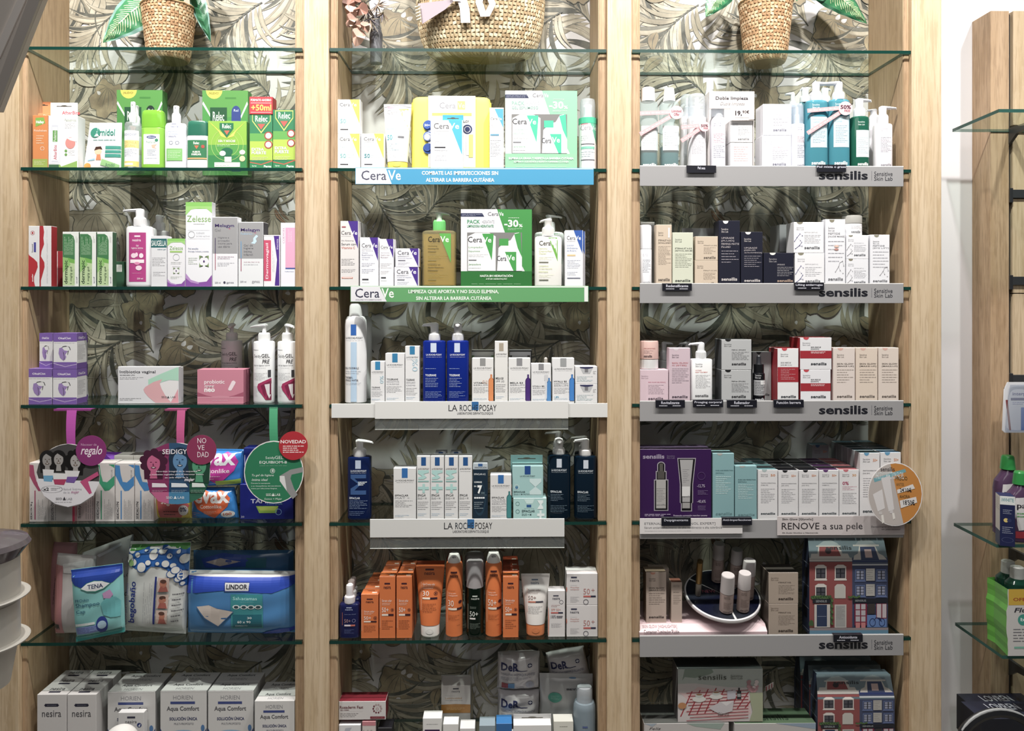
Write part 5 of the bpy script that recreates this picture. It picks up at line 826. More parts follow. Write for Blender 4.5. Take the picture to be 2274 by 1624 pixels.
m = MB(); hq = W(1300,262,.016).z - ZS[1]; m.loft([(hq,a_ * .5,a_ * .5),(hq + .018,a_ * .42,a_ * .42),(hq + .03,a_ * .5,a_ * .5),(hq + .036,a_ * .4,a_ * .4)],M('#ececf0'),20); m.build('foam_pump',fo)
# shelf edge signs
def sign(label,x0,x1,y0,y1,col,ops,Y=-.0065,th=.0022): return plate('shelf_sign',label,x0,x1,y0,y1,Y,th,col,ops,group='shelf edge signs')
sign('long blue shelf sign with a white left end, under the yellow case',789,1318.5,372,409.5,'#3a9ac6',[R(.002,.03,.998,.08,'#cfe4ee'),P([(.002,.06),(.128,.06),(.152,.97),(.002,.97)],'#e3e6ec'),T('Cera',.025,.18,.13,.75,'#4a4a60',.008),T('Ve',.137,.16,.19,.75,'#f2f7fa',.01),L(.025,.84,.135,.88,1,'#9a9aa8'),T('COMBATE LAS IMPERFECCIONES SIN',.278,.2,.598,.43,'#eef7fb',.025),T('ALTERAR LA BARRERA CUTÁNEA',.295,.56,.582,.84,'#eef7fb',.025)])
sign('long green shelf sign with a white left end, under the clear golden pump bottle',778,1307,635,671,'#5a9f62',[R(.002,.02,.998,.1,'#dfe6df'),P([(.002,.06),(.122,.06),(.152,.97),(.002,.97)],'#dcdce2'),T('Cera',.02,.16,.122,.74,'#3a3a50',.008),T('Ve',.13,.15,.182,.74,'#e9f2ea',.01),T('DEVELOPED WITH DERMATOLOGISTS',.022,.83,.13,.9,'#6a6a78',.01),T('LIMPIEZA QUE APORTA Y NO SOLO ELIMINA,',.243,.24,.622,.5,'#e3f0e4',.025),T('SIN ALTERAR LA BARRERA CUTÁNEA',.275,.6,.592,.88,'#e3f0e4',.025),R(.982,.03,.998,.97,'#dfe2df')])
# ================================================================ MIDDLE BAY, row 3
PU = '#4a2f8e'
box('carton','tall white serum carton with a purple triangle and red word, against the left post',2,755.5,796.5,491,'#d9d5d5',cer(PU,.42,.0,.42,.05,.93,.15,.06,(('Skin Renewing',.29,.022,.72,'#4a4a52'),('Serum con',.335,.035,.86,'#3a3a42'),('Vitamina C',.39,.035,.8,'#c8604a')),None) + [R(.08,.08,.3,.1,'#a85a64'),L(.06,.57,.8,.68,5,'#77777e'),L(.06,.73,.85,.79,3,'#77777e'),R(.08,.855,.68,.875,'#d67a64'),R(.12,.86,.64,.87,'#e6dcd8')],d=.03,yf=.012)
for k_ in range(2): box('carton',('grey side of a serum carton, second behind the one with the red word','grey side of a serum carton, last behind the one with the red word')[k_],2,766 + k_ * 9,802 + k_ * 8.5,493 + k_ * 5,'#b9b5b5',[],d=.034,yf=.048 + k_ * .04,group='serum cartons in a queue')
box('carton','white eye cream carton with a purple triangle, second from the left post',2,799,841,527.6,'#e4e4ea',cer(PU,.52,.0,.48,.1,.93,.12,.085,(('Skin Renewing',.26,.022,.7,'#8a8a9c'),('Crema',.30,.025,.42,'#7a82a4'),('Reafirmante',.345,.025,.7,'#7a82a4'),('Contorno',.39,.025,.55,'#7a82a4'),('de Ojos',.435,.025,.45,'#7a82a4')),.84) + [L(.1,.51,.8,.6,3,'#a0a8c0'),L(.1,.63,.8,.73,3,'#a0a8c0')],d=.03,yf=.012)
box('carton','white retinol carton with a purple triangle, behind which more cartons queue',2,842,874.5,531,'#e6e6ea',cer(PU,.48,.0,.4,.1,.93,.14,.06,(('Skin Renewing',.28,.022,.7,'#9a8aa0'),('Suero con',.32,.03,.7,'#a08a9c'),('Retinol',.37,.03,.6,'#a08a9c')),.8) + [L(.1,.5,.85,.62,4,'#b8b4c0'),L(.1,.66,.7,.74,3,'#b8b4c0')],d=.03,yf=.012)
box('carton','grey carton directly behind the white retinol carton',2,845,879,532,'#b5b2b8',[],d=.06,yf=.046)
def pep(): return cer(PU,.6,.0,1.0,.1,.9,.12,.22,(('Skin Renewing',.42,.04,.42,'#8a8aa0'),('Crema con Péptidos',.5,.06,.7,'#7f86a4')),None) + [R(.12,.63,.42,.67,'#6a6a78'),L(.12,.74,.6,.9,3,'#b8bcc8')]
pj = box('carton','small square white and purple cream carton, lower of two stacked',2,875.5,930,593.6,'#dfdfe8',pep(),d=.045,yf=.012)
box('carton','small square white and purple cream carton, on top of its twin',2,877.5,931,552,'#dfdfe8',pep(),d=.045,yf=.012,z=TOP[pj.name])
oil = PET('#e6d48c',.3,.1)
pump('clear golden oil pump bottle with a bright green collar',2,(936,1012.5),511,(960,987.5),489,471,1,22,PET('#f2e6b0',.16),'#69cf6e','#d6d8d2',[T('Cera',.08,.07,.55,.18,'#33322a',.01),P([(.52,.01),(.98,.01),(.98,.58)],'#58ac46'),T('Ve',.56,.065,.9,.18,'#eef6e6',.012),T('Hydrating',.08,.24,.44,.275,'#5a5438',.01),T('Foaming Oil',.08,.295,.5,.33,'#5a5438',.01),T('Cleanser',.08,.35,.4,.385,'#5a5438',.01),L(.08,.43,.85,.5,3,'#9a8c50'),R(.08,.535,.4,.55,'#77704a'),T('Limpiador en',.08,.6,.56,.64,'#5a5438',.01),T('Aceite Espumoso',.08,.655,.7,.695,'#5a5438',.01),T('Hidratante',.08,.71,.46,.75,'#5a5438',.01),L(.08,.79,.85,.87,3,'#9a8c50'),R(.08,.91,.4,.925,'#77704a')],(.10,.05,.92,.96),yf=.014,n=4.2,dep=.5,sh=.05,liquid=(oil,.93),stem=.5)
box('gift_carton','dark green and white pair pack marked -30% with a torn window showing two bottles',2,1023,1181.5,465,'#dcdce2',pack('#3a9142','#23702f','#4a9a6c',('HASTA 8H HIDRATACIÓN','ATÉ 8H HIDRATAÇÃO','LIMPIADORA HIDRATANTE'),'#3a9a44'),d=.06,yf=.014,side='#2f7f38',cat='gift box')
def hyd(): return [T('Cera',.1,.07,.6,.17,'#4a4a42',.01),P([(.5,.0),(.88,.0),(.9,.08),(.9,.5)],'#6aaf3c'),T('Ve',.62,.065,.86,.17,'#f0f6ea',.012),T('Hydrating',.1,.22,.45,.255,'#b4c06a'),T('Cream-to-Foam',.1,.27,.66,.305,'#b4c06a'),T('Cleanser',.1,.32,.42,.355,'#b4c06a'),L(.1,.4,.75,.47,3,'#d8dcae'),R(.1,.51,.5,.53,'#77776a'),T('Limpiadora',.1,.58,.5,.62,'#b4c06a'),T('Crema Espuma',.1,.64,.66,.675,'#b4c06a'),T('Hidratante',.1,.7,.48,.735,'#b4c06a'),L(.1,.77,.75,.84,3,'#d8dcae'),R(.1,.88,.5,.9,'#77776a')]
pump('white cleanser pump bottle with a leaf green triangle, at the front',2,(1187,1248.5),524,(1204,1230),504.6,486,-1,17,'#e6e4e0','#e0e0de','#dddcd8',hyd(),(.04,.03,.97,.97),n=3.6,dep=.45,sh=.07,stem=.62)
pump('white and green cleanser pump bottle behind the front one',2,(1187,1254),514.6,(1208,1233),493,477.7,1,28,'#dce2de','#d4d8d6','#d8dad8',[P([(.6,.0),(1,.0),(1,.6)],'#2f8a50')],(.04,.03,.97,.97),yf=.072,n=3.6,dep=.4,sh=.07,stem=.5)
def loc(): return cer('#2f5bb0',.48,.0,.42,.1,.88,.1,.07,(('Loción',.25,.03,.48,'#8aa0cc'),('Hidratante',.3,.03,.7,'#8aa0cc'),('de Rostro',.345,.03,.62,'#8aa0cc')),None) + [R(.12,.43,.58,.455,'#eec48a'),L(.12,.52,.85,.68,6,'#b4bed4'),L(.12,.73,.7,.8,3,'#a8b4cc'),R(.12,.84,.85,.855,'#6a6e84')]
box('carton','white lotion carton with a royal blue triangle, in front of its twin',2,1254.5,1295,511.6,'#e3e3e8',loc(),d=.03,yf=.012,group='white lotion cartons with blue triangles')
box('carton','white lotion carton with a royal blue triangle, the one behind',2,1260,1300,513.5,'#cfcfd8',loc(),d=.03,yf=.046,group='white lotion cartons with blue triangles')
# ================================================================ MIDDLE BAY, row 4
def therm(): return [R(.34,.02,.62,.155,'#2a66b8'),T('LA ROCHE-POSAY',.06,.175,.92,.2,'#3a3a44'),L(.06,.215,.92,.225,1,'#77777e'),R(.34,.24,.64,.98,'#b4cfe8'),T('EAU THERMALE',.04,.55,.74,.575,'#5a5a66',.01),L(.04,.59,.85,.64,2,'#9aa4b4'),T('THERMAL',.04,.665,.45,.69,'#5a5a66',.01),T('SPRING WATER',.04,.7,.72,.725,'#5a5a66',.01),L(.04,.74,.85,.77,2,'#9aa4b4')]
can('tall white thermal water spray can with a blue square, at the front',3,761,810.5,702,(772,800),674,'#e4e5e8','#e8e8ea',[(o_) for o_ in therm()],yf=.014,taper=.94,capn=3)
can('tall white spray can standing behind the front one',3,777,823,703,(786,813),676,'#cfd2d4','#cfd0d2',[],yf=.09,taper=.94,capn=3)
box('carton','smallest of three white cartons with a bright blue square, left',3,823,854.5,803,'#e2e2e4',lrp('TOLERIANE',(('DERMALLERGO','#a0a0a8'),),'#2a86b8',ny=.6,sqh=.2,sqw=.36,extra=[V('0%',.66,.34,.92,.52,'#a9d0e0')]),d=.03,yf=.012)
box('carton','wider white carton with a bright blue square, middle of three',3,855.5,898.5,785,'#e2e2e4',lrp('TOLERIANE',(('SENSITIVE','#a0a0a8'),('CRÈME','#a0a0a8')),'#2a7fae',ny=.5,sqh=.18),d=.035,yf=.012)
box('carton','tallest slim white carton with a bright blue square, right of three',3,899.5,931.5,769,'#e2e2e4',lrp('TOLERIANE',(('DERMALLERGO','#a0a0a8'),('CRÈME','#a0a0a8')),'#2a7fae',ny=.57,sqh=.145,sqw=.36,extra=[V('0%',.5,.22,.88,.44,'#b4d4e4')]),d=.03,yf=.012)
def blu(nm,c='#e6ecf6',big=False): return [R(.33,.04,.63,.19,'#c9d6ee'),T('LA ROCHE-POSAY',.1,.215,.9,.245,c,.01),L(.1,.26,.9,.275,1,c),L(.06,.44,.6,.47,1,'#9ab0dc'),T(nm,.06,.545,.62,.58,c,.02),L(.06,.6,.72,.76,6,'#b4c4e6'),L(.06,.82,.9,.93,5,'#9ab0dc')]
NB = PET('#0a2a92',.72,.12)
pump('cobalt blue square pump bottle, left of the pair, its nozzle pointing left',3,(937.5,989.5),756.6,(950,976),740,718,-1,26,NB,'#dfe0e2','#e6e7e8',blu('TOLERIANE'),(.04,.0,.97,.98),n=4,dep=.7,sh=.03,style=1)
pump('cobalt blue square pump bottle, right of the pair, its nozzle facing the front',3,(991,1041),756.6,(1002,1027.5),740,718,0,22,NB,'#dfe0e2','#e6e7e8',blu('TOLERIANE'),(.04,.0,.97,.98),n=4,dep=.7,sh=.03,style=1)
def vial(c,c2): return [P([(.86,.36),(.94,.36),(.94,.43),(1,.46),(1,.95),(.8,.95),(.77,.92),(.77,.5),(.8,.46),(.86,.43)],c2),P([(.87,.37),(.93,.37),(.93,.44),(.99,.48),(.99,.94),(.81,.94),(.79,.9),(.79,.5),(.87,.44)],c)]
box('carton','white serum carton with a silver square and an orange vial',3,1048,1096,795.7,'#e0dfde',lrp('VITAMIN',(('SERUM','#8a8a90'),),'#8f8f8f',ny=.53,sqh=.17,sqw=.26,extra=vial('#e08a4c','#b85a24') + [T('C12',.48,.49,.73,.56,'#e3b49c')]),d=.03,yf=.012)
box('carton','dark green and grey carton behind the one with the orange vial',3,1047,1097,778,'#8c8e88',[R(0,.0,1,.03,'#3a3a34'),R(0,.1,.12,.2,'#4a6a3c'),R(.88,.1,1,.2,'#4a6a3c')],d=.03,yf=.05)
box('carton','tallest slim white carton with a beige square',3,1098.5,1128,758,'#e0dfdd',lrp('MELA B3',(('SPF 30','#8a8a90'),),'#a89c8a',ny=.58,sqh=.13,sqw=.34,top=.03),d=.03,yf=.012)
box('carton','white serum carton with a silver square and a purple vial',3,1129,1178,795.7,'#e0e0e0',lrp('MELA B3',(('SERUM','#8a8a90'),),'#8a8a8e',ny=.53,sqh=.17,sqw=.26,extra=vial('#4a2a78','#2a1450')),d=.03,yf=.012)
box('carton','black edged grey carton behind the one with the purple vial',3,1131,1181.5,778,'#8f9094',[R(0,.0,1,.03,'#1c1c1c'),R(0,.1,.12,.2,'#1c1c1c'),R(.8,.1,.92,.2,'#1c1c1c'),R(.95,0,1,1,'#1c1c1c')],d=.03,yf=.05)
box('carton','low white serum carton with a dropper and a light blue vial printed on it',3,1179.5,1224,808,'#e0e0e2',lrp('HYALU B5',(('SERUM','#8a8a90'),),'#88888c',ny=.55,sqh=.16,sqw=.26,extra=vial('#4a8ac8','#2a5a94') + [R(.66,.28,.84,.42,'#c9cace'),P([(.7,.42),(.8,.42),(.79,.86),(.75,.93),(.71,.86)],'#d3d6dc')]),d=.03,yf=.012)
e = empty('dropper_bottle',(WX(1212,.08),.08,ZS[3] + .0004),'pale rubber tip of a dropper bottle behind the low serum carton','bottle'); m = MB(); hd = W(1212,818,.08).z - ZS[3]; m.loft([(0,.012,.012),(hd * .7,.012,.012),(hd * .8,.007,.007)],M('#b8bcc4',.2),20); m.build('bottle_body',e); m = MB(); m.loft([(hd * .8,.0055,.0055),(hd,.005,.005),(W(1212,797,.08).z - ZS[3],.0045,.0045),(W(1212,794,.08).z - ZS[3],.002,.002)],M('#c6b8b4',.4),16); m.build('dropper_bulb',e)
box('carton','white serum carton with a silver square and a bright blue vial',3,1226.5,1275.5,795.7,'#e0e0e2',lrp('HYALU B5',(('SURACTIVADO','#8a8a90'),('SERUM','#8a8a90')),'#9a9c9e',ny=.5,sqh=.19,sqw=.28,extra=vial('#3a84d0','#1c4a8a') + [T('1,8%',.08,.84,.3,.89,'#4aa0c0',.01)]),d=.03,yf=.012)
def jb(): return [P([(.2,.04),(.82,.04),(.66,.42),(.36,.42)],'#b6b8bc'),P([(.2,.03),(.82,.03),(.78,.1),(.5,.16),(.24,.1)],'#34365c'),R(.43,.14,.58,.34,'#77777c'),L(.08,.55,.8,.88,5,'#8fb0b8'),L(.8,.25,.95,.45,3,'#55555a')]
jx = box('carton','low white jar carton printed with a dark cap, lower of two by the post',3,1277,1327,853.5,'#dedee0',jb(),d=.045,yf=.014)
box('carton','low white jar carton printed with a dark cap, upper of two by the post',3,1277,1327,814,'#dedee0',jb(),d=.045,yf=.014,z=TOP[jx.name])
sign('white shelf strip spanning the whole middle bay behind a shorter logo strip',736,1351,897,928.5,'#dcdcda',[],Y=-.0035,th=.002)
LR = [T('LA',.38,.2,.425,.56,'#2e2e34',.0),R(.5,.02,.535,.5,'#2a6ca8'),T('ROCHE',.438,.2,.532,.56,'#24303e',.0),T('POSAY',.54,.2,.628,.56,'#2e2e34',.0),T('LABORATOIRE DERMATOLOGIQUE',.425,.62,.61,.78,'#4a4a50',.0)]
sgn = sign('white logo strip with a blue square, in front of the longer white strip',832.5,1262,892,930.7,'#dfdfdd',LR,Y=-.0068,th=.0022)
def acr(o_,x0,x1,y0,y1,Y):
 A = W(x0,y0,Y); B = W(x1,y1,Y); m = MB(); m.box(A.x - o_.location.x,B.x - o_.location.x,.001,.0022,B.z - o_.location.z,A.z - o_.location.z,ACRY,c=.0002); m.box(A.x - o_.location.x,B.x - o_.location.x,-.0002,.0026,B.z - o_.location.z,B.z - o_.location.z + .0012,M('#b0b4b0',.15),c=.0002); m.build('clear_holder',o_)
acr(sgn,832.5,1262,931,954,-.0068)
sgn = sign('white logo strip with a blue square, on the fifth shelf edge of the middle bay',821.5,1253.5,1153.7,1194.3,'#d6d6d4',LR,Y=-.0065)
acr(sgn,821.5,1253.5,1194.6,1217.5,-.0065)
# ================================================================ MIDDLE BAY, row 5
DB = PET('#0c2050',.8,.12)
pump('dark navy pump bottle alone at the left of the fifth shelf of the middle bay',4,(769.5,822.5),1016,(783,810.6),995,976.6,1,28,DB,'#dcdcdc','#e2e2e2',[R(.34,.03,.62,.17,'#b4c4dc'),T('LA ROCHE-POSAY',.1,.19,.9,.225,'#d9e2ee',.01),L(.1,.235,.9,.25,1,'#d9e2ee'),P([(.1,.265),(.1,.33),(.48,.42),(.1,.5),(.1,.6),(.88,.6),(.88,.53),(.3,.53),(.62,.43),(.3,.33),(.88,.33),(.88,.265)],'#34588e'),L(.48,.38,.92,.45,3,'#d9e2ee',.6),T('EFFACLAR',.04,.64,.58,.675,'#d9e2ee',.02),L(.04,.69,.95,.84,6,'#94aace'),L(.04,.87,.8,.95,3,'#7c94bc')],(.04,.02,.97,.98),n=3.6,dep=.65,sh=.03,yf=.02,stem=.6)
box('carton','wide white carton with a mid blue band at its top centre',4,873.5,924,1040,'#dcdcdc',lrp('EFFACLAR',(('MAT +','#a0a0a6'),),'#2a6cb0',ny=.5,sqh=.185,sqw=.26),d=.035,yf=.012)
def duo(m=True):
 o_ = lrp('EFFACLAR',(('DUO + M','#5a5a60'),),'#1c5490',ny=.59,sqh=.13,sqw=.36,top=.02)
 if m: o_ += [P([(.08,.22),(.9,.22),(.9,.26),(.82,.26),(.5,.28),(.74,.33),(.5,.36),(.1,.36),(.1,.33),(.4,.31),(.08,.27)],'#a9d4d0'),R(.08,.38,.9,.40,'#8fbcb8'),R(.42,.43,.6,.57,'#a9d4d0'),R(.08,.475,.9,.52,'#a9d4d0')]
 return o_
for i_,(x_,l_) in enumerate(((925.5,'first from the left of four slim white cartons with a dark blue square'),(956,'second from the left of four slim white cartons with a dark blue square'),(987.3,'third from the left of four slim white cartons with a dark blue square'),(1018.6,'rightmost of four slim white cartons, the one without pale green signs'))):
 box('carton',l_,4,x_,x_ + 30.2,1013,'#dcdcdc',duo(i_ < 3),d=.03,yf=.012,group='four slim white cartons')
for i_,x_ in enumerate((966,1000)): box('carton','slim carton with clear top peeping over the four white cartons, %s one' % ('left','right')[i_],4,x_,x_ + 26,1004,'#a9adb2',[R(.3,0,.7,.1,'#2a4a7c')],d=.03,yf=.06)
box('carton','dark petrol carton with a big white 7',4,1050,1083.5,1030,'#142a3c',[R(0,0,1,.1,'#b4c0c8'),R(.35,0,.65,.05,'#2a5a94'),T('INNOVACIÓN',.12,.05,.92,.085,'#2a2a30',.02),T('EFFACLAR A.Z.',.08,.17,.86,.2,'#dfe6ea',.01),T('CORRIGE',.08,.31,.6,.34,'#e9eef0',.02),T('EN',.08,.385,.22,.41,'#e9eef0',.02),T('7',.3,.38,.62,.53,'#f0f2f2',.06),T('DÍAS',.55,.49,.78,.53,'#8fa8b0'),R(.08,.55,.92,.553,'#9ab0b8'),L(.08,.58,.8,.62,1,'#e9eef0',.7),L(.08,.66,.7,.8,4,'#b4c4cc'),E(.4,.6,.45,.2,'#1a3448')][0:1] + [R(.35,0,.65,.05,'#2a5a94'),T('INNOVACIÓN',.12,.05,.92,.085,'#2a2a30',.02),E(.45,.62,.42,.3,'#1d3a4e'),E(.42,.6,.38,.27,'#15293a'),T('EFFACLAR A.Z.',.08,.17,.86,.2,'#dfe6ea',.01),T('CORRIGE',.08,.31,.6,.34,'#e9eef0',.02),T('EN',.08,.385,.22,.41,'#e9eef0',.02),T('7',.3,.38,.62,.53,'#f0f2f2',.06),T('DÍAS',.55,.49,.78,.53,'#8fa8b0'),R(.08,.55,.92,.553,'#9ab0b8'),L(.08,.58,.8,.62,1,'#e9eef0',.7),L(.08,.66,.7,.8,4,'#b4c4cc')],d=.03,yf=.012,top='#b8c0c4')
box('carton','white serum carton with a teal vial, right of the dark carton with the 7',4,1088.5,1136,1055,'#dcdcdc',lrp('EFFACLAR',(('ULTRA','#a0a0a6'),('CONCENTRATED','#a0a0a6'),('SERUM','#a0a0a6')),'#2a6cb0',ny=.48,sqh=.19,sqw=.27,extra=vial('#3a8a8c','#1a5054')),d=.035,yf=.012)
mint = box('carton','low mint green carton with white plus and letter, under the mint hanging pack',4,1139.5,1214,1106.5,'#a9d0ce',[R(.4,.3,.54,.42,'#2a5a94'),P([(.32,.05),(.64,.05),(.58,.25),(.4,.25)],'#c9e4e2'),L(.33,.45,.62,.5,1,'#6a8a8c'),T('EFFACLAR',.26,.54,.65,.65,'#2f4a4e',.02),T('DUO + M',.26,.7,.54,.8,'#4a6a6e',.01),P([(.72,.1),(.9,.1),(.9,.2),(.85,.3),(.9,.4),(.9,.5),(.72,.5),(.8,.3)],'#e3eeee'),R(.79,.56,.85,.98,'#e3eeee'),R(.72,.7,.94,.82,'#e3eeee'),O(.13,.25,.06,None,.01,'#5a8a8c'),O(.13,.6,.06,None,.01,'#5a8a8c')],d=.05,yf=.014)
box('carton','mint green hanging carton with a blue square, standing on the low mint carton',4,1137.5,1206.5,1035,'#9cc6c6',[R(.4,.0,.59,.27,'#1c4a8c'),T('LA ROCHE-POSAY',.25,.3,.74,.34,'#2a3a44',.01),L(.25,.36,.74,.375,1,'#5a7a7c'),P([(.56,.4),(.94,.4),(.94,.5),(.76,.66),(.94,.8),(.94,.9),(.56,.9),(.56,.8),(.74,.66),(.56,.5)],'#c6dedf'),O(.14,.66,.08,None,.012,'#e0eeee'),E(.14,.68,.05,None,'#4a7aa0'),T('EFFACLAR',.05,.79,.42,.84,'#2f4a4e',.02),T('DUO + M PATCH',.05,.87,.56,.91,'#4a6a6e',.01)],d=.04,yf=.016,z=TOP[mint.name],tab=(1134,1205,1011,'#6f9a9c'))
GB = PET('#081c2c',.86,.1)
def eff(): return [R(.36,.04,.62,.18,'#c4ccd8'),T('LA ROCHE-POSAY',.1,.205,.88,.24,'#cfd8e0',.01),L(.1,.25,.88,.265,1,'#cfd8e0'),T('EFFACLAR',.06,.55,.62,.585,'#d6dee4',.02),L(.06,.6,.7,.72,5,'#8aa0b0'),L(.06,.78,.9,.9,5,'#7890a0')]
GC = '#c9d2d6'
for l_,bx,by,cx_,cy_,hy,dr,ln,yf_,nm in (('dark petrol pump bottle with its nozzle facing the front',(1216,1268.5),1011,(1229,1256),995,974,0,22,.014,1),('dark petrol pump bottle with its nozzle pointing left, at the right post',(1276,1327),1014,(1287.5,1314),997,975,-1,24,.014,1),('dark petrol pump bottle in the back row, left one',(1218,1264),1004,(1228,1250),978,958,-1,30,.105,0),('dark petrol pump bottle in the back row, right one',(1277,1320),1006,(1284,1306),988,969,-1,30,.105,0)):
 pump(l_,4,bx,by,cx_,cy_,hy,dr,ln,GB,'#dcdcda','#e2e2e0',eff() if nm else None,(.04,.02,.97,.98),n=3,dep=.75,sh=.04,style=1,yf=yf_,group='dark petrol pump bottles')
# ================================================================ MIDDLE BAY, row 6
OR = '#d9702c'
def nb(y): return [T('nesira',.3,.1,.72,.16,'#9aa6cc',.01),R(.36,.06,.66,.085,'#b4bcd8'),T('Spray solar SPORT',.26,.27,.9,.3,'#8a96c0'),T('50+',.25,.43,.6,.54,'#b08a8c'),O(.78,.48,.1,None,.02,'#8a8ab0'),R(.25,.6,.6,.65,'#e0d4dc'),R(.6,.6,.85,.65,'#c86a5c'),L(.25,.74,.8,.88,4,'#6a78ac'),R(.13,.22,.15,.62,'#c86a4c')]
NV = '#141a4c'
for i_,(bx,by,cx_,cy_,hy,yf_) in enumerate((((751,798),1342,(766,789),1321.7,1298.5,.012),((756,800),1330,(770,792),1310,1289,.062),((762,803),1321,(776,795),1302,1283,.112))):
 e = pump('navy sun spray bottle with white neck, %s of three in a row' % ('front','second','rear')[i_],5,bx,by,cx_,cy_,hy,0,4,NV,'#dcd8dc','#d6d4d8' if i_ == 0 else '#bda9a8',nb(0) if i_ == 0 else None,(.03,.04,.97,.97),n=2.8,dep=.5,sh=.10,style=1,yf=yf_,group='navy sun spray bottles')
def orb(num='50+'): return nes('#4a2028',num,.1,'#f2e4dc',('#e9dccf','#3a1c28'),.16,.5,'#6a3020',vline='#f0c4a8',t1='Sérum solar',x0=.28,x1=.72)
ot = top_gfx([T('nesira',.3,.2,.7,.5,'#5a2820'),R(.6,.6,.9,.8,'#f0dccc')])
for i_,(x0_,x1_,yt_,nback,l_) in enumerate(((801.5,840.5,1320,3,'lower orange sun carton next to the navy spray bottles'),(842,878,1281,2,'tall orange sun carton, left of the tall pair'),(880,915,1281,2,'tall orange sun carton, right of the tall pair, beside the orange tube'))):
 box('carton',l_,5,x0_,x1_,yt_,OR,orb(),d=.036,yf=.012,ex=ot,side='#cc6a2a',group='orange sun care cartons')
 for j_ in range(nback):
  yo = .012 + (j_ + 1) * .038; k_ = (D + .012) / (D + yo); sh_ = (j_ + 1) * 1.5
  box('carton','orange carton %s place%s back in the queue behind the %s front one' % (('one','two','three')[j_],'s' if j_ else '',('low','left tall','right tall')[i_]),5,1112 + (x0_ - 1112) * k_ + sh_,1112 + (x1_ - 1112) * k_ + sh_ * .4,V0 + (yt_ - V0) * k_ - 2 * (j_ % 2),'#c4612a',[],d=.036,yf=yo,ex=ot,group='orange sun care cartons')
tubeb('orange sun cream tube with a white cap and the number 30',5,921,986.5,1261,(933,974.7),1391,OR,'#dcd9d4',nes('#4a2028','30',.06,'#f6e8dc',('#ecdccc','#3a1c28'),.12,.42,'#6a3020',vline='#f0c4a8',t1='Gel-Crema solar',x0=.2,x1=.75),yf=.014)
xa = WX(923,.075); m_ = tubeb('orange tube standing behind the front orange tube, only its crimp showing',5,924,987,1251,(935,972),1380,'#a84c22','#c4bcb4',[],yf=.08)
def ospray(n_): return [R(.3,.06,.72,.085,'#4a2028'),T('nesira',.26,.1,.78,.145,'#4a2028',.01),R(.06,.35,.08,.8,'#f0c4a8'),L(.16,.33,.6,.345,1,'#5a2020'),T('Spray solar',.16,.36,.66,.385,'#f2dfd0'),T('transparente',.16,.395,.74,.42,'#f2dfd0'),T(n_,.14,.47,.14 + .18 * len(n_),.56,'#f4e8dc'),E(.9,.5,.1,None,'#4a2028'),R(.15,.58,.7,.61,'#ecdccc'),R(.7,.58,1,.61,'#3a1c28'),L(.16,.68,.85,.76,4,'#6a3020'),L(.7,.82,.9,.84,1,'#5a2020')]
can('orange sun spray can with a white cap and the number 30',5,988,1027,1253.5,(994,1022),1229,OR,'#e0deda',ospray('30'),yf=.014,taper=.82,csh=1)
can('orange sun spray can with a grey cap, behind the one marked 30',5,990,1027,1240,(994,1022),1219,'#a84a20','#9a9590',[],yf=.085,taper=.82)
can('orange sun spray can marked 50+, right of the dark green spray bottle',5,1077,1115,1253,(1082,1112),1226,OR,'#e0deda',ospray('50+'),yf=.014,taper=.82,csh=1)
FR = PET('#c9c4c6',.55,.35)
def dgreen(l_,x0,x1,yt,yc,yf,ops): return capped(l_,5,x0,x1,yt,yc,PET('#06180f',.9,.1),FR,ops,(.05,.42,.95,.98),None,yf=yf,n=2.2,dep=1.,inner='#cfcac6',name='spray_bottle',dome=.15,narrow=1.0)
dgreen('dark green round spray bottle under a frosted clear cap',1034,1074,1250,1308.5,.014,[R(.35,.04,.68,.07,'#c9d0c8'),T('nesira',.28,.09,.8,.14,'#c9d0c8',.01),R(.06,.25,.08,.85,'#a8b0a4'),L(.2,.3,.6,.36,2,'#a8b4a8'),T('50+',.18,.42,.72,.54,'#e0e4dc'),R(.18,.57,.55,.61,'#dcd8d4'),L(.2,.7,.85,.84,5,'#8a988c')])
dgreen('dark green spray bottle with a smoky cap, behind the front one',1031,1076,1236,1296,.09,None)
box('carton','orange sun carton marked 50+, right of the spray cans',5,1116.5,1151.5,1281,OR,orb(),d=.036,yf=.012,ex=ot,side='#cc6a2a',group='orange sun care cartons')
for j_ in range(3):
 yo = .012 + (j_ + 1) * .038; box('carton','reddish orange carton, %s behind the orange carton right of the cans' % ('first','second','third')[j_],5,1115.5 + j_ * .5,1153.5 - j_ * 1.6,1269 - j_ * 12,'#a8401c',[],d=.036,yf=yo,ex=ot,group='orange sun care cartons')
tubeb('white sun cream tube on an orange cap',5,1157,1222.5,1280.5,(1168.5,1210),1389,'#dcd8d4','#d07840',nes('#6a7a8c','50+',.1,'#8a6a64',('#b8705c','#44404c'),.1,.42,'#77777c',vline='#d88a74',t1='Fusión solar',x0=.25,x1=.68,badge=False),yf=.016)
box('carton','slim white carton with a coral and navy bar and 100% lettering',5,1217,1255,1312,'#d8d4d4',[R(.3,.1,.62,.125,'#3c3c50'),T('nesira',.26,.14,.7,.2,'#4a4a5a',.01),O(.78,.25,.12,None,.02,'#4a4a5a'),L(.18,.3,.7,.36,2,'#b8807c'),T('SPF 50+',.18,.39,.74,.44,'#d08a7c'),R(.16,.465,.6,.495,'#c4605a'),R(.6,.465,.88,.495,'#2a2c48'),T('100%',.16,.53,.46,.6,'#33364c'),L(.5,.54,.88,.6,2,'#33364c',.5),L(.18,.7,.8,.8,5,'#8a8a90'),P([(0,.35),(.03,.4),(.06,.6),(.04,.95),(0,.98)],'#d88a70')],d=.03,yf=.014)
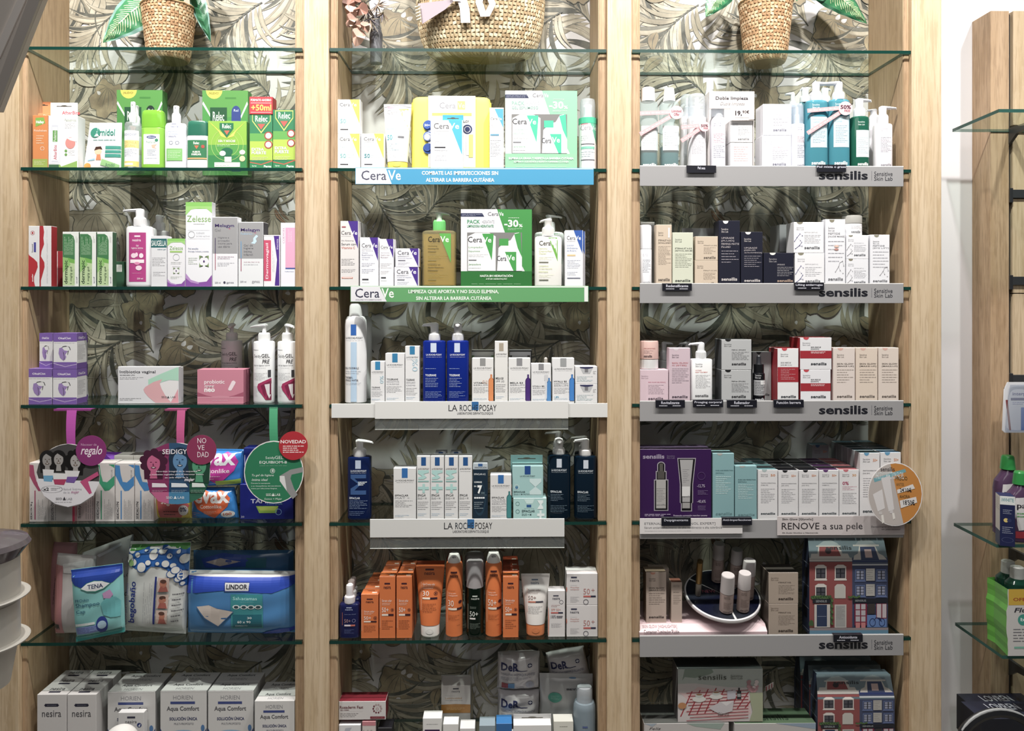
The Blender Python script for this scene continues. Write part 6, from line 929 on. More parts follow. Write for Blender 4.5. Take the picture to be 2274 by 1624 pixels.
def mq(): return [R(.14,.1,.33,.15,'#3a3c54'),T('nesira',.11,.18,.4,.26,'#4a4a5a',.01),L(.12,.37,.34,.39,1,'#5a5a66'),T('Maquillaje',.12,.42,.4,.47,'#c07a74'),T('compacto',.12,.49,.4,.54,'#c07a74'),T('50',.54,.48,.75,.66,'#b8807c'),T('+',.8,.48,.9,.58,'#b8807c'),R(.54,.7,.78,.75,'#c4605a'),R(.78,.7,.94,.75,'#2a2c48'),O(.62,.9,.085,None,.015,'#4a4a5a'),L(.12,.72,.4,.92,5,'#8a8a90'),E(.0,.5,.015,.08,'#c8705c')]
mq0 = box('carton','squarish white compact make-up carton, lower of two by the right post',5,1258,1327.5,1344.5,'#d6d2d2',mq(),d=.05,yf=.014)
box('carton','squarish white compact make-up carton, upper of two by the right post',5,1258,1327.5,1274,'#d6d2d2',mq(),d=.05,yf=.014,z=TOP[mq0.name])
# ================================================================ MIDDLE BAY, row 7
wb = box('carton','white carton with a faint grey drop, under the white and dark red gel carton',6,752,801,1610.7,'#dcdce0',[P([(.3,.1),(.6,.08),(.4,.3),(.2,.4)],'#b4b8c4')],d=.05,yf=.016)
rz = box('carton','dark red and white gel carton with a ring of dots, on small cartons',6,752,857,1558,'#cfcbca',[T('Rosaderm Fast',.02,.24,.52,.4,'#6a2a34',.02),T('GEL-CREMA',.03,.44,.22,.5,'#7a4a50',.02),R(.03,.54,.52,.545,'#b0a8a8'),L(.03,.62,.42,.86,3,'#6a6468')] + [O(.82 + .085 * math.cos(a_ * .628),.4 + .22 * math.sin(a_ * .628),.018,None,.006,'#8a3a48') if a_ in (7,8,9,0,1) else E(.82 + .085 * math.cos(a_ * .628),.4 + .22 * math.sin(a_ * .628),.018,None,'#6a2030') for a_ in range(10)] + [O(.82,.4,.03,None,.008,'#b08a90'),R(.67,.82,.98,.94,'#7a1c2c'),L(.7,.86,.95,.9,1,'#d8b0b4')],d=.045,yf=.02,z=max(TOP[wb.name],W(800,1599,.02).z),top='#7a1c2c',side='#7a1c2c')
box('carton','small cream carton with a pink lid, beside the white carton below the gel carton',6,804,834.5,1603,'#cfc6c2',[R(0,.0,1,.12,'#c87c86'),T('belcils',.1,.24,.85,.36,'#6a6460',.005)],d=.04,yf=.018,top='#c87c86')
box('carton','small black carton next to the small cream carton',6,839,871,1617,'#1c1c22',[L(.2,.1,.8,.2,2,'#8a8a90')],d=.04,yf=.02)
lu = box('carton','lower white carton of the pair with golden bands',6,979.5,1045,1584,'#a8a5a3',[R(.4,.1,.6,.14,'#3a3a44'),T('nesira',.36,.16,.64,.22,'#5a5a60'),T('Luminosidad',.14,.45,.72,.52,'#a07a4c')],d=.05,yf=.07)
box('carton','white hanging carton with a golden band at its foot, standing on its twin',6,979.5,1045,1522.5,'#bdb9b6',[R(.4,.1,.6,.15,'#3a3a44'),T('nesira',.36,.18,.64,.26,'#5a5a60',.005),L(.14,.37,.46,.39,1,'#77777c'),T('Luminosidad',.14,.43,.7,.5,'#b08a5c'),L(.14,.53,.75,.57,1,'#77777c'),P([(0,.7),(.5,.68),(1,.7),(1,1),(0,1)],'#a06c1c'),L(.18,.8,.8,.9,2,'#d0b07c')],d=.05,yf=.07,z=TOP[lu.name],tab=(980,1046,1500,'#8c8884'))
box('carton','white carton with a dark plum panel, left and higher of two',6,938.5,981,1595.5,'#dcdcda',[L(.2,.12,.8,.2,1,'#b0b0b0'),P([(.1,.3),(.9,.3),(.9,1.0),(.1,1.0)],'#3a1f4c'),E(.5,.66,.07,None,'#c4b8cc'),T('cantabria labs',.22,.8,.8,.88,'#c4b8cc',.01)],d=.035,yf=.016)
box('carton','white carton with a dark plum panel, right and lower of two',6,983.5,1018,1608.5,'#dcdcda',[P([(.1,.3),(.9,.3),(.9,1.0),(.1,1.0)],'#3a1f4c'),E(.5,.7,.08,None,'#c4b8cc')],d=.035,yf=.016)
box('carton','low white carton right of the plum panelled ones',6,1021,1055,1618,'#d6d6d6',[L(.2,.1,.7,.2,1,'#a0a0a0')],d=.04,yf=.016)
bx1 = box('carton','silvery blue carton lying low left of the bright blue one',6,1064,1100,1611.6,'#8a9ba6',[R(0,.5,1,.7,'#b0bcc4')],d=.04,yf=.016)
box('carton','bright blue carton left of the white hanging carton',6,1101.5,1137,1607.5,'#2468a8',[O(.5,.3,.12,None,.02,'#a8cce4')],d=.04,yf=.016,top='#2a74b4')
box('carton','white hanging carton with a slot, in front of the wipes packs',6,1140,1224.5,1611,'#dedede',[R(0,.4,1,.48,'#b8bcc0')],d=.03,yf=.012,tab=(1140,1224,1587,'#b4b4b4'))
box('carton','small cream carton between the white hanging carton and the clear bottle',6,1229.5,1273.5,1603,'#b8b6a8',[R(0,0,1,.3,'#d6d6cc'),L(.3,.1,.7,.2,1,'#8a8a80')],d=.035,yf=.012,top='#c8c8c0')
def der(): return [T('DeR',.08,.2,.5,.42,'#1f2450',.03),P([(.42,.36),(.55,.41),(.7,.4),(.7,.415),(.55,.43),(.4,.39)],'#1f2450'),E(.76,.27,.055,None,'#1f2450'),R(.72,.258,.8,.282,'#cfcfd6'),R(.752,.23,.768,.31,'#cfcfd6'),T('TOALLITAS DESMAQUILLANTES',.08,.48,.88,.55,'#5a5c72',.0),L(.08,.58,.78,.68,3,'#6a6c80'),R(.1,.75,.25,.92,'#8a2a34'),R(.25,.75,.4,.92,'#4a7ca8'),E(.76,.8,.1,.09,'#9c9eac'),L(.44,.86,.62,.9,1,'#3a3a44')]
d1 = bag('crumpled white wipes pack, second from the top of the middle stack',6,[(1106,1529),(1200,1529),(1197,1606),(1104,1604)],.05,M('#bab6b8',.25),der(),.09,seed=21,wr=.004,crimp=0)
bag('crumpled white wipes pack at the very bottom of the middle stack',6,[(1106,1608),(1200,1608),(1197,1674),(1104,1674)],.05,M('#bab6b8',.25),[],.09,seed=25,wr=.004,crimp=0,base=ZS[6] + .0005)
bag('crumpled white wipes pack below the tilted one, hidden by the grey pouch',6,[(1212,1524),(1310,1524),(1310,1672),(1212,1672)],.05,M('#bab6b8',.25),[],.125,seed=26,wr=.004,crimp=0,base=ZS[6] + .0005)
for o_,l_,pts,yy,bs,sd in ((None,'crumpled white wipes pack with a blue and red corner, on top of the middle stack',[(1106,1448),(1198,1446),(1199,1526),(1104,1527)],.09,None,22),(None,'crumpled white wipes pack tilted to the left, at the upper right near the post',[(1212,1450),(1296,1434),(1312,1512),(1224,1522)],.11,None,23)):
 bag(l_,6,pts,.05,M('#bab6b8',.25),der(),yy,seed=sd,wr=.004,crimp=0)
m = MB()
bag('grey film pouch with a green dot, in front of the tilted wipes pack',6,[(1198,1495),(1316,1497),(1316,1684),(1202,1684)],.016,M('#a3a3a4',.3),[E(.62,.06,.07,.012,'#5a7a9a'),T('BETER',.5,.2,.8,.225,'#3a3a40',.04),E(.28,.33,.13,.075,'#2f8a78'),L(.2,.3,.36,.36,4,'#9ccabc'),L(.45,.56,.85,.62,3,'#8a8a8c')],.076,seed=24,wr=.002,name='pouch',cat='pouch',base=ZS[6] + .0005)
can('clear blue bottle of micellar water with a flat transparent cap, beside the post',6,1275,1326,1568,(1283,1318),1524,PET('#a9bcc8',.45),PET('#c9d0d6',.5,.2),[R(.35,.35,.6,.39,'#4a5a8c'),T('nesira',.3,.42,.65,.5,'#6a7aa0')],yf=.012,name='clear_bottle',taper=1.)
# ================================================================ RIGHT BAY
GS = '#9b9a9c'
def logo(x=.68,w_=.185,y0=.26,y1=.72): return [T('sensilis',x,y0,x + w_,y1,'#1c1d26',.03),R(x + w_ + .014,y0,x + w_ + .0155,y1 + .02,'#6a6a70'),T('Sensitive',x + w_ + .024,y0 + .03,x + w_ + .094,y0 + .25,'#2f3038',.0),T('Skin Lab',x + w_ + .024,y0 + .27,x + w_ + .094,y0 + .48,'#2f3038',.0)]
gr = 'grey shelf signs of the right bay'
for y0_,y1_,l_ in ((367.5,413,'grey shelf sign with black logo, highest of five, right bay'),(629,673.5,'grey shelf sign with black logo, second from the top, right bay'),(890.5,936,'grey shelf sign with black logo, third from the top, right bay'),(1155,1197,'grey shelf sign mostly covered by two paper banners, right bay'),(1412.5,1460,'grey shelf sign with black logo, lowest of five, right bay')):
 ops = [R(0,0,1,.04,'#f0f0f0')] + ([] if 1100 < y0_ < 1200 else logo(.678,.186,.24,.68))  # pale top strip paints the highlight along the sign's upper edge
 o = plate('shelf_sign',l_,1421,2006.5,y0_,y1_,-.0065,.004,GS,ops,group=gr)
o = plate('paper_banner','long white paper banner with grey capitals, left half of the fifth shelf edge',1420.8,1649,1151.7,1186.5,-.0095,.001,'#d9d5d5',[T('ETERNALIST A.G.E. [RETINOL EXPERT]',.045,.26,.735,.46,'#77777c',.0),T('Sérum antienvelhecimento de alto rendimento e alta tolerância',.045,.52,.8,.66,'#77777c',.0),T('Dermatologicamente testado em peles sensíveis com tendência à vermelhidão',.05,.78,.5,.84,'#8a8a8e',.0)],cat='shelf sign')
o = plate('paper_banner','pale pink paper banner reading RENOVE, right half of the fifth shelf edge',1726,2008.5,1147,1189.5,-.0095,.001,'#cdc4c4',[P([(.6,0),(.72,0),(.58,1),(.5,1)],'#c6bcbc'),P([(.78,.5),(.95,.2),(1,.3),(1,.9),(.75,1)],'#bfb4b5'),T('Skin Glow [Glycolic]',.04,.1,.28,.24,'#3a363a',.01),T('RENOVE a sua pele',.035,.34,.67,.8,'#2f2b30',.0),T('8% Ácido Glicólico e Niacinamida',.04,.82,.32,.9,'#4a464a',.01),T('Dermatologicamente testado',.74,.52,.965,.64,'#4f4b50',.0),T('em peles sensíveis',.82,.66,.965,.77,'#4f4b50',.0)],cat='shelf sign')
TB = '#12131f'
for x0_,x1_,y0_,y1_,t_,q in ((1525,1590.5,367.5,384,'Piel seca',.25),(1813.5,1879,365.5,382,'Piel mixta o grasa',.98),(1471,1536.5,629.5,646,'Redensificante',.75),(1764,1830,627.5,644.5,'Lifting antiarrugas',.9),(1456,1521,889,906,'Revitalizante',.62),(1539,1606,888.5,905,'Proaging corporal',.9),(1614.5,1681,889,906,'Rellenador',.52),(1718,1785,888.5,905.5,'Función barrera',.8),(1469,1534,1150,1168.5,'Despigmentante',.82),(1603,1670,1150,1167,'Anti-imperfecciones',.94),(1851,1916,1410,1427,'Antioxidante',.62)):
 two = t_ in ('Redensificante','Lifting antiarrugas','Revitalizante','Proaging corporal','Rellenador','Antioxidante')
 o = plate('shelf_tag','small black tag reading %s, clipped over the shelf edge' % t_,x0_,x1_,y0_,y1_,-.0115,.0008,TB,[T(t_,.5 - q / 2,.16,.5 + q / 2,.52,'#d6d7e6',.012)] + ([L(.12,.68,.4,.8,1,'#c9cad6',.8),L(.58,.68,.86,.8,1,'#c9cad6',.8)] if two else []),cat='shelf tag',group='black tags on the shelf edges')
 wd = WX(x1_,-.011) - WX(x0_,-.011); m = MB(); hh = (W(x0_,y0_,-.0115) - W(x0_,y1_,-.0115)).z; m.box(-wd / 2,wd / 2,.0008,.0105,hh - .0006,hh,M(TB),c=.0001); m.build('clip',o)
W6 = '#e6e6ea'
# ---- row 2
TEAL = PET('#3f8f96',.5,.1)
def micel(): return [R(.08,.37,.98,.72,'#e9ebec'),T('MICELLAR',.16,.41,.62,.43,'#c9a0a8'),L(.16,.45,.85,.66,7,'#a9b4b8'),T('sensilis',.16,.905,.88,.95,'#f0f2f2',.03)]
for bx,cx_,nm,l_ in (((1420,1464),(1428,1458),0,'left'),((1468,1511.5),(1475.5,1502),1,'right')):
 xa,xb,zb,h = fit(1,bx[0],bx[1],222,.014,None); a = (xb - xa) / 2; e = empty('micellar_bottle',((xa + xb) / 2,.014 + a * .8,zb),'clear bottle with teal liquid and tall white cap, %s of the banded pair' % l_,'bottle','banded pair of clear teal bottles')
 secs = [(0,a * .95,a * .77,3.2),(.003,a,a * .8,3.2),(h * .94,a,a * .8,3.2),(h * .985,a * .9,a * .7,3),(h,a * .6,a * .5,2.4)]; m = MB(); m.loft(secs,PET('#e9f2f2',.18),32); m.build('bottle_body',e)
 m = MB(); m.loft([(.004,a * .9,a * .7,3.2),(h * .34,a * .9,a * .7,3.2)],PET('#2f7f86',.7),24); m.build('liquid',e)
 g = MB(); g.gfx(micel(),a * 1.9,h,surf(secs),16); g.build('label',e)
 hc = W(1440,196 if nm else 195,.03).z - zb - h; ra = (WX(cx_[1],.03) - WX(cx_[0],.03)) / 2; m = MB(); m.loft([(h,ra * 1.04,ra * 1.04),(h + hc * .94,ra * (.8 if nm else 1),ra * (.8 if nm else 1)),(h + hc,ra * .75,ra * .75)],M('#ececec',.35),28); m.build('cap',e)
def band(label,p0,p1,q0,q1,cx,cy,r_,Y,txt,grp='pink offer bands'):
 """a paper band crossing two bottles and a round sticker"""
 c0 = W(cx,cy,Y); e = empty('offer_band',c0,label,'offer band',grp)
 for a_,b_,w_ in ((p0,p1,9),(q0,q1,9)):
  A,B = W(a_[0],a_[1],Y) - c0,W(b_[0],b_[1],Y) - c0; d = (B - A).normalized(); n = Vector((-d.z,0,d.x)) * .0048; m = MB(); f = Vector((0,.0004,0))
  m.add([A - n,B - n,B + n,A + n,A - n + f,B - n + f,B + n + f,A + n + f],[(0,1,2,3),(7,6,5,4),(0,4,5,1),(2,6,7,3),(1,5,6,2),(3,7,4,0)],'#eba9ae')
  ln = (B - A).length
  for t in (.05,.36,.67):
   m.gfx([T('400 + 400 ml',0,.1,1,.9,'#f6dfe0',.02)],ln * .26,.0045,lambda x,z,off: tuple(A + d * (ln * t + x + ln * .13) + Vector((-d.z,0,d.x)) * (z - .00225) + Vector((0,-off,0))))
  m.build('band',e)
 m = MB(); R_ = r_ * (D + Y) / F; n = 32; m.add([(R_ * math.cos(2 * math.pi * k / n),y,R_ * math.sin(2 * math.pi * k / n)) for y in (-.0014,-.0006) for k in range(n)],[tuple(range(n)),tuple(range(n,2 * n))[::-1]] + [(k,n + k,n + (k + 1) % n,(k + 1) % n) for k in range(n)],'#f0c0c4')
 m.gfx(txt,2 * R_,2 * R_,lambda x,z,off: (x,-.0014 - off,z - R_),off0=.0001); m.build('round_sticker',e); return e
band('two pink bands and a round sticker across the clear teal bottle pair',(1421,252),(1492,249),(1421,298),(1492,257),1502,250,15,.0105,[T('Limited',.14,.3,.86,.5,'#8a4a5c',.02),T('Offer',.3,.54,.72,.76,'#8a4a5c',.02)])
for bx,yc_,yt_,yf_,l_ in (((1531,1573.5),258,204.6,.014,'white foam cleanser bottle under a tall clear cap, at the front'),((1513,1544),258,207,.072,'white foam cleanser bottle under a tall clear cap, half hidden behind the first')):
 capped(l_,1,bx[0],bx[1],yt_,yc_,'#e6e6ec',PET('#eef2f6',.3),[T('Sensitive',.1,.03,.5,.055,'#a8a8b0'),T('Skin Lab',.1,.065,.5,.09,'#a8a8b0'),L(.12,.38,.8,.7,12,'#b8b0b8'),T('sensilis',.12,.92,.8,.965,'#a8a8b4',.01)],(.03,.34,.97,.99),None,yf=yf_,n=2.1,dep=1.,name='foam_bottle',inner='#ececf0',narrow=.9,dome=.25)
band('two pink bands and a round 50% sticker across the white foam cleanser bottles',(1513,283),(1553,279),(1513,313),(1553,287),1564,281,11.5,.0105,[T('50%',.16,.3,.86,.58,'#4a2a3a',.03),T('FREE',.42,.62,.84,.78,'#8a4a5c',.02)])
# cut-out gift box
xa,xb = WX(1575,.014),WX(1675,.014); X_ = (xa + xb) / 2; wd = xb - xa; zb = ZS[1] + .0004; H = W(1600,203,.014).z - zb; hz1 = W(1600,241.5,.014).z - zb; hz2 = W(1600,265,.014).z - zb; xs = WX(1621.5,.014) - X_
e = empty('gift_carton',(X_,.044,zb),'cream cut-out gift box reading Doble limpieza with a price of 19,90','gift box')
m = MB(); m.box(-wd / 2,-wd / 2 + .001,-.03,.03,0,H,'#e3dedc'); m.box(wd / 2 - .001,wd / 2,-.03,.03,0,H,'#e3dedc'); m.box(-wd / 2,wd / 2,.029,.03,0,H,'#d5d0ce'); m.build('box_shell',e)
m = MB(); m.box(-wd / 2,wd / 2,-.031,-.03,hz1,H,'#e6dcda',c=.0001); m.box(xs,wd / 2,-.0312,-.0302,hz2,hz1 + .004,'#e6dad6',c=.0001)
m.gfx([T('Doble limpieza',.14,.3,.86,.55,'#3a3640',.02),T('Dupla limpeza',.24,.62,.78,.86,'#8a8688',0,.3)],wd,H - hz1,lambda x,z,off: (x,-.0312 - off,hz1 + z)); m.gfx([T('19,',.2,.2,.48,.72,'#2a2630',.03),T('90€',.5,.15,.78,.45,'#2a2630',.01),R(.2,.84,.78,.86,'#77747a')],wd / 2 - xs,hz1 - hz2,lambda x,z,off: (x + (xs + wd / 2) / 2,-.0314 - off,hz2 + z)); m.build('price_header',e)
a_ = (WX(1614,.02) - WX(1580,.02)) / 2; cx_ = WX(1597,.02) - X_; hb = W(1600,258,.02).z - zb; hc = W(1600,243,.02).z - zb; secs = [(.001,a_,a_,2),(hb * .93,a_,a_,2),(hb,a_ * .8,a_ * .8,2)]
m = MB(); m.loft([(z,a,b,n,cx_,-.01) for z,a,b,n in secs],M('#dcdce6',.3),28); m.loft([(hb,a_ * .85,a_ * .85,2,cx_,-.01),(hc + .004,a_ * .85,a_ * .85,2,cx_,-.01)],PET('#dfe4ea',.4),24)
fs_ = surf(secs,-.01); m.gfx([T('Sensitive',.1,.12,.6,.15,'#8a8a96'),T('Skin Lab',.1,.16,.6,.19,'#8a8a96'),L(.1,.32,.9,.5,6,'#d08a9c'),L(.1,.54,.9,.78,7,'#9a9aac'),T('sensilis',.1,.92,.9,.97,'#77778a',.01)],a_ * 1.8,hb,lambda x,z,off: (lambda p: (p[0] + cx_,p[1],p[2]))(fs_(x,z,off)),14); m.build('inner_bottle',e)
for nm_,z0_,z1_,op in (('inner_carton',0.0005,W(1640,317,.02).z - zb,[L(.15,.12,.8,.7,7,'#c89aa0'),T('sensilis',.14,.92,.62,1,'#6a6a74',.01)]),('inner_carton',W(1640,316,.02).z - zb,hz2 - .001,[T('Sensitive',.1,.12,.34,.17,'#9a9aa0'),T('Skin Lab',.1,.19,.34,.24,'#9a9aa0'),L(.34,.3,.95,.72,6,'#a8a8ac'),T('sensilis',.34,.8,.84,.9,'#77777c',.02)])):
 q0,q1 = WX(1622,.02) - X_,WX(1674,.02) - X_; q1 = min(q1,wd / 2 - .002); m = MB(); m.box(q0,q1,-.024,.02,z0_,z1_,'#e0dedf'); m.gfx(op,q1 - q0,z1_ - z0_,lambda x,z,off: (x + (q0 + q1) / 2,-.024 - off,z0_ + z)); m.build(nm_,e)
def balm(): return [T('Sensitive',.08,.16,.34,.2,'#b0b0be'),T('Skin Lab',.08,.22,.34,.26,'#b0b0be'),T('CALM BALM',.36,.32,.7,.36,'#d8a8b4'),L(.36,.4,.9,.7,6,'#b8b4c0'),T('sensilis',.36,.78,.82,.87,'#77778a',.02)]
sb = box('carton','white cream carton right of the cut-out gift box, lower of two',1,1692,1757.5,301,'#e6e6f0',balm(),d=.055,yf=.016)
box('carton','white cream carton right of the cut-out gift box, upper of two',1,1694,1758,231,'#e6e6f0',balm(),d=.055,yf=.016,z=TOP[sb.name])
capped('white foam bottle with a clear cap, between the cream cartons and the blue pump bottles',1,1759,1792,227.7,274,'#e4e6f0',PET('#dfe8f2',.35),[T('Sensitive',.38,.08,.7,.11,'#8a8a96'),T('Skin Lab',.38,.12,.7,.15,'#8a8a96'),L(.35,.28,.95,.42,4,'#d8a0a8'),L(.35,.46,.95,.75,8,'#9a9aac'),T('sensilis',.35,.88,.97,.94,'#6a6a78',.01)],(.03,.3,.97,.99),None,yf=.016,n=2.1,dep=1.,name='foam_bottle',inner='#ececf0',narrow=.9,dome=.2)
TB2 = PET('#4fa9bd',.6,.1)
def pur(left=False): return [T('Sensitive',.18,.04,.55,.07,'#cfe4ea',.01),T('Skin Lab',.18,.08,.55,.11,'#cfe4ea',.01),R(.1,.23,.97,.68,'#c4dde6'),T('PURIFY ESSENTIAL',.2,.26,.8,.285,'#7fa0b0'),T('CLEANSER',.2,.3,.55,.32,'#7fa0b0'),L(.2,.36,.85,.62,11,'#7c9cae'),T('sensilis',.14,.88,.86,.935,'#eef6f8',.03)]
for l_,bx,by,cx_,cy_,hy,dr,ln,yf_,nm in (('blue green pump bottle, left of the banded front pair',(1792.5,1843.5),221,(1806,1829),205,183,1,34,.012,1),('blue green pump bottle, right of the banded front pair',(1844,1892),219,(1855.5,1880),205,182.5,-1,40,.012,1)):
 pump(l_,1,bx,by,cx_,cy_,hy,dr,ln,TB2,'#e4e4ee','#e6e8f0',pur(),(.03,.02,.97,.99),n=2.8,dep=.6,sh=.06,style=1,yf=yf_,group='banded pair of blue green pump bottles')
for l_,bx,by,cx_,cy_,hy,dr,ln,yf_ in (('white pump top of a bottle behind the blue green pair, left',(1774,1808),226,(1783,1805),214,195,-1,10,.10),('white pump top of a bottle behind the blue green pair, middle',(1812,1862),226,(1832,1854),214,196,1,12,.078),('white nozzle pointing left over the white foam bottle',(1752,1772),238,(1759,1773),226,206,-1,18,.145)):
 pump(l_,1,bx,by,cx_,cy_,hy,dr,ln,PET('#5fa0ac',.5),'#e0e4ea','#e0e6ea',None,n=2.8,dep=.5,sh=.06,style=1,yf=yf_)
band('two pink bands and a round 50% sticker across the blue green pump bottles',(1793,246),(1865,240),(1793,296),(1867,249),1877,241,15.5,.0085,[T('50%',.14,.26,.9,.56,'#4a2038',.03),T('FREE',.42,.6,.84,.76,'#8a3a54',.02)])
pump('dark green toner pump bottle with a white label',1,(1894,1935.5),257,(1902,1926),241,220,1,26,PET('#1c6a54',.7,.1),'#e4e6ea','#e8e8ee',[T('Sensitive',.24,.08,.66,.11,'#d6e6e0',.01),T('Skin Lab',.24,.13,.66,.16,'#d6e6e0',.01),R(.14,.25,.98,.76,'#dbe9ee'),T('PURIFY BALANCE',.24,.29,.9,.32,'#a8bcc6'),L(.24,.38,.9,.7,10,'#90a4ae'),T('sensilis',.22,.86,.9,.92,'#eef2f0',.03)],(.03,.02,.97,.99),n=2.6,dep=.7,sh=.05,style=1,yf=.014)
pump('white pump bottle peeping between the dark green toner and the pale pump bottle',1,(1926,1966),281,(1937,1957),256,243,-1,16,'#dcdce4','#dfe2e8','#e6e6ee',None,n=2.6,dep=.6,sh=.05,style=1,yf=.07)
pump('pale pinkish pump bottle nearest the right oak wall',1,(1946.5,1987),273,(1955,1978),256,237,1,30,'#e6e2e8','#e4e4ea','#eaeaf0',[T('Sensitive',.2,.09,.62,.12,'#a8a4b0'),T('Skin Lab',.2,.13,.62,.155,'#a8a4b0'),L(.2,.28,.9,.62,11,'#9c98a8'),T('sensilis',.2,.86,.88,.92,'#8a8690',.015)],(.02,.02,.97,.99),n=2.6,dep=.7,sh=.05,style=1,yf=.014)
# ---- row 3
CR,CRT = '#cdbba6','#6a5f56'
capped('slim all white bottle against the left post, behind it a pale carton',2,1421,1450,499,553,'#e3e5ec','#e0e4ec',[T('Sensitive',.2,.08,.62,.11,'#9a9aa4'),T('Skin Lab',.2,.12,.62,.15,'#9a9aa4'),L(.2,.24,.9,.62,9,'#77777f'),T('sensilis',.2,.86,.85,.91,'#a8a8ac',.01)],(.03,.42,.97,.99),None,yf=.014,n=2.1,dep=1.,name='serum_bottle',dome=.1,narrow=1.)
box('carton','pale carton behind the slim all white bottle',2,1422,1454,493,'#bdbab8',[],d=.04,yf=.06)
box('carton','tall beige carton with a white slot at its top right',2,1457,1492,499,CR,sen(('ETERNALIST A.G.E.','[RETINOL EXPERT]'),CRT,CRT,'#9c8c7e',.13,n=14,ty=.24) + [R(.77,.05,.87,.21,'#f0efec')],d=.03)
box('carton','pale green serum carton next to the tall beige one',2,1493,1539.5,516.5,'#ccd0bc',sen(('ETERNALIST A.G.E.','[RETINOL SERUM]'),'#5a5f56','#5a5f56','#8f9484',.13,n=9,ty=.28),d=.03)
def mini(bg=CRT): return [T('Sensitive',.1,.18,.36,.23,bg),T('Skin Lab',.1,.25,.36,.3,bg),T('ETERNALIST A.G.E. [EYES]',.37,.36,.95,.41,bg),L(.37,.45,.9,.74,6,'#a08f80'),T('sensilis',.37,.82,.9,.93,bg,.02)]
ms_ = box('carton','small square beige carton, lower of two stacked, third shelf of the right bay',2,1543,1594.5,579,CR,mini(),d=.04)
box('carton','small square beige carton, upper of two stacked, third shelf of the right bay',2,1544,1594.5,525,CR,mini(),d=.04,z=TOP[ms_.name])
plate('paper_card','grey display card with a faint logo, behind the beige cartons',1514,1590,507,560,.1,.001,'#6f7072',[T('sensilis',.3,.3,.95,.7,'#55565a',.0)],cat='card')
NVY = '#1a1c2e'
box('carton','tallest dark navy carton with a white notch, left of three',2,1595.5,1643.5,490,NVY,sen(('UPGRADE','[FLUID]','FIRMING MATTE','FLUID'),'#b0a8ac','#c9c2c2','#a39ca6',.13,notch='#e9e6e4',n=5,ty=.25) ,d=.045,yf=.013)
box('carton','middle dark navy carton with a white notch',2,1645,1694,515,NVY,sen(('UPGRADE','[SERUM','ALTA POTENCIA]'),'#b0a8ac','#c9c2c2','#a39ca6',.15,notch='#e9e6e4',n=6,ty=.28),d=.035,yf=.013)
box('carton','low square dark navy cream carton with a gold logo',2,1695.5,1763,561.5,NVY,[P([(.2 + .1 * (1 - math.cos(t * .314)),.07 * math.sin(t * .314)) for t in range(11)],'#e4e2de'),T('Sensitive',.18,.16,.43,.21,'#a8a4a8'),T('Skin Lab',.18,.23,.43,.28,'#a8a4a8'),T('UPGRADE',.45,.33,.7,.37,'#b8b4b8'),L(.45,.4,.98,.7,6,'#b8b4b8'),T('sensilis',.45,.78,.97,.86,'#b89c88',.02)],d=.05,yf=.013,side='#14151f')
def pept(hex_='#4a4a86',nt='#8a8672'): return [P([(.1 + .1 * (1 - math.cos(t * .314)),.07 * math.sin(t * .314)) for t in range(11)],nt),T('Sensitive',.09,.16,.33,.2,'#9a9a9e'),T('Skin Lab',.09,.22,.33,.26,'#9a9a9e'),T('PEPTIDE [RETI-V]',.35,.32,.78,.36,'#9a9aa0'),L(.35,.4,.9,.7,6,'#b0b0b6'),T('sensilis',.35,.78,.86,.88,'#5f6268',.02)] + [P([(a,b),(c,d),(c + .008,d + .01),(a + .008,b + .01)],hex_) for a,b,c,d in ((.1,.5,.2,.38),(.1,.5,.22,.6),(.22,.6,.26,.65),(.26,.65,.18,.76),(.18,.76,.05,.86),(.1,.5,.02,.62),(.2,.38,.28,.44),(.18,.76,.27,.78))] + [E(a,b,.014,None,hex_) for a,b in ((.2,.38),(.1,.5),(.22,.6),(.26,.65),(.18,.76),(.05,.86),(.28,.44),(.02,.62),(.27,.78))]
pp_ = box('carton','white peptide cream carton with a violet molecule, lower of two',2,1765,1831,562,'#e6e6ea',pept(),d=.05,yf=.013)
box('carton','white peptide cream carton with a violet molecule, upper of two',2,1762.5,1830,493.5,'#e6e6ea',pept(),d=.05,yf=.013,z=TOP[pp_.name])
gs0 = box('carton','grey carton set back left of the violet molecule cartons, lower',2,1733,1764,573,'#7c7d80',[],d=.07,yf=.078)
box('carton','grey sided carton set back left of the violet molecule cartons, upper',2,1731,1764,499,'#8c8d90',[R(0,.82,1,.92,'#1c1c28'),R(.48,0,.52,1,'#c4c4c6')],d=.07,yf=.078,z=TOP[gs0.name])
def pt(title,n=6): return sen(title,'#8a8a90','#77777c','#b0b0b8',.14,notch='#8a8672',n=n,ty=.2) + [P([(a,b),(c,d),(c + .012,d + .004),(a + .012,b + .004)],'#77757a') for a,b,c,d in ((.5,.78,.66,.7),(.66,.7,.74,.76),(.74,.76,.88,.8),(.66,.7,.72,.64),(.72,.64,.86,.62),(.86,.62,.92,.69))] + [E(a,b,.02,None,'#77757a') for a,b in ((.5,.78),(.66,.7),(.74,.76),(.88,.8),(.86,.62),(.92,.69))]
box('carton','tall white peptide carton with a rosy swatch',2,1832.5,1877.5,487,'#e3e4ea',pt(('PEPTIDE','[NUDE MAKE]')) + [E(.56,.4,.12,.016,'#e3bfae'),E(.55,.445,.11,.017,'#c08a80')],d=.03,yf=.013)
pq = box('carton','white eye cream carton with a dark molecule, lower of two under a jar',2,1879,1929,575.5,'#e3e4ea',pept('#77757a'),d=.045,yf=.013)
pq2 = box('carton','white eye cream carton with a dark molecule, upper of two under a jar',2,1879,1929,522.5,'#e3e4ea',pept('#77757a'),d=.045,yf=.013,z=TOP[pq.name])
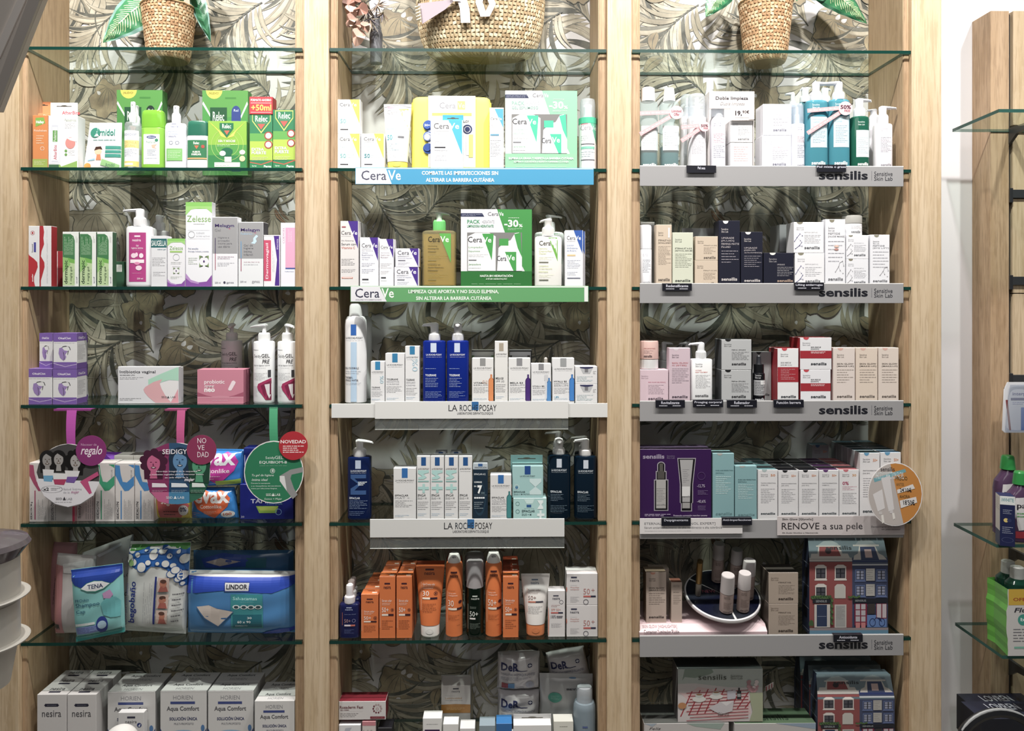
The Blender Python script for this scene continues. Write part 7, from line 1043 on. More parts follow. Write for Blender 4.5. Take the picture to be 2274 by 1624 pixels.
jar('white cream jar with a clear lid standing on two white cartons',2,1880,1923,477.5,495,'#e6e6ea',PET('#dcdad4',.55),[L(.2,.15,.95,.5,4,'#8a8a92'),T('sensilis',.22,.62,.78,.8,'#5f6268',.02)],yf=.014,z=TOP[pq2.name])
box('carton','white peptide carton with a dark molecule, rightmost on the third shelf',2,1932,1976,521.5,'#e3e4ea',pt(('PEPTIDE','[EYE LIFT]')),d=.03,yf=.013)
# ---- row 4
PK = '#d9bfca'
pj_ = box('carton','square rose carton against the left post, under a pink lidded jar',3,1420,1484.5,821.5,PK,[T('Sensitive',.06,.17,.3,.21,'#a8909c'),T('Skin Lab',.06,.23,.3,.27,'#a8909c'),T('SKIN GLOW [GLYCOLIC]',.3,.36,.9,.4,'#c86a84',.01),L(.3,.44,.85,.74,7,'#b09aa8'),T('sensilis',.3,.82,.82,.91,'#6a5a66',.02)],d=.05,yf=.013)
jar('rose jar turned upside down with a frosted white base, on the rose carton',3,1421,1467,757.7,798,'#d9d9da','#d4b0a8',[],yf=.014,z=TOP[pj_.name],lidops=[T('SKIN GLOW [GLYCOLIC]',.15,.38,.8,.46,'#b86a6a',.01),L(.15,.5,.7,.7,3,'#8a6a70'),T('sensilis',.15,.76,.6,.9,'#4a3a40',.02)])
box('carton','tall rose carton with coral lettering',3,1485.5,1533,773,'#cfb9c4',sen(('SKIN GLOW','C [EYES]'),'#c8747c','#5a4e5a','#9a8a98',.14,notch='#dcd0d6',n=8,ty=.26),d=.03,yf=.013)
pump('square white body lotion pump bottle with red lettering',3,(1535.5,1584),797.5,(1547.5,1570),779,761,-1,26,'#e3e4e6','#dcdee0','#dfe1e4',[T('Sensitive',.14,.1,.5,.135,'#6a6a6e'),T('Skin Lab',.14,.15,.5,.185,'#6a6a6e'),T('GLYCOLIC',.14,.25,.45,.275,'#d86a5c',.01),T('BODY TREATMENT',.14,.295,.78,.32,'#d86a5c',.01),L(.14,.36,.92,.68,11,'#9a9a9e'),T('sensilis',.12,.82,.82,.88,'#4a4a4e',.025)],(.02,.0,.98,.98),n=4,dep=.55,sh=.03,style=1,yf=.013)
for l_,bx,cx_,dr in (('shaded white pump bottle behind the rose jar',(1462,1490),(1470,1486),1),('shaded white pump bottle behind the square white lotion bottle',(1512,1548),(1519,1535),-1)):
 pump(l_,3,bx,800,cx_,778,760,dr,20,'#a8a8ac','#b0b0b4','#b8b8ba',None,n=3,dep=.6,sh=.04,style=1,yf=.1)  # white plastic coloured grey to carry the shade of the back row
def silv(): return [P([(.12 + .1 * (1 - math.cos(t * .314)),.07 * math.sin(t * .314)) for t in range(11)],'#1c1c20'),T('Sensitive',.09,.14,.33,.18,'#4a4a4e'),T('Skin Lab',.09,.2,.33,.24,'#4a4a4e'),T('PREP-A+ [POLISH]',.34,.33,.8,.37,'#3a3a3e',.02),L(.34,.4,.92,.68,7,'#6a6a6e'),T('sensilis',.34,.76,.82,.85,'#3a3a3e',.03)]
sv = box('carton','silver grey square carton with a black notch, lower of two',3,1602,1668.5,822,'#b4b6b8',silv(),d=.06,yf=.013,side='#4a4c50')
box('carton','silver grey square carton with a black notch, upper of two',3,1602,1669,754,'#b4b6b8',silv(),d=.06,yf=.013,z=TOP[sv.name],side='#4a4c50',top='#2a2c30')
box('carton','silver grey carton behind the black dropper bottle',3,1671,1713,782,'#a3a4a6',[P([(.2 + .13 * (1 - math.cos(t * .314)),.045 * math.sin(t * .314)) for t in range(11)],'#1c1c20'),T('sensilis',.3,.85,.9,.9,'#3a3a3e',.03)],d=.03,yf=.052)
xa,xb,zb,h = fit(3,1676,1702.5,828,.014,None); a = (xb - xa) / 2; e = empty('dropper_bottle',((xa + xb) / 2,.014 + a,zb),'small black dropper bottle with a silver label, in front of a grey carton','bottle')
m = MB(); m.loft([(0,a * .95,a * .95),(.002,a,a),(h * .96,a,a),(h,a * .8,a * .8)],M('#16171c',.15),28); m.build('bottle_body',e)
m = MB(); m.gfx([R(0,.25,1,.76,'#a8a9ac'),T('Sensitive',.06,.06,.55,.12,'#c9cace',.01),T('Skin Lab',.06,.14,.5,.2,'#c9cace',.01),L(.08,.3,.9,.72,8,'#3a3a40'),R(.5,.27,1,.4,'#e9e9ea'),T('sensilis',.08,.84,.86,.94,'#dfe0e4',.02)],a * 1.9,h,surf([(0,a,a,2),(h,a,a,2)]),14); m.build('label',e)
h2,h3,h4 = [W(1690,v,.03).z - zb for v in (809,806,789)]; m = MB(); m.loft([(h,a * .86,a * .86),(h2,a * .84,a * .84)],M('#131418',.3),24); m.build('collar',e); m = MB(); m.loft([(h2,a * .5,a * .5),(h2 + .003,a * .42,a * .42),(h4 - .003,a * .36,a * .36),(h4,a * .18,a * .18)],M('#2c2e34',.4),20); m.build('dropper_bulb',e)
RD = '#a3202e'
def resc(tall): return ([R(0,.345,1,.62,RD)] if tall else [R(0,.41,1,.65,RD)]) + ([P([(.2 + .13 * (1 - math.cos(t * .314)),.045 * math.sin(t * .314)) for t in range(11)],'#c8404c'),T('Sensitive',.15,.095,.5,.12,'#77777c'),T('Skin Lab',.15,.13,.5,.155,'#77777c'),T('SKIN RESCUE',.15,.25,.64,.275,'#77777c',.01),T('[SERUM S.O.S.]',.15,.295,.68,.32,'#77777c',.01),L(.15,.37,.85,.58,7,'#dcb0b4'),T('sensilis',.16,.86,.88,.91,'#44484e',.03)] if tall else [P([(.1 + .09 * (1 - math.cos(t * .314)),.07 * math.sin(t * .314)) for t in range(11)],'#c8404c'),T('Sensitive',.08,.15,.32,.19,'#77777c'),T('Skin Lab',.08,.21,.32,.25,'#77777c'),T('SKIN RESCUE',.34,.28,.66,.32,'#5a5a60',.02),T('[BARRIER]',.34,.34,.6,.38,'#5a5a60',.02),L(.34,.43,.8,.5,2,'#e6c4c6',.5),T('sensilis',.34,.77,.84,.86,'#44484e',.03)])
box('carton','tall white carton with a dark red band and red notch',3,1726.5,1773.5,774,'#e3e3e5',resc(True),d=.06,yf=.013,side=RD,top=RD)
rs = box('carton','square white carton with a dark red band, lower of two',3,1777.5,1845,821.5,'#e3e3e8',resc(False),d=.06,yf=.013,side=RD,top=RD)
box('carton','square white carton with a dark red band, upper of two',3,1776.5,1847,750,'#dfdfe3',resc(False),d=.07,yf=.013,side=RD,z=TOP[rs.name],top=RD)
SG = '#dccbbb'
for i_,(x0_,x1_,c_) in enumerate(((1850,1899,'#dccfc8'),(1900.5,1949,SG),(1950.5,1996,'#dbcdc2'))):
 box('carton','tall pale beige make-up carton, %s of three by the right oak wall' % ('left','middle','right')[i_],3,x0_,x1_,772.5,c_,sen(('SKIN GLOW','[MAKE-UP]'),'#5a504a','#6a605a','#a89a90',.17,notch='#d8a89c',n=6,ty=.28,lw=.7),d=.035,yf=.013,group='pale beige make-up cartons')
# ---- row 5
def kit():
 v = '#a49fa8'
 o_ = [T('sensilis',.045,.07,.345,.135,'#9c90a8',.03),T('Sensitive',.38,.085,.49,.105,'#7c6c8c'),T('Skin Lab',.38,.11,.49,.135,'#7c6c8c')]
 for k_,(c_,g) in enumerate(((v,.0),('#0c0a10',.012))):
  o_ += [E(.3,.225 ,.055 - g,.05 - g,c_),R(.245 + g,.22,.355 - g,.36,c_),R(.225 + g,.31 + g,.375 - g,.5,c_),R(.2 + g,.43 + g,.4 - g,.875 - g,c_),P([(.525 + g,.125 + g),(.785 - g,.125 + g),(.745 - g,.5),(.745 - g,.76),(.73 - g,.77),(.73 - g,.885 - g),(.575 + g,.885 - g),(.575 + g,.77),(.56 + g,.76),(.56 + g,.5)],c_)]
 return o_ + [R(.275,.2,.325,.31,'#55524e'),R(.25,.31,.345,.42,'#4f4b48'),R(.23,.43,.365,.84,'#a8a6a4'),L(.235,.55,.36,.75,9,'#5f5d5e'),T('sensilis',.235,.78,.36,.8,'#3a3a3c'),P([(.56,.15),(.745,.15),(.71,.5),(.7,.75),(.595,.75),(.59,.5)],'#a6a5a6'),R(.59,.53,.7,.67,'#d4d4d4'),L(.6,.28,.69,.48,8,'#77757a'),T('sensilis',.595,.66,.71,.685,'#3c3c40'),R(.595,.76,.7,.84,'#9c9a98'),
  O(.86,.38,.055,None,.006,'#5a4070'),T('-12,7%',.8,.5,.91,.55,'#b0a4bc',.01),L(.81,.58,.95,.65,4,'#8f80a0'),T('-40,6%',.8,.72,.92,.77,'#b0a4bc',.01),L(.81,.8,.92,.87,4,'#8f80a0'),L(.07,.915,.43,.955,2,'#a89ab4',.5),T('Protocolo corrección manchas oscuras',.47,.93,.94,.955,'#c4b8cc',.01)]
box('gift_carton','dark purple serum kit box with windows showing a dropper bottle and a tube',4,1420,1580,998,'#34114c',kit(),d=.06,yf=.014,cat='gift box',top='#5a4a66')
TL_ = '#7fa9ae'
def pure(dk): return [P([(.2 + .13 * (1 - math.cos(t * .314)),.035 * math.sin(t * .314)) for t in range(11)],'#a8a8a4'),T('PURE AGE PERFECTION',.14,.25,.95,.27,dk,.01),T('[RETINAL]',.14,.29,.52,.315,dk,.01),L(.14,.34,.85,.62,9,'#b4d0d2',.4),T('sensilis',.14,.89,.9,.935,'#6a8f94',.02)]
box('carton','tallest teal carton right of the purple kit box',4,1582.5,1630.5,1007,TL_,pure('#4f7a80'),d=.04,yf=.013)
box('carton','lower teal carton between the tallest teal one and the white cartons',4,1632,1681,1035,TL_,pure('#2f565c'),d=.04,yf=.013)
def ph(t2,nt,spf='50',alt=None): return [P([(.2 + .13 * (1 - math.cos(t * .314)),.045 * math.sin(t * .314)) for t in range(11)],nt),T('Sensitive',.15,.085,.5,.11,'#6a6a6e'),T('Skin Lab',.15,.12,.5,.145,'#6a6a6e'),T(spf,.65,.09,.88,.135,'#d6803c',.01),T('PHOTOCORRECTION',.15,.26,.9,.28,'#77777c',.01),T(t2,.15,.3,.5,.325,'#77777c',.01),L(.15,.37,.85,.68,9,'#a0a0a6'),T('sensilis',.14,.86,.88,.905,'#3f4a50',.03)] if not alt else [P([(.2 + .13 * (1 - math.cos(t * .314)),.045 * math.sin(t * .314)) for t in range(11)],nt),T('Sensitive',.15,.085,.5,.11,'#6a6a6e'),T('Skin Lab',.15,.12,.5,.145,'#6a6a6e'),T('30',.66,.09,.86,.135,'#d6903c',.01),T('0%',.15,.24,.48,.31,'#b04a6c',.02),L(.15,.33,.9,.42,3,'#c87a90'),L(.15,.46,.88,.7,7,'#a0a0a6'),T('sensilis',.14,.86,.88,.905,'#3f4a50',.03)]
WW = '#dad9db'
phs = ((1683,1727,1043.5,'[PURE 50]','#a8bcbc','#5a7f84','first'),(1728.5,1773,1045,'[AR 50+]','#15151a','#15151c','second'),(1774,1818,1044.5,'[HA 50+]','#15151a','#15151c','third'),(1819,1863,1044,'[D-PIGMENT 50+]','#5a2a6c','#4a2a50','fourth'),(1864,1907.5,1043.5,'[MINERAL 30]','#c86a74','#9a5a60','fifth'))
for i_,(x0_,x1_,yt_,t2,nt,tp_,od) in enumerate(phs):
 box('carton','white sun care carton, %s in the front row of five equal ones' % od,4,x0_,x1_,yt_,WW,ph(t2,nt,'50+' if i_ else '50',i_ == 4),d=.032,yf=.013,top=tp_,group='white sun care cartons in ranks')
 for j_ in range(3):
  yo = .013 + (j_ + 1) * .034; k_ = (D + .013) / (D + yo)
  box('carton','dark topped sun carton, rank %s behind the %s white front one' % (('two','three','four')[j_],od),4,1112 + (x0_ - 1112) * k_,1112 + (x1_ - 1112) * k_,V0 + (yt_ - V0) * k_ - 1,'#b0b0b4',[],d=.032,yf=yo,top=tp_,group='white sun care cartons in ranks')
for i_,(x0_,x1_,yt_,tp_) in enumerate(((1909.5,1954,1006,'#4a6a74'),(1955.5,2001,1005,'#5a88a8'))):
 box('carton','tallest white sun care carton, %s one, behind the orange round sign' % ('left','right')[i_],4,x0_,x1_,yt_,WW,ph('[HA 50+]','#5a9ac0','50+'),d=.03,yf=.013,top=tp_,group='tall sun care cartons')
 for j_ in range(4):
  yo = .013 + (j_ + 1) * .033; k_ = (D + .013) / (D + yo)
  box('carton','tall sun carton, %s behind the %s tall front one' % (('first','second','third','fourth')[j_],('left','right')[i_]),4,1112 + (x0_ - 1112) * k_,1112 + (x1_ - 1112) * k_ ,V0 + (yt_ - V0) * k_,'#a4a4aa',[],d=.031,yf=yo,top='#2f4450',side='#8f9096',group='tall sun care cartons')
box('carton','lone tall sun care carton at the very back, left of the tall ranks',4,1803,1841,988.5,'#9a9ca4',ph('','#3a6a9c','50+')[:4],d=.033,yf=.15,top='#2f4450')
wp = [P([(.5 + .487 * math.cos(a),.5 + .487 * math.sin(a)) for a in [math.radians(72 + k * 7.5) for k in range(26)]],'#bdb4b0'),T('sensilis',.23,.07,.49,.14,'#3a363a',.015,-.1),P([(.1,.25),(.68,.1),(.7,.15),(.12,.31)],'#6aa8b4'),T('PHOTOCORRECTION FACIAL',.14,.15,.66,.26,'#e3eef0',.0,-.1),P([(.24,.25),(.4,.21),(.48,.74),(.38,.77)],'#d9d5d6'),P([(.09,.5),(.26,.42),(.31,.72),(.18,.77)],'#dcd8d9'),R(.2,.77,.26,.82,'#c9c4c2'),R(.4,.75,.46,.8,'#cfcaca'),P([(.24,.83),(.28,.82),(.3,.94),(.26,.96)],'#e6e2dc'),P([(.44,.8),(.48,.79),(.5,.88),(.46,.9)],'#e6e2dc'),T('PRECIO',.5,.22,.72,.28,'#5a4a2a',.0,-.2),T('ANTES',.52,.32,.66,.365,'#8a6a3a',.0,-.2),P([(.53,.43),(.82,.34),(.86,.41),(.54,.49)],'#e0dcda'),T("24'10€",.58,.4,.8,.465,'#1c1a20',.02,-.2),T('AHORA',.58,.51,.77,.56,'#5a4a2a',.0,-.2),P([(.58,.6),(.88,.54),(.9,.63),(.6,.72)],'#e0dcda'),T("18'50€",.64,.59,.86,.67,'#1c1a20',.02,-.2)]
e = wob('large oval orange and beige price sign with handwritten 24,10 and 18,50 euros',1988,1098,60.5,70.5,'#c9832c',wp,None,None,1150,None,None,None,Y=-.03,name='price_sign'); e['group'] = 'round signs hanging from the shelf edge'
m = MB(); m.box(-.008,.008,.001,.02,-.064,-.0632,ACRY,c=.0001); m.build('clear_arm',e)
# ---- row 6
BG = '#b3a190'
box('carton','beige make-up carton standing in the pink display tray',5,1434.5,1480,1271,'#bba99c',sen(('SKIN GLOW','[MAKE-UP]'),'#2f2a28','#4a423e','#8a7c74',.14,notch='#b8806c',n=6,ty=.3),d=.04,yf=.032,z=ZS[5] + .0255,side='#6a5a4a',top='#7a6a58')
box('carton','beige make-up carton behind the one in the pink tray',5,1442,1486,1263,'#a39488',[],d=.03,yf=.08,z=ZS[5] + .0255)
box('carton','slim beige concealer carton with a brown lid, in the pink display tray',5,1490.5,1515,1293.5,'#b8a699',[T('Sensitive',.18,.07,.75,.09,'#4a423e'),T('Skin Lab',.18,.1,.75,.12,'#4a423e'),T('SKIN GLOW',.18,.24,.72,.26,'#2f2a28',.01),L(.18,.3,.9,.55,6,'#8a7c74')],d=.03,yf=.032,z=ZS[5] + .0255,top='#7a4c3c',side='#a38f80')
# pink tray with holographic turntable
xa,xb = WX(1420,.008),WX(1704,.008); X_ = (xa + xb) / 2; wd = xb - xa; zb = ZS[5] + .0004
e = empty('display_tray',(X_,.08,zb),'pale pink display tray with sloping front and a holographic tilted disc','display')
m = MB(); p = [(-.072,0),(-.072,.012),(-.054,.025),(.09,.025),(.09,0)]; n = 5; vs = [(s_ * wd / 2,y,z) for s_ in (-1,1) for y,z in p]; m.add(vs,[(0,1,2,3,4),(9,8,7,6,5)] + [(i,5 + i,5 + (i + 1) % 5,(i + 1) % 5) for i in range(5)],'#d5b8bd')
m.gfx([T('SKIN GLOW [HIGHLIGHTER]',.03,.02,.3,.28,'#a88a90'),T('Corrector Iluminador Fluido',.035,.34,.31,.6,'#6a5a60',.01),T('ILUMINA | HIDRATA | UNIFICA',.035,.66,.25,.8,'#a88a94'),T('Con Vitamina C Estabilizada y Ácido Hialurónico',.035,.86,.38,.98,'#8f767e'),T('Dermatológicamente testado en pieles sensibles',.68,.78,.95,.88,'#a08890')],wd,.024,lambda x,z,off: (x,-.0725 - off * 3 + max(0,z - .012) * 1.38,z + .0005 + off * 2)); m.build('tray',e)
def holo():
 m = bpy.data.materials.new('holographic_foil'); m.use_nodes = True; nt = m.node_tree; b = nt.nodes['Principled BSDF']; L_ = nt.links.new
 tc = nt.nodes.new('ShaderNodeTexCoord'); sp = nt.nodes.new('ShaderNodeSeparateXYZ'); L_(tc.outputs['Object'],sp.inputs[0])
 at = nt.nodes.new('ShaderNodeMath'); at.operation = 'ARCTAN2'; L_(sp.outputs[1],at.inputs[0]); L_(sp.outputs[0],at.inputs[1])
 ml = nt.nodes.new('ShaderNodeMath'); ml.operation = 'MULTIPLY'; ml.inputs[1].default_value = 3.2; L_(at.outputs[0],ml.inputs[0]); si = nt.nodes.new('ShaderNodeMath'); si.operation = 'SINE'; L_(ml.outputs[0],si.inputs[0])
 r = nt.nodes.new('ShaderNodeValToRGB'); e_ = r.color_ramp.elements
 for pos,c in ((0,'#161a30'),(.3,'#1c2a6c'),(.45,'#2a1c70'),(.56,'#b23cb0'),(.64,'#c8303c'),(.72,'#3aa85c'),(.82,'#3cc8e0'),(1,'#30343c')):
  q = e_[0] if pos == 0 else (e_[1] if pos == 1 else e_.new(pos)); q.color = lin(c); q.position = pos
 mr = nt.nodes.new('ShaderNodeMapRange'); mr.inputs[1].default_value = -1; L_(si.outputs[0],mr.inputs[0]); L_(mr.outputs[0],r.inputs[0]); L_(r.outputs[0],b.inputs['Base Color'])
 b.inputs['Metallic'].default_value = .35; b.inputs['Roughness'].default_value = .25; return m
cx_ = W(1602,1330,.085).x; rd = .093; tl = math.radians(19); DY = .079; cz = max(W(1602,1386,DY - rd * math.cos(tl)).z,zb + .027) + rd * math.sin(tl) + .004
dsk = MB(); dsk.loft([(-.004,rd,rd),(.0,rd * 1.01,rd * 1.01),(.004,rd,rd),(.005,rd * .98,rd * .98)],M('#d6d2d4',.35),64); dsk.loft([(.0051,rd * .96,rd * .96),(.0054,rd * .96,rd * .96)],holo(),64,smooth=False)
dsk.gfx([T('NEW',.24,.42,.42,.48,'#8a3a4c')],2 * rd,2 * rd,lambda x,z,off: (x,z - rd,.0056 + off))
do = dsk.build('tilted_disc',e); do.location = (cx_ - X_,DY - .08,cz - zb); do.rotation_euler.x = tl
m = MB(); m.loft([(.025,.03,.03),(cz - zb - .012,.02,.02)],M('#c9b0b6'),24); ob = m.build('disc_stand',e); ob.location = (cx_ - X_,DY - .08,0)
def on_disc(u,v0,v1,v2,wpx,l_,caps='#bfb8b8',body='#a8938c',gold=False):
 """bottle whose base centre projects to (u, v0) on the tilted disc"""
 lo,hi = .0,.17
 for _ in range(40):
  Y = (lo + hi) / 2; z = cz + .0058 + (Y - DY) * math.tan(tl); v = W(u,v0,Y).z
  if v > z: lo = Y   # ray is above the disc here: go further back...
  else: hi = Y
 Y = (lo + hi) / 2; Y = max(.02,min(.158,Y)); zb_ = cz + .0062 + (Y - DY) * math.tan(tl); r_ = wpx * (D + Y) / F / 2
 e_ = empty('mascara_tube' if gold else 'foundation_bottle',(W(u,v0,Y).x,Y,zb_),l_,'mascara' if gold else 'bottle',None if gold else 'foundation bottles on the tilted disc'); e_.rotation_euler.x = tl * .6
 h1 = (v0 - v1) * (D + Y) / F; h2 = (v0 - v2) * (D + Y) / F
 m = MB(); m.loft([(0,r_ * .9,r_ * .9),(.002,r_,r_),(h1 * .95,r_,r_),(h1,r_ * .9,r_ * .9)],M(body,.15),24)
 if not gold: m.gfx([T('Sensitive',.15,.1,.6,.15,'#5a4a4a'),T('Skin Lab',.15,.17,.6,.22,'#5a4a4a'),L(.15,.4,.85,.75,7,'#6a4a48'),T('sensilis',.15,.84,.85,.92,'#4a3a3a',.01)],r_ * 1.8,h1,surf([(0,r_,r_,2),(h1,r_,r_,2)]),12)
 m.build('bottle_body',e_); m = MB(); m.loft([(h1,r_ * 1.02,r_ * 1.02),(h2 * .98,r_ * (1. if gold else .96),r_ * (1. if gold else .96)),(h2,r_ * .9,r_ * .9)],M(caps,.3,.9 if gold else 0),28); m.build('cap',e_)
for a_ in ((1612,1366,1319,1278,30,'brown foundation bottle with white cap at the front of the disc'),(1649,1355,1300,1264,28,'brown foundation bottle with white cap, second from the front of the disc'),(1659,1328,1270,1237,28,'brown foundation bottle with white cap at the right rim of the disc'),(1632,1300,1246,1213,25,'slim brown foundation bottle near the back of the disc'),(1592,1290,1235,1200,25,'tallest standing brown foundation bottle at the back of the disc')): on_disc(*a_)
on_disc(1550,1322,1292,1243,13,'thin gold mascara tube standing on the left of the disc','#a8844c','#6a6058',gold=True)
on_disc(1552,1300,1270,1239,12,'second thin gold mascara tube just behind the first','#8a6c3c','#5a5048',gold=True)
bs = box('carton','square tan carton right of the pink display tray, lower of two',5,1706.5,1772.5,1341,'#a8988a',[T('Sensitive',.08,.12,.33,.17,'#77685c'),T('Skin Lab',.08,.18,.33,.23,'#77685c'),T('ETERNALIST A.G.E.',.33,.26,.76,.3,'#4a3f38',.01),L(.33,.36,.88,.68,8,'#85766a'),T('sensilis',.33,.8,.83,.89,'#4a3f38',.03)],d=.06,yf=.013,side='#5a5048')
box('carton','square tan carton right of the pink display tray, upper of two',5,1706.5,1773,1272,'#a8988a',[T('Sensitive',.08,.15,.33,.2,'#77685c'),T('Skin Lab',.08,.21,.33,.26,'#77685c'),T('ETERNALIST A.G.E.',.33,.3,.76,.34,'#4a3f38',.01),L(.33,.4,.88,.7,8,'#85766a'),T('sensilis',.33,.8,.83,.89,'#4a3f38',.03)],d=.06,yf=.013,z=TOP[bs.name],side='#5a5048',top='#3f3a36')
# canal house boxes
HR,HB,HC = '#8c4848','#3f4866','#bdb8b2'
def win(x,y,w_,h_,fr='#cfc9c4',gl='#4a4a52',n=(2,2),arch=True):
 o_ = [R(x - .012,y,x + w_ + .012,y + h_,fr)] + ([P([(x - .02,y),(x + w_ * .2,y - .025),(x + w_ * .8,y - .025),(x + w_ + .02,y)],fr)] if arch else []) + [R(x,y + .012,x + w_,y + h_ - .012,'#22242c'),R(x - .02,y + h_ - .002,x + w_ + .02,y + h_ + .012,fr)]
 for i in range(n[0]):
  for j in range(n[1]): o_.append(R(x + w_ * (i + .12) / n[0],y + .014 + (h_ - .028) * (j + .1) / n[1],x + w_ * (i + .88) / n[0],y + .014 + (h_ - .028) * (j + .9) / n[1],gl))
 return o_
def facade():
 o_ = [R(0,.23,.545,.925,HR),R(.545,.17,1,.925,HB),R(0,0,1,.19,'#6f8088'),P([(.01,.21),(.03,.15),(.11,.15),(.13,.08),(.41,.08),(.43,.15),(.5,.15),(.53,.21)],HC),P([(.13,.175),(.14,.08),(.37,.08),(.41,.175)],HR),P([(.11,.075),(.2,.03),(.3,.02),(.38,.05),(.41,.075)],'#9aa6a8'),R(.1,.072,.42,.084,HC),E(.25,.125,.04,.028,'#3a3034'),
          T('sensilis',.22,.075,.56,.115,'#33383c',.02),P([(.56,.21),(.58,.17),(.63,.15),(.66,.08),(.87,.08),(.9,.15),(.95,.17),(.99,.21)],HC),P([(.66,.21),(.67,.085),(.86,.085),(.89,.21)],HB),P([(.6,.075),(.66,.03),(.76,.01),(.84,.03),(.9,.075)],'#8a9498'),R(.58,.065,.92,.08,HC),R(.72,.11,.81,.19,'#c4a8a4'),R(0,.19,.545,.225,HC),R(0,.2,.545,.206,'#8f8a86'),R(.545,.21,1,.235,'#2c3866'),R(.545,.253,1,.27,'#b8bcc0')]
 o_ += win(.085,.285,.12,.13) + win(.335,.285,.12,.13) + win(.085,.485,.12,.13)
 o_ += [R(.32,.49,.46,.615,HC),P([(.32,.49),(.35,.465),(.43,.465),(.46,.49)],HC),R(.335,.495,.445,.61,'#b9b6b0'),R(.32,.68,.47,.925,HC),R(.335,.69,.455,.915,'#9d9c9a'),L(.34,.7,.45,.84,9,'#6a6a6c')]
 o_ += win(.595,.31,.1,.12,'#5a6a94','#8f94ac',(2,3),False) + win(.865,.31,.1,.12,'#5a6a94','#8f94ac',(2,3),False) + win(.595,.475,.1,.12,'#5a6a94','#8f94ac',(2,3),False) + win(.865,.475,.1,.12,'#5a6a94','#8f94ac',(2,3),False)
 o_ += [R(.72,.3,.83,.43,'#aaa7a2'),L(.73,.31,.81,.42,5,'#77767a'),R(.72,.465,.83,.59,'#aaa7a2'),L(.73,.48,.81,.57,4,'#77767a'),R(.04,.62,.27,.665,'#23262e'),T('SENSILIS',.08,.632,.22,.655,'#9aa0a4',.01),R(.55,.615,1,.665,'#1f222c'),T('SENSILIS',.58,.63,.72,.65,'#9aa0a4',.01)]
 for k in range(22): x = .03 + k * .011; o_.append(E(x,.6 + .008 * math.sin(k * 1.7),.017,.013,('#3f5a34','#4f6c3c','#2f4a2c')[k % 3]))
 for k in range(14): o_.append(E(.28 + .008 * math.sin(k * 2.),.62 + k * .02,.016,.013,('#3f5a34','#4f6c3c','#2f4a2c')[k % 3]))
 for k in range(12): o_.append(E(.5 + k * .012,.6 - k * .0 + .006 * math.sin(k),.015,.01,('#3f5a34','#4f6c3c')[k % 2]))
 o_ += [R(.06,.675,.26,.92,HC),R(.09,.68,.22,.91,'#2c3a58'),R(.1,.8,.21,.805,'#7a8498'),R(.57,.67,.73,.9,'#7a1c38')] + [R(.585 + (i % 2) * .07,.675 + (i // 2) * .065,.64 + (i % 2) * .07,.73 + (i // 2) * .065,'#b0aab0' if i < 6 else '#c07878') for i in range(8)]
 o_ += [R(.74,.67,.83,.78,'#3a3434'),R(.73,.79,.98,.92,'#5a7ab0'),R(.845,.67,.98,.83,'#7a2c40')] + [R(.855 + i * .07,.675,.91 + i * .065,.82,'#b8aeb4') for i in range(2)] + [O(.8,.87,.04,.045,.008,'#1c2c58'),O(.92,.87,.04,.045,.008,'#1c2c58'),P([(.8,.87),(.85,.82),(.92,.87),(.9,.82),(.84,.815)],'#1c2c58'),E(.02,.88,.03,.04,'#3f5a34'),R(.0,.9,.04,.925,'#6a3a30'),R(0,.925,1,.95,'#8f8284'),R(0,.95,1,1,'#5f8aa4')]
 return o_
def house(label,row,x0,x1,ytop,ycor,yf,ops=True,group=None):
 xa,xb,zb,h = fit(row,x0,x1,ytop,yf,None); wd = xb - xa; hc = W(x0,ycor,yf).z - zb; sl = .016; dp = .045; e = empty('gift_carton',((xa + xb) / 2,yf + dp / 2,zb),label,'gift box',group)
 m = MB(); p = [(-dp / 2,0),(-dp / 2,hc),(-dp / 2 + sl,h),(dp / 2 - sl * .3,h),(dp / 2,hc),(dp / 2,0)]; n = len(p); sx = lambda z: wd / 2 - (.005 if z > hc + .001 else 0)
 vs = [(s_ * sx(z),y,z) for s_ in (-1,1) for y,z in p]; m.add(vs,[(i,n + i,n + (i + 1) % n,(i + 1) % n) for i in range(n)],'#5a6a74'); m.add(vs,[tuple(range(n)),tuple(range(n,2 * n))[::-1]],'#2c344c')
 ty = lambda z: -dp / 2 + max(0,z - hc) / (h - hc) * sl
 m.gfx(facade(),wd,h,lambda x,z,off: (x * (1 - .03 * max(0,z - hc) / (h - hc)),ty(z) - off,z),nrow=24,doff=.000012)
 for s_,nn in ((-1,0),):
  m.gfx([R(.1,.05 + k * .3,.9,.06 + k * .3,'#8a8f9c') for k in range(4)] + [R(.3,.12 + k * .27,.7,.26 + k * .27,'#12151e') for k in range(3)],dp,hc,lambda x,z,off: (-wd / 2 - off,-x,z))
 m.build('printed_box',e); TOP[e.name] = zb + h; return e
house('carton shaped like a red and a blue canal house, standing on the sixth shelf',5,1797,1972,1199.6,1246,.016)
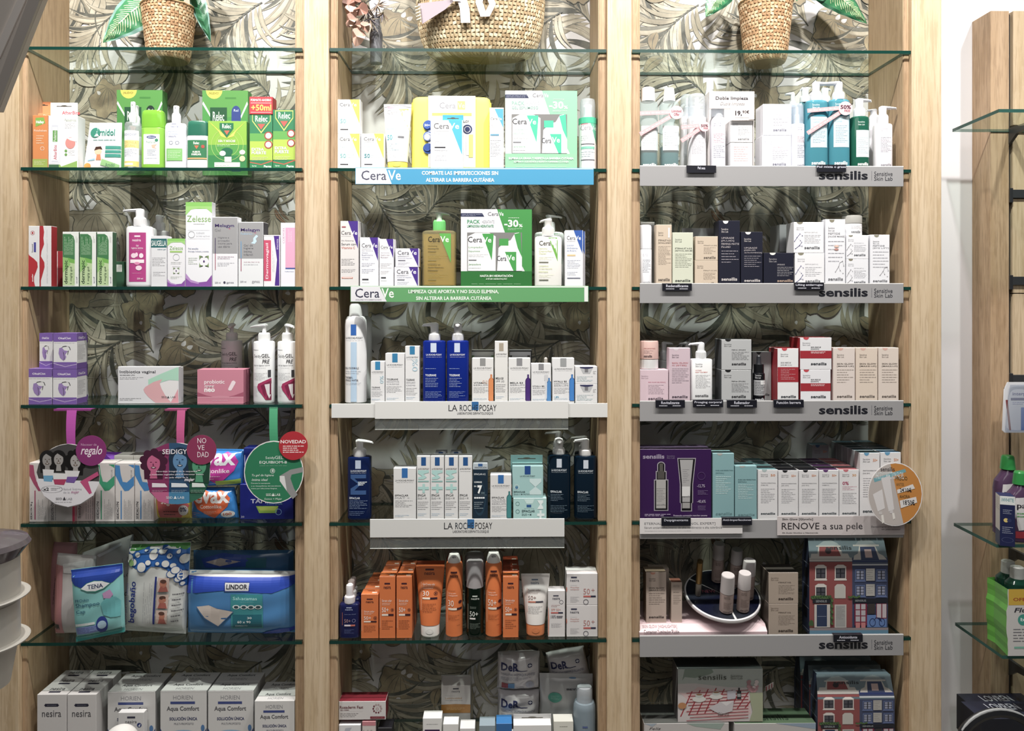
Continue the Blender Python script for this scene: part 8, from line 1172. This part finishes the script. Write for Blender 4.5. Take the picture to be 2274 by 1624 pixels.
# ---- row 7
hg = 'canal house cartons on the lowest shelf'
house('red and blue canal house carton, front one of three on the lowest shelf',6,1815.5,1987,1504.6,1553,.012,group=hg)
house('red and blue canal house carton, middle one of three on the lowest shelf',6,1797,1964,1484,1531,.062,group=hg)
house('red and blue canal house carton, rear one of three on the lowest shelf',6,1778,1942,1465,1511,.112,group=hg)
def picnic():
 o_ = [R(0,0,1,.35,'#a9b1ac'),P([(.0,.28),(.2,.27),(.6,.35),(.85,.36),(1,.45),(1,1),(0,1)],'#c4bcbc'),P([(.08,.0),(.4,.0),(.42,.06),(.38,.1),(.2,.17),(.08,.15),(.05,.22)],'#7c8c80'),P([(.0,.44),(.12,.46),(.24,.34),(.5,.4),(.6,.46),(.83,.46),(.86,.85),(.7,.98),(.55,1),(.35,.92),(.2,.9),(.08,.82),(.18,.7),(.06,.5)],'#ccb0b0')]
 for k in range(9): a = .04 + k * .095; o_.append(P([(a + .12,.36 + .1 * abs(k - 3) / 5),(a + .135,.36 + .1 * abs(k - 3) / 5),(a + .0,.9 - .02 * k),(a - .015,.9 - .02 * k)],'#9c2c38'))
 for k in range(10): y = .4 + k * .058; o_.append(P([(.1 + .02 * (k % 3),y + .05),(.83,y - .0),(.83,y + .012),(.1 + .02 * (k % 3),y + .062)],'#9c2c38'))
 o_ += [E(.25,.57,.08,.055,'#c9c8c4'),E(.25,.5,.045,.045,'#b4b8b4'),E(.25,.48,.035,.018,'#8a6448'),E(.45,.52,.08,.05,'#c9c8c4'),E(.45,.46,.045,.045,'#b4b8b4'),E(.45,.44,.035,.016,'#8a6448'),P([(.58,.42),(.68,.4),(.68,.56),(.58,.58)],'#b0aeb8'),R(.695,.42,.745,.57,'#23262a'),R(.71,.36,.73,.43,'#23262a'),R(.7,.47,.74,.53,'#8f9494'),P([(.36,.74),(.5,.62),(.66,.6),(.64,.8),(.5,.86)],'#bdb8bc'),P([(.5,.62),(.57,.7),(.66,.6)],'#d0ccce'),E(.05,.69,.05,.06,'#b07a4c'),P([(.85,.45),(1,.45),(1,1),(.84,1),(.88,.8),(.85,.6)],'#9aa084')]
 for k in range(16): o_.append(E(.86 + .05 * math.cos(k * 1.9) + .02,.33 + .09 * math.sin(k * 2.3),.022,.03,('#c09098','#d8c8c8','#a87a80')[k % 3]))
 return o_ + [T('sensilis',.24,.1,.57,.2,'#3f443c',.0),T('Sensitive',.62,.11,.76,.15,'#5a605a'),T('Skin Lab',.62,.155,.76,.195,'#5a605a'),T('Dúo une',.47,.82,.6,.88,'#4a3030',0,.3)]
wl = box('carton','wide white patterned carton on the lowest shelf, left one under the picnic box',6,1430,1619,1607,'#b8b4b2',[P([(0,0),(.15,0),(.1,.1)],'#98a4b0'),P([(.5,0),(.95,0),(.9,.2),(.6,.1)],'#8fa098'),T('Feliz',.06,.12,.2,.2,'#4a4448',0,.3)],d=.09,yf=.012,top='#50524f')
wl2 = box('carton','wide white patterned carton on the lowest shelf, right one with a green lid',6,1631,1812,1607,'#b8b6b4',[P([(.5,0),(1,0),(1,.2)],'#8a9cb0')],d=.07,yf=.012,top='#4a6048',ex=top_gfx([T('sensilis',.3,.4,.7,.8,'#2a3a2c',.01)]))
box('gift_carton','large gift box printed with a picnic on a red checked cloth',6,1505,1694,1486,'#b8bab8',picnic(),d=.06,yf=.018,z=max(TOP[wl.name],TOP[wl2.name]),cat='gift box',top='#3a3f3e',side='#6a6668')
A = W(1697,1532,.04); m = MB(); m.add([(0,0,0),(.0195,0,.011),(.0195,0,.023),(0,0,.013),(0,.0006,0),(.0195,.0006,.011),(.0195,.0006,.023),(0,.0006,.013)],[(0,1,2,3),(7,6,5,4),(0,4,5,1),(2,6,7,3),(1,5,6,2),(3,7,4,0)],'#b8b0ae')
for k in range(3): m.add([(.0195 * k / 3 + .001,-.0003,.0055 * k / 3 * 2 + .001),(.0195 * (k + .5) / 3,-.0003,.011 * (k + .5) / 3 + .001),(.0195 * (k + .5) / 3,-.0003,.011 * (k + .5) / 3 + .012),(.0195 * k / 3 + .001,-.0003,.011 * k / 3 + .012)],[(0,1,2,3)],'#8a1c28')
gb = [o_ for o_ in bpy.data.objects if o_.get('label','').startswith('large gift box')][0]; rb = m.build('ribbon_tab',gb); rb.location = Vector((A.x,.03,A.z)) - gb.location
# ================================================================ top shelf: plants, straw bag, dried flowers
STR = [M('#c9a67c',.7),M('#b98f62',.7),M('#d6b78f',.7),M('#a57c52',.7)]
def woven(m,prof,z0,z1,rows,cols,pal=STR,flat_y=1.0,gap=.05,lift=.0012,arc=(0,2 * math.pi),seed=1,cy=0.):
 """herringbone of raised straw pads on a turned surface, prof(z) -> (rx, ry)"""
 r = random.Random(seed)
 def pt(t,z,o):
  a,b = prof(z); return ((a + o) * math.cos(t),cy + (b + o) * math.sin(t),z)
 dz = (z1 - z0) / rows; dt = (arc[1] - arc[0]) / cols
 for i in range(rows):
  for j in range(cols):
   sl = 1 if i % 2 else -1; t0 = arc[0] + j * dt; a = z0 + i * dz; g = gap
   q = [(t0 + dt * g,a + dz * (.08 if sl > 0 else .5)),(t0 + dt * (1 - g),a + dz * (.5 if sl > 0 else .08)),(t0 + dt * (1 - g),a + dz * (1.42 if sl > 0 else .98)),(t0 + dt * g,a + dz * (.98 if sl > 0 else 1.42))]
   c = (sum(x[0] for x in q) / 4,sum(x[1] for x in q) / 4); inn = [(c[0] + (x - c[0]) * .74,c[1] + (z - c[1]) * .74) for x,z in q]
   L_ = lift * r.uniform(.7,1.2); vs = [pt(x,z,.0002) for x,z in q] + [pt(x,z,L_) for x,z in inn]
   m.add(vs,[(4,5,6,7)] + [(k,(k + 1) % 4,4 + (k + 1) % 4,4 + k) for k in range(4)],pal[r.randrange(len(pal))])
LG_ = [M('#235c40',.35),M('#2f7a4c',.35),M('#bccf9a',.4),M('#6f9a90',.35)]
def leaf3(m,base,tip,wd,droop=.02,nrm=(0,-1,0),fold=.35,pal=(0,1,2)):
 base,tip = Vector(base),Vector(tip); d = tip - base; L_ = d.length; d.normalize(); n = Vector(nrm); s_ = d.cross(n).normalized(); n = s_.cross(d).normalized(); N_,K = 26,5
 def pos(t,q,o=0.):
  w_ = wd * (math.sin(math.pi * min(1,t ** .62)) ** .85 if t < 1 else 0) + .0002
  return base + d * L_ * t + n * (math.sin(t * math.pi) * droop + o) + Vector((0,0,-droop * t * t)) + s_ * w_ * q - n * abs(q) * w_ * fold + n * .0012 * math.sin(t * 30 + abs(q) * 5)
 vs = [pos(i / N_,k / K) for i in range(N_ + 1) for k in range(-K,K + 1)]; C_ = 2 * K + 1
 for mt,tst in ((LG_[pal[1]],lambda k: abs(k - K + .5) < 4),(LG_[pal[0]],lambda k: abs(k - K + .5) >= 4)):
  m.add(vs,[(i * C_ + k,i * C_ + k + 1,i * C_ + C_ + k + 1,i * C_ + C_ + k) for i in range(N_) for k in range(2 * K) if tst(k)],mt,True)
 for sg in (-1,1):
  for i in range(2,21):
   t0 = i * .042; a = [pos(t0 + .028 * j + (.012 if j < 1 else .0),sg * j * .13,.0004) for j in range(6)]; b = [pos(t0 + .028 * j + .012 + .006 * (5 - j) / 5,sg * j * .13,.0004) for j in range(6)]
   m.add(a + b,[(j,j + 1,7 + j,6 + j) for j in range(4 + i % 2)],LG_[pal[2]])
 a = [pos(j / 12,-.035,.0006) for j in range(13)]; b = [pos(j / 12,.035,.0006) for j in range(13)]; m.add(a + b,[(j,j + 1,14 + j,13 + j) for j in range(12)],LG_[pal[2]])
def plant(label,u0,u1,vt,vb,Y,leaves,blades):
 A = W(u0,vt,Y); B = W(u1,vt,Y); rt = (B.x - A.x) / 2; X = (A.x + B.x) / 2; zb = ZS[0] + .0004; h = A.z - zb - .002; rb = rt * .74
 Y = min(Y,XB - .006 - rt); e = empty('potted_plant',(X,Y,zb),label,'plant','plants in woven baskets on the top shelf')
 pr = lambda z: (rb + (rt - rb) * min(1,z / h) ** .8 - .003 * max(0,.08 - z / h) / .08,) * 2; m = MB()
 m.loft([(h * t / 10,pr(h * t / 10)[0] - .0004,pr(h * t / 10)[0] - .0004) for t in range(11)],M('#a8875c',.8),40)
 woven(m,pr,.0,h * .97,18,40,seed=len(label)); m.tube([(pr(h)[0] * math.cos(k * .1571),pr(h)[0] * math.sin(k * .1571),h + .0012 * math.sin(k * 2.5)) for k in range(41)],.0028,M('#b08a5c',.7),8); m.build('basket',e)
 m = MB(); m.loft([(h * .9,rt * .9,rt * .9),(h * .93,rt * .9,rt * .9)],M('#4a3a2c',.9),24); m.build('soil',e)
 for (bu,bv,tu,tv,wpx,dr,pal,dy) in leaves:
  b = W(bu,bv,Y) - Vector((X,Y,zb)); t = W(tu,tv,Y + dy) - Vector((X,Y,zb)); m = MB(); m.tube([(0,0,h * .92),tuple((Vector((0,0,h)) + b) / 2 + Vector((0,-.004,.01))),tuple(b)],.0014,LG_[1],6); leaf3(m,b,t,wpx * PXB / 2,dr,pal=pal); m.build('leaf',e)
 r = random.Random(5); m = MB()
 for k in range(blades):
  a = r.uniform(0,6.28); x,y = rt * .5 * math.cos(a),rt * .5 * math.sin(a); t = Vector((x * 2.0,y * 1.1,h + r.uniform(.05,.11))); s_ = Vector((math.sin(a),-math.cos(a),0)) * .0028; b = Vector((x * .5,y * .5,h * .9))
  mid = (b + t) / 2 + Vector((x * .2,y * .2,.02)); m.add([b - s_ * .5,b + s_ * .5,mid + s_,mid - s_,t],[(0,1,2,3),(3,2,4)],LG_[k % 2 * 1 + 0])
 m.build('grass_blades',e); return e
plant('green and white leafed plant in a woven straw basket, left bay',318,432,17,133,.11,[(345,-12,229,84,82,.012,(3,1,2),-.03),(330,-20,268,-24,46,.01,(0,1,2),0),(428,-30,468,84,34,.01,(3,0,1),.0),(400,-50,440,-6,30,.008,(0,1,1),-.03),(360,-60,345,-2,36,.006,(0,1,2),-.03),(420,-60,476,-20,44,.008,(0,1,1),.0)],34)
plant('green leafed plant in a woven straw basket, right bay',1643,1757,6,131,.11,[(1620,-45,1567,29,60,.01,(0,1,2),-.03),(1600,-60,1590,-10,40,.01,(0,1,1),0),(1800,-50,1925,42,62,.012,(0,1,2),.0),(1780,-30,1850,-6,40,.01,(0,1,1),.0),(1745,-50,1770,-4,36,.008,(0,1,2),-.03)],26)
# straw bag
X0,X1 = WX(925,.095),WX(1209,.095); zb = ZS[0] + .0006; Xc = (X0 + X1) / 2; e = empty('straw_bag',(Xc,.095,zb),'large woven straw bag with white ribbon bows and lilac cloth lining','bag')
aw = (X1 - X0) / 2; hb_ = .30
SB = [M('#b39b74',.65),M('#c9b48e',.65),M('#a58a62',.65),M('#d9c7a2',.65)]
def bp(z): t = max(0,z) / .16; k = (1 - (1 - min(1,t)) ** 2.4) ** .42; return (aw * (.60 + .40 * k) if z > 0 else aw * .6,.062 * (.5 + .5 * k))
m = MB(); m.loft([(z,bp(z)[0] - .0006,bp(z)[1] - .0006,2.0) for z in [hb_ * k / 16 for k in range(17)]],M('#96805c',.8),48); woven(m,bp,.001,hb_,31,84,SB,lift=.0013,seed=3); m.build('bag_body',e)
m = MB(); m.tube([(-aw * .55,-.05,hb_ * .9),(-aw * .7,-.062,hb_ * .7),(-aw * 1.0,-.03,hb_ * .5)],.004,SB[0],8); m.build('handle',e)
RB = M('#e2dfe6',.5)
def ribbon(pts,w_,nm='ribbon'):
 m = MB(); vs = []
 for x,z,y in pts: vs += [(x - w_ / 2,y,z),(x + w_ / 2,y - .001,z)]
 n_ = len(pts); vs2 = [(x,y + .0006,z) for x,y,z in vs]; m.add(vs + vs2,[(2 * i,2 * i + 1,2 * i + 3,2 * i + 2) for i in range(n_ - 1)] + [(2 * n_ + 2 * i,2 * n_ + 2 * i + 2,2 * n_ + 2 * i + 3,2 * n_ + 2 * i + 1) for i in range(n_ - 1)],RB,True); m.build(nm,e)
bz = lambda v: W(1000,v,.03).z - zb; bx_ = lambda u: WX(u,.03) - Xc
ribbon([(bx_(1024),bz(-30),-.066),(bx_(1026),bz(0),-.070),(bx_(1032),bz(20),-.068),(bx_(1034),bz(51),-.067)],.023,'ribbon_tail')
ribbon([(bx_(1012),bz(-20),-.07),(bx_(1010),bz(-4),-.074),(bx_(1016),bz(5),-.071)],.02,'ribbon_loop')
ribbon([(bx_(1070),bz(-20),-.068),(bx_(1064),bz(8),-.074),(bx_(1075),bz(38),-.069)],.017,'ribbon_loop'); ribbon([(bx_(1082),bz(-20),-.068),(bx_(1094),bz(12),-.075),(bx_(1080),bz(38),-.070)],.016,'ribbon_loop')
m = MB(); vs = [(bx_(928),-.064,bz(8)),(bx_(1012),-.066,bz(-2)),(bx_(990),-.07,bz(22)),(bx_(938),-.067,bz(54)),(bx_(932),-.064,bz(30))]; m.add(vs,[(0,1,2,3,4)],M('#9a8c96',.7)); m.add([(x,y + .0008,z) for x,y,z in vs],[(4,3,2,1,0)],M('#9a8c96',.7))
for k in range(5): x = bx_(928) + .001 * k; m.tube([(x - .006,-.066,bz(18 + k * 7)),(x + .005,-.07,bz(16 + k * 7)),(x + .003,-.068,bz(22 + k * 7))],.003,M('#cfc2a8',.6),6)
m.build('cloth_lining',e)
# dried flowers
e = empty('dried_flowers',(WX(806,.1),.1,ZS[0] + .0006),'dusty pink dried leaves and pale flowers standing left of the straw bag','dried flowers'); r = random.Random(8); o0 = e.location
m = MB(); m.loft([(0,.03,.03),(.12,.034,.034),(.16,.02,.02),(.2,.022,.022)],M('#6a6a70',.3),24); vz = m.build('vase',e); vz.location = (.03,.02,.0); vz.scale = (.5,.5,.6)
for u,v,a_,s_,nm in ((774,12,60,34,'leaf'),(778,28,80,36,'leaf'),(776,45,110,30,'leaf'),(790,56,20,30,'leaf'),(792,82,100,40,'leaf'),(800,20,150,34,'leaf'),(774,4,30,26,'leaf'),(785,2,10,34,'leaf'),(810,60,70,26,'leaf')):
 c = W(u,v,.06 + r.uniform(0,.03)) - o0; m = MB(); an = math.radians(a_); pts = blade((c.x - s_ * PXB / 2 * math.cos(an),c.z + s_ * PXB / 2 * math.sin(an)),(c.x + s_ * PXB / 2 * math.cos(an),c.z - s_ * PXB / 2 * math.sin(an)),s_ * PXB * .36,.1)
 n_ = len(pts); m.add([(x,c.y + .006 * math.sin(i),z) for i,(x,z) in enumerate(pts)] + [(c.x,c.y - .004,c.z)],[(i,(i + 1) % n_,n_) for i in range(n_)],('#b08878','#9a6e60','#c49a88')[r.randrange(3)],True)
 m.tube([(.03,.02,.11),((c.x + .03) / 2,c.y * .5,(c.z + .15) / 2),tuple(c)],.0012,M('#5a4a40'),5); m.build(nm,e)
for u,v,s_ in ((812,22,30),(838,12,36),(822,44,30),(850,30,26)):
 m = MB(); c = W(u,v,.08) - o0
 for k in range(16): a = r.uniform(0,6.28); l_ = s_ * PXB * r.uniform(.3,.75); q = (c.x + l_ * math.cos(a),c.y + r.uniform(-.02,.01),c.z + l_ * math.sin(a) - .012); m.tube([tuple(c),q],[.0022,.0006],('#b8aa98','#8a7462','#6a6470')[k % 3],5)
 m.tube([(.03,.02,.11),tuple(c)],.0012,M('#5a4a40'),5); m.build('flower_head',e)
# ================================================================ right hand unit on the white wall
YB = .155; YF = WALLY
su = empty('slat_wall_unit',(1.45,YB,0),'light oak slat panel with black uprights on the white wall, far right','shelving')
def sp(name,u0,u1,v0,v1,y0,y1,mat,c=.0008,yr=None):
 yr = YB if yr is None else yr; a = W(u0,v0,yr); b = W(u1,v1,yr); m = MB(); m.box(a.x - 1.45,b.x - 1.45,y0 - YB,y1 - YB,b.z,a.z,mat,c=c); return m.build(name,su)
sp('end_board',2200,2241,24,2250,YB,YF,OAK2)
sp('back_board',2242,2249,30,2250,YB + .014,YF,M('#1b1b1d',.5))
vv = (24,280,440,652,900,1290,1560,2250)
for i in range(7): sp('slat_board',2250,2600,vv[i] + (1 if i else 0),vv[i + 1] - 1,YB + (.0 if i == 0 else .002),YF,OAK)
sp('upright_track',2242.5,2246.5,30,2250,YB + .006,YB + .012,M('#232427',.35))
for v in (285,425,618,836,1216,1464):
 a = W(2243,v,YB); m = MB(); x = a.x - 1.45
 if v < 300 or v > 1200:
  L_ = .12; vs = [(x + s_ * .004,y,z) for s_ in (-1,1) for y,z in ((.004,a.z - .045),(.004,a.z),(-L_,a.z + .0),(-L_,a.z - .008),(-.03,a.z - .02))]
  m.add(vs,[(0,1,2,3,4),(9,8,7,6,5)] + [(i,5 + i,5 + (i + 1) % 5,(i + 1) % 5) for i in range(5)],M('#3a3b3f',.4)); m.build('shelf_bracket',su)
 else: m.box(x - .003,x + .006,-.004,.01,a.z - .03,a.z + .008,M('#2c2d31',.4)); m.box(x + .006,x + .2,-.004,.006,a.z - .018,a.z + .004,M('#34363a',.4)); m.build('rail_bracket',su)
su2 = []
for i,(vb_,uf,vf,l_) in enumerate(((290,2218,246,'upper'),(1165,2213,1213,'middle'),(1386,2226,1460,'lower'))):
 b = W(2115 + i * 3,vb_,YB - .002); z = b.z; lo,hi = -.3,YB   # front edge where the same height projects to vf
 for _ in range(40):
  Y = (lo + hi) / 2
  if (W(uf,vf,Y).z - z) * (1 if vf < V0 else -1) > 0: hi = Y
  else: lo = Y
 Yf = (lo + hi) / 2; xf = WX(uf,Yf); pts = [(b.x,YB - .002),(xf,Yf),(2.1,Yf),(2.1,YB - .002)]; m = MB(); vs = [(x,y,0) for x,y in pts] + [(x,y,.008) for x,y in pts]
 m.add(vs,[(3,2,1,0),(4,5,6,7)],GLASS); m.add(vs,[(k,(k + 1) % 4,4 + (k + 1) % 4,4 + k) for k in range(4)],M('#2c5a52',.12)); o = m.build('glass_shelf',None,(0,0,z - .004)); tag(o,'glass shelf with a cut corner on the far right unit, %s one' % l_,'glass shelf','glass shelves of the far right unit'); su2.append((z + .0045,Yf))
zs = su2[1][0]
def at(u,Y): return WX(u,Y)
for i_,(ux,yy,vt,vs_,cu,l_) in enumerate(((2222,.035,1016,1046,(2245,2290),'purple mouthwash bottle with a green cap, rear one at the right edge'),(2250,-.02,1052,1080,(2268,2312),'purple mouthwash bottle cut by the right picture edge, front one'))):
 xl = at(ux,yy); a = .034; e = empty('mouthwash_bottle',(xl + a,yy + .024,zs),l_,'bottle','mouthwash bottles'); h = W(ux,vs_,yy).z - zs; ht = W(ux,vt,yy).z - zs
 m = MB(); m.loft([(0,a * .9,.02,2.6),(.003,a,.023,2.6),(h * .7,a,.023,2.6),(h * .82,a * .93,.022,2.4),(h * .93,a * .55,.017,2.2),(h,a * .4,.013,2)],PET('#5a4060',.7,.1),32); m.build('bottle_body',e)
 g = MB(); g.gfx([P([(.1,.05),(.9,0),(1,.3),(.9,.75),(.2,.82),(.05,.4)],'#d9d6d8'),T('paro',.14,.2,.8,.33,'#2a2630',.02),L(.14,.38,.7,.52,2,'#6aa06a',.5),V('VERT',.5,.5,.8,.85,'#6aa84a',.02),R(.1,.84,.95,1,'#a02a3a')],a * 1.8,h * .74,surf([(0,a,.023,2.6),(h,a,.023,2.6)]),14,z0=h * .08); g.build('label',e)
 m = MB(); rc = a * .52; m.loft([(h,rc,rc),(ht * .98,rc * .82,rc * .82),(ht,rc * .7,rc * .7)],M('#1f8a3c',.25),28)
 m.build('cap',e)
A = W(2214,1100,-.02); x0_,x1_ = at(2230,-.045),at(2259,-.045); hh = W(2230,1103,-.045).z - zs; m = MB(); wd = x1_ - x0_; m.box(-wd / 2,wd / 2,-.02,.02,0,hh,'#1d2450',ms=M('#d0ccc4'))
m.gfx([R(0,0,1,.17,'#dfe3e2'),T('iWHITE',.1,.04,.92,.11,'#3a8a94',.01),L(.2,.26,.8,.36,3,'#c4cbe0'),E(.4,.48,.16,None,'#d9c06a'),E(.62,.48,.15,None,'#2c3460'),L(.15,.6,.85,.75,4,'#c4cbe0'),O(.5,.87,.38,.05,.01,'#8a94c0')],wd,hh,flat(.04)); m.gfx([L(.1,.05,.9,.3,7,'#8a8884'),R(.3,.45,.7,.6,'#d0ccc4'),R(0,.7,1,1,'#1d2450')],.04,hh,lambda x,z,off: (-wd / 2 - off,-x,z))
o = m.build('carton',None,((x0_ + x1_) / 2,-.025,zs),-.35); tag(o,'white and navy tooth serum carton turned sideways, before the mouthwash bottles','box')
zs = su2[2][0]; e = empty('mouthwash_pack',(at(2240,-.02) + .03,.01,zs),'two mouthwash bottles shrink wrapped in green film with a yellow offer band','bottle pack')
xw = at(2201,.04) - e.location.x; xf = at(2241,-.045) - e.location.x; hp = W(2230,1302,-.02).z - zs; p = [(xw,.045),(xw + .003,.02),(xf,-.05),(xf + .12,-.05),(xf + .12,.045)]
def wr_(z,k=1.): return [(x * k if i < 2 else x,y) for i,(x,y) in enumerate(p)]
m = MB(); vs = []; NZ = 12
for k in range(NZ + 1): z = hp * k / NZ; q = .0006 * math.sin(k * 2.1); vs += [(x + q - (.003 if 3 < k < 9 else 0),y,z - (.006 if i < 2 else 0) * (k / NZ)) for i,(x,y) in enumerate(p)]
for k in range(NZ):
 for i in range(5): a = k * 5 + i; b = k * 5 + (i + 1) % 5; m.add([vs[a],vs[b],vs[b + 5],vs[a + 5]],[(0,1,2,3)],M('#5fb03a',.3) if i in (0,1,4) else '#cfcdcb')
m.gfx([R(0,0,1,.24,'#d0a81c'),T('OFERTA 2X',.1,.13,.9,.18,'#a03a1c',.02),T('Fluocaril',.12,.28,.95,.35,'#3a3a44',.02,.2),E(.32,.46,.12,None,'#3a9a8c'),T('bi',.26,.43,.38,.48,'#e4eeee',.02),L(.1,.58,.9,.8,5,'#6a6a74'),R(.12,.86,.9,.89,'#7ab8a4')],.11,hp,lambda x,z,off: (xf + .057 + x,-.05 - off,z)); m.build('film_wrap',e)
for cx,cy,v_,nm in ((at(2243,.02) - e.location.x,.018,1248,0),(at(2266,-.02) - e.location.x,-.018,1261,1)):
 m = MB(); m.loft([(hp * .9,.03,.024,2.4,cx,cy),(hp * 1.03,.027,.022,2.2,cx,cy),(hp * 1.11,.014,.014,2,cx,cy)],PET('#0c3a2c',.85,.1),24); m.build('bottle_shoulder',e)
 ht = W(2250,v_,cy).z - zs; m = MB(); m.loft([(hp * 1.1,.0155,.0155,2,cx,cy),(ht * .99,.0145,.0145,2,cx,cy),(ht,.012,.012,2,cx,cy)],PET('#c4c8c4',.75,.35),24); m.build('cap',e)
# hanging blister packs
for k in range(5):
 yy = .11 - k * .022; c = W(2268,905,yy); m = MB(); w_,h_ = .042,.062; xo = W(2231 + (4 - k) * 2.2 - 6,905,yy).x + w_
 m.loft([(-h_,w_ * .86,.0012,4),(-h_ * .9,w_,.0012,4),(h_ * .7,w_ * .9,.0012,4),(h_,w_ * .7,.0012,4)],M('#dcdde2',.3),32); m.gfx([T('interprox',.3,.2,.95,.28,'#2a3a8c',.02),R(.25,.31,.95,.36,'#2a3a7c'),L(.3,.38,.8,.45,2,'#6a7ac0'),R(.55,.5,.7,.95,'#2a6ac0'),P([(.1,.35),(.16,.35),(.26,.95),(.2,.95)],'#8a3a3c')],w_ * 2,h_ * 2,lambda x,z,off: (x,-.0012 - off,z - h_))
 o = m.build('blister_pack',None,(xo,yy,c.z)); tag(o,('interdental brush blister pack, frontmost on the hook at the right edge','interdental brush blister pack, second on the hook at the right edge','interdental brush blister pack, third on the hook at the right edge','interdental brush blister pack, fourth on the hook at the right edge','interdental brush blister pack, last on the hook at the right edge')[4 - k],'blister pack','hanging interdental brush packs')
 q = MB(); q.loft([(-h_ * .92,w_ * .9,.004,3),(-h_ * .7,w_ * .86,.008,3),(h_ * .4,w_ * .7,.007,3),(h_ * .9,w_ * .6,.003,3)],PET('#dfe3ea',.22,.06),24); ob = q.build('clear_blister',o); ob.location.y = -.0056
c = W(2262,868,.1); m = MB(); m.tube([(c.x,YB,c.z),(c.x,-.03,c.z),(c.x,-.036,c.z + .006)],.0022,M('#2c2d31',.3,.6),8); o = m.build('hook'); tag(o,'black metal hook that carries the blister packs, far right','hook')
# dark gift boxes at the lower right corner
zl = W(2200,1700,-.02).z
for x0_,y0_,vt,l_,rz in ((2166,.06,1577,'black hair care gift box in the lower right corner, rear one',0),(2178,-.035,1597,'black hair care gift box in the lower right corner, front one',0)):
 a = W(x0_,vt,y0_); h = a.z - zl; m = MB(); m.box(0,.17,0,.08,0,h,'#1c1f2a',mt=M('#23273a',.35)); m.gfx([T('LOVREN',.28,.15,.75,.5,'#b8bcc8',.01,-.2),L(.4,.6,.62,.75,1,'#8a8e9c')],.17,.08,lambda x,z,off: (.085 + x,z,h + off)); o = m.build('gift_box',None,(a.x,y0_,zl)); tag(o,l_,'gift box','black hair care gift boxes')
c = W(2200,1640,-.1); m = MB(); rr = .095; pts = [(c.x + .02 + rr * math.cos(a),-.1,c.z - .02 + rr * math.sin(a) * .9) for a in [math.pi * k / 20 for k in range(21)]]; m.tube(pts,.0035,M('#9a9c9e',.3),8); m.tube([(x + .002,y + .004,z - .009) for x,y,z in pts],.011,M('#17181c',.4),8); o = m.build('black_arch'); tag(o,'black arch with a silver rim in the lower right corner','display')
# ================================================================ things near the camera, left edge
Yn = -.55; pts = [(-140,-60),(118,-60),(-2,246),(-140,246)]; Q = [W(u,v,Yn) for u,v in pts]; m = MB()
def slab(pp,y0,y1,mat): m.add([(p.x,y0,p.z) for p in pp] + [(p.x,y1,p.z) for p in pp],[(3,2,1,0)[::-1],(4,5,6,7)[::-1]] + [(i,4 + i,4 + (i + 1) % 4,(i + 1) % 4) for i in range(4)],mat)
slab(Q,Yn,Yn + .012,M('#bdb4ac',.4)); o = m.build('metal_frame'); tag(o,'grey metal frame slanting across the upper left corner, close to the camera','frame')
for a,b,c_,dd in (((60,-60),(86,-60),(-8,130),.4),):
 m = MB(); q = [W(u,v,Yn) for u,v in ((90,-60),(118,-60),(-2,246),(-14,222))]; slab(q,Yn - .006,Yn - .0005,M('#a89f98',.4)); m.build('rim',o); m = MB(); q = [W(u,v,Yn) for u,v in ((68,-60),(86,-60),(2,130),(-8,110))]; slab(q,Yn - .003,Yn - .0002,M('#d2cac4',.35)); m.build('highlight_strip',o)  # the lighter strip paints a highlight band along the frame
Yc = -.7; c = W(-49,1320,Yc); R0 = W(51,1320,Yc).x - c.x; zt = W(0,1222,Yc).z; z1_ = W(0,1325,Yc).z; z2_ = W(0,1424,Yc).z
e = empty('cup_stack',(c.x,Yc,z2_ - .08),'stack of white cups with rims under a clear domed lid, left edge near camera','cups'); zo = z2_ - .08; CU = M('#d0ccc4',.4)
for z in (z1_,z2_):
 m = MB(); q = z - zo; m.loft([(q - .066,R0 * .62,R0 * .62),(q - .003,R0 * .78,R0 * .78),(q - .002,R0,R0),(q,R0 * 1.01,R0 * 1.01),(q + .001,R0 * .99,R0 * .99),(q + .0005,R0 * .82,R0 * .82),(q + .055,R0 * .8,R0 * .8),(q + .056,R0 * .7,R0 * .7)],CU,48); m.build('cup',e)
m = MB(); q = z1_ - zo + .057; m.loft([(q,R0 * .82,R0 * .82),(q + .014,R0 * .98,R0 * .98),(q + .017,R0 * 1.02,R0 * 1.02),(q + .024,R0 * .96,R0 * .96),(q + .03,R0 * .7,R0 * .7),(q + .033,R0 * .4,R0 * .4)],PET('#8f868c',.45,.08),48); m.build('clear_lid',e)
m = MB(); m.tube([(0,0,-.9),(0,0,.0)],.012,M('#b8b4ae',.3),16); m.build('pole',e)
c = W(268,1650,-.5); m = MB(); r_ = 37 * (D - .5) / F; m.loft([(r_ * math.sin(t * .157) - .0,max(.002,r_ * math.cos(t * .157)),max(.002,r_ * math.cos(t * .157))) for t in range(0,11)],M('#e3e1de',.4),32); m.loft([(-.6,.02,.02),(0,.02,.02)],M('#d0ccc8'),16); o = m.build('stand_knob',None,(c.x,-.5,c.z)); tag(o,'white rounded knob of a stand just entering the bottom edge','stand')
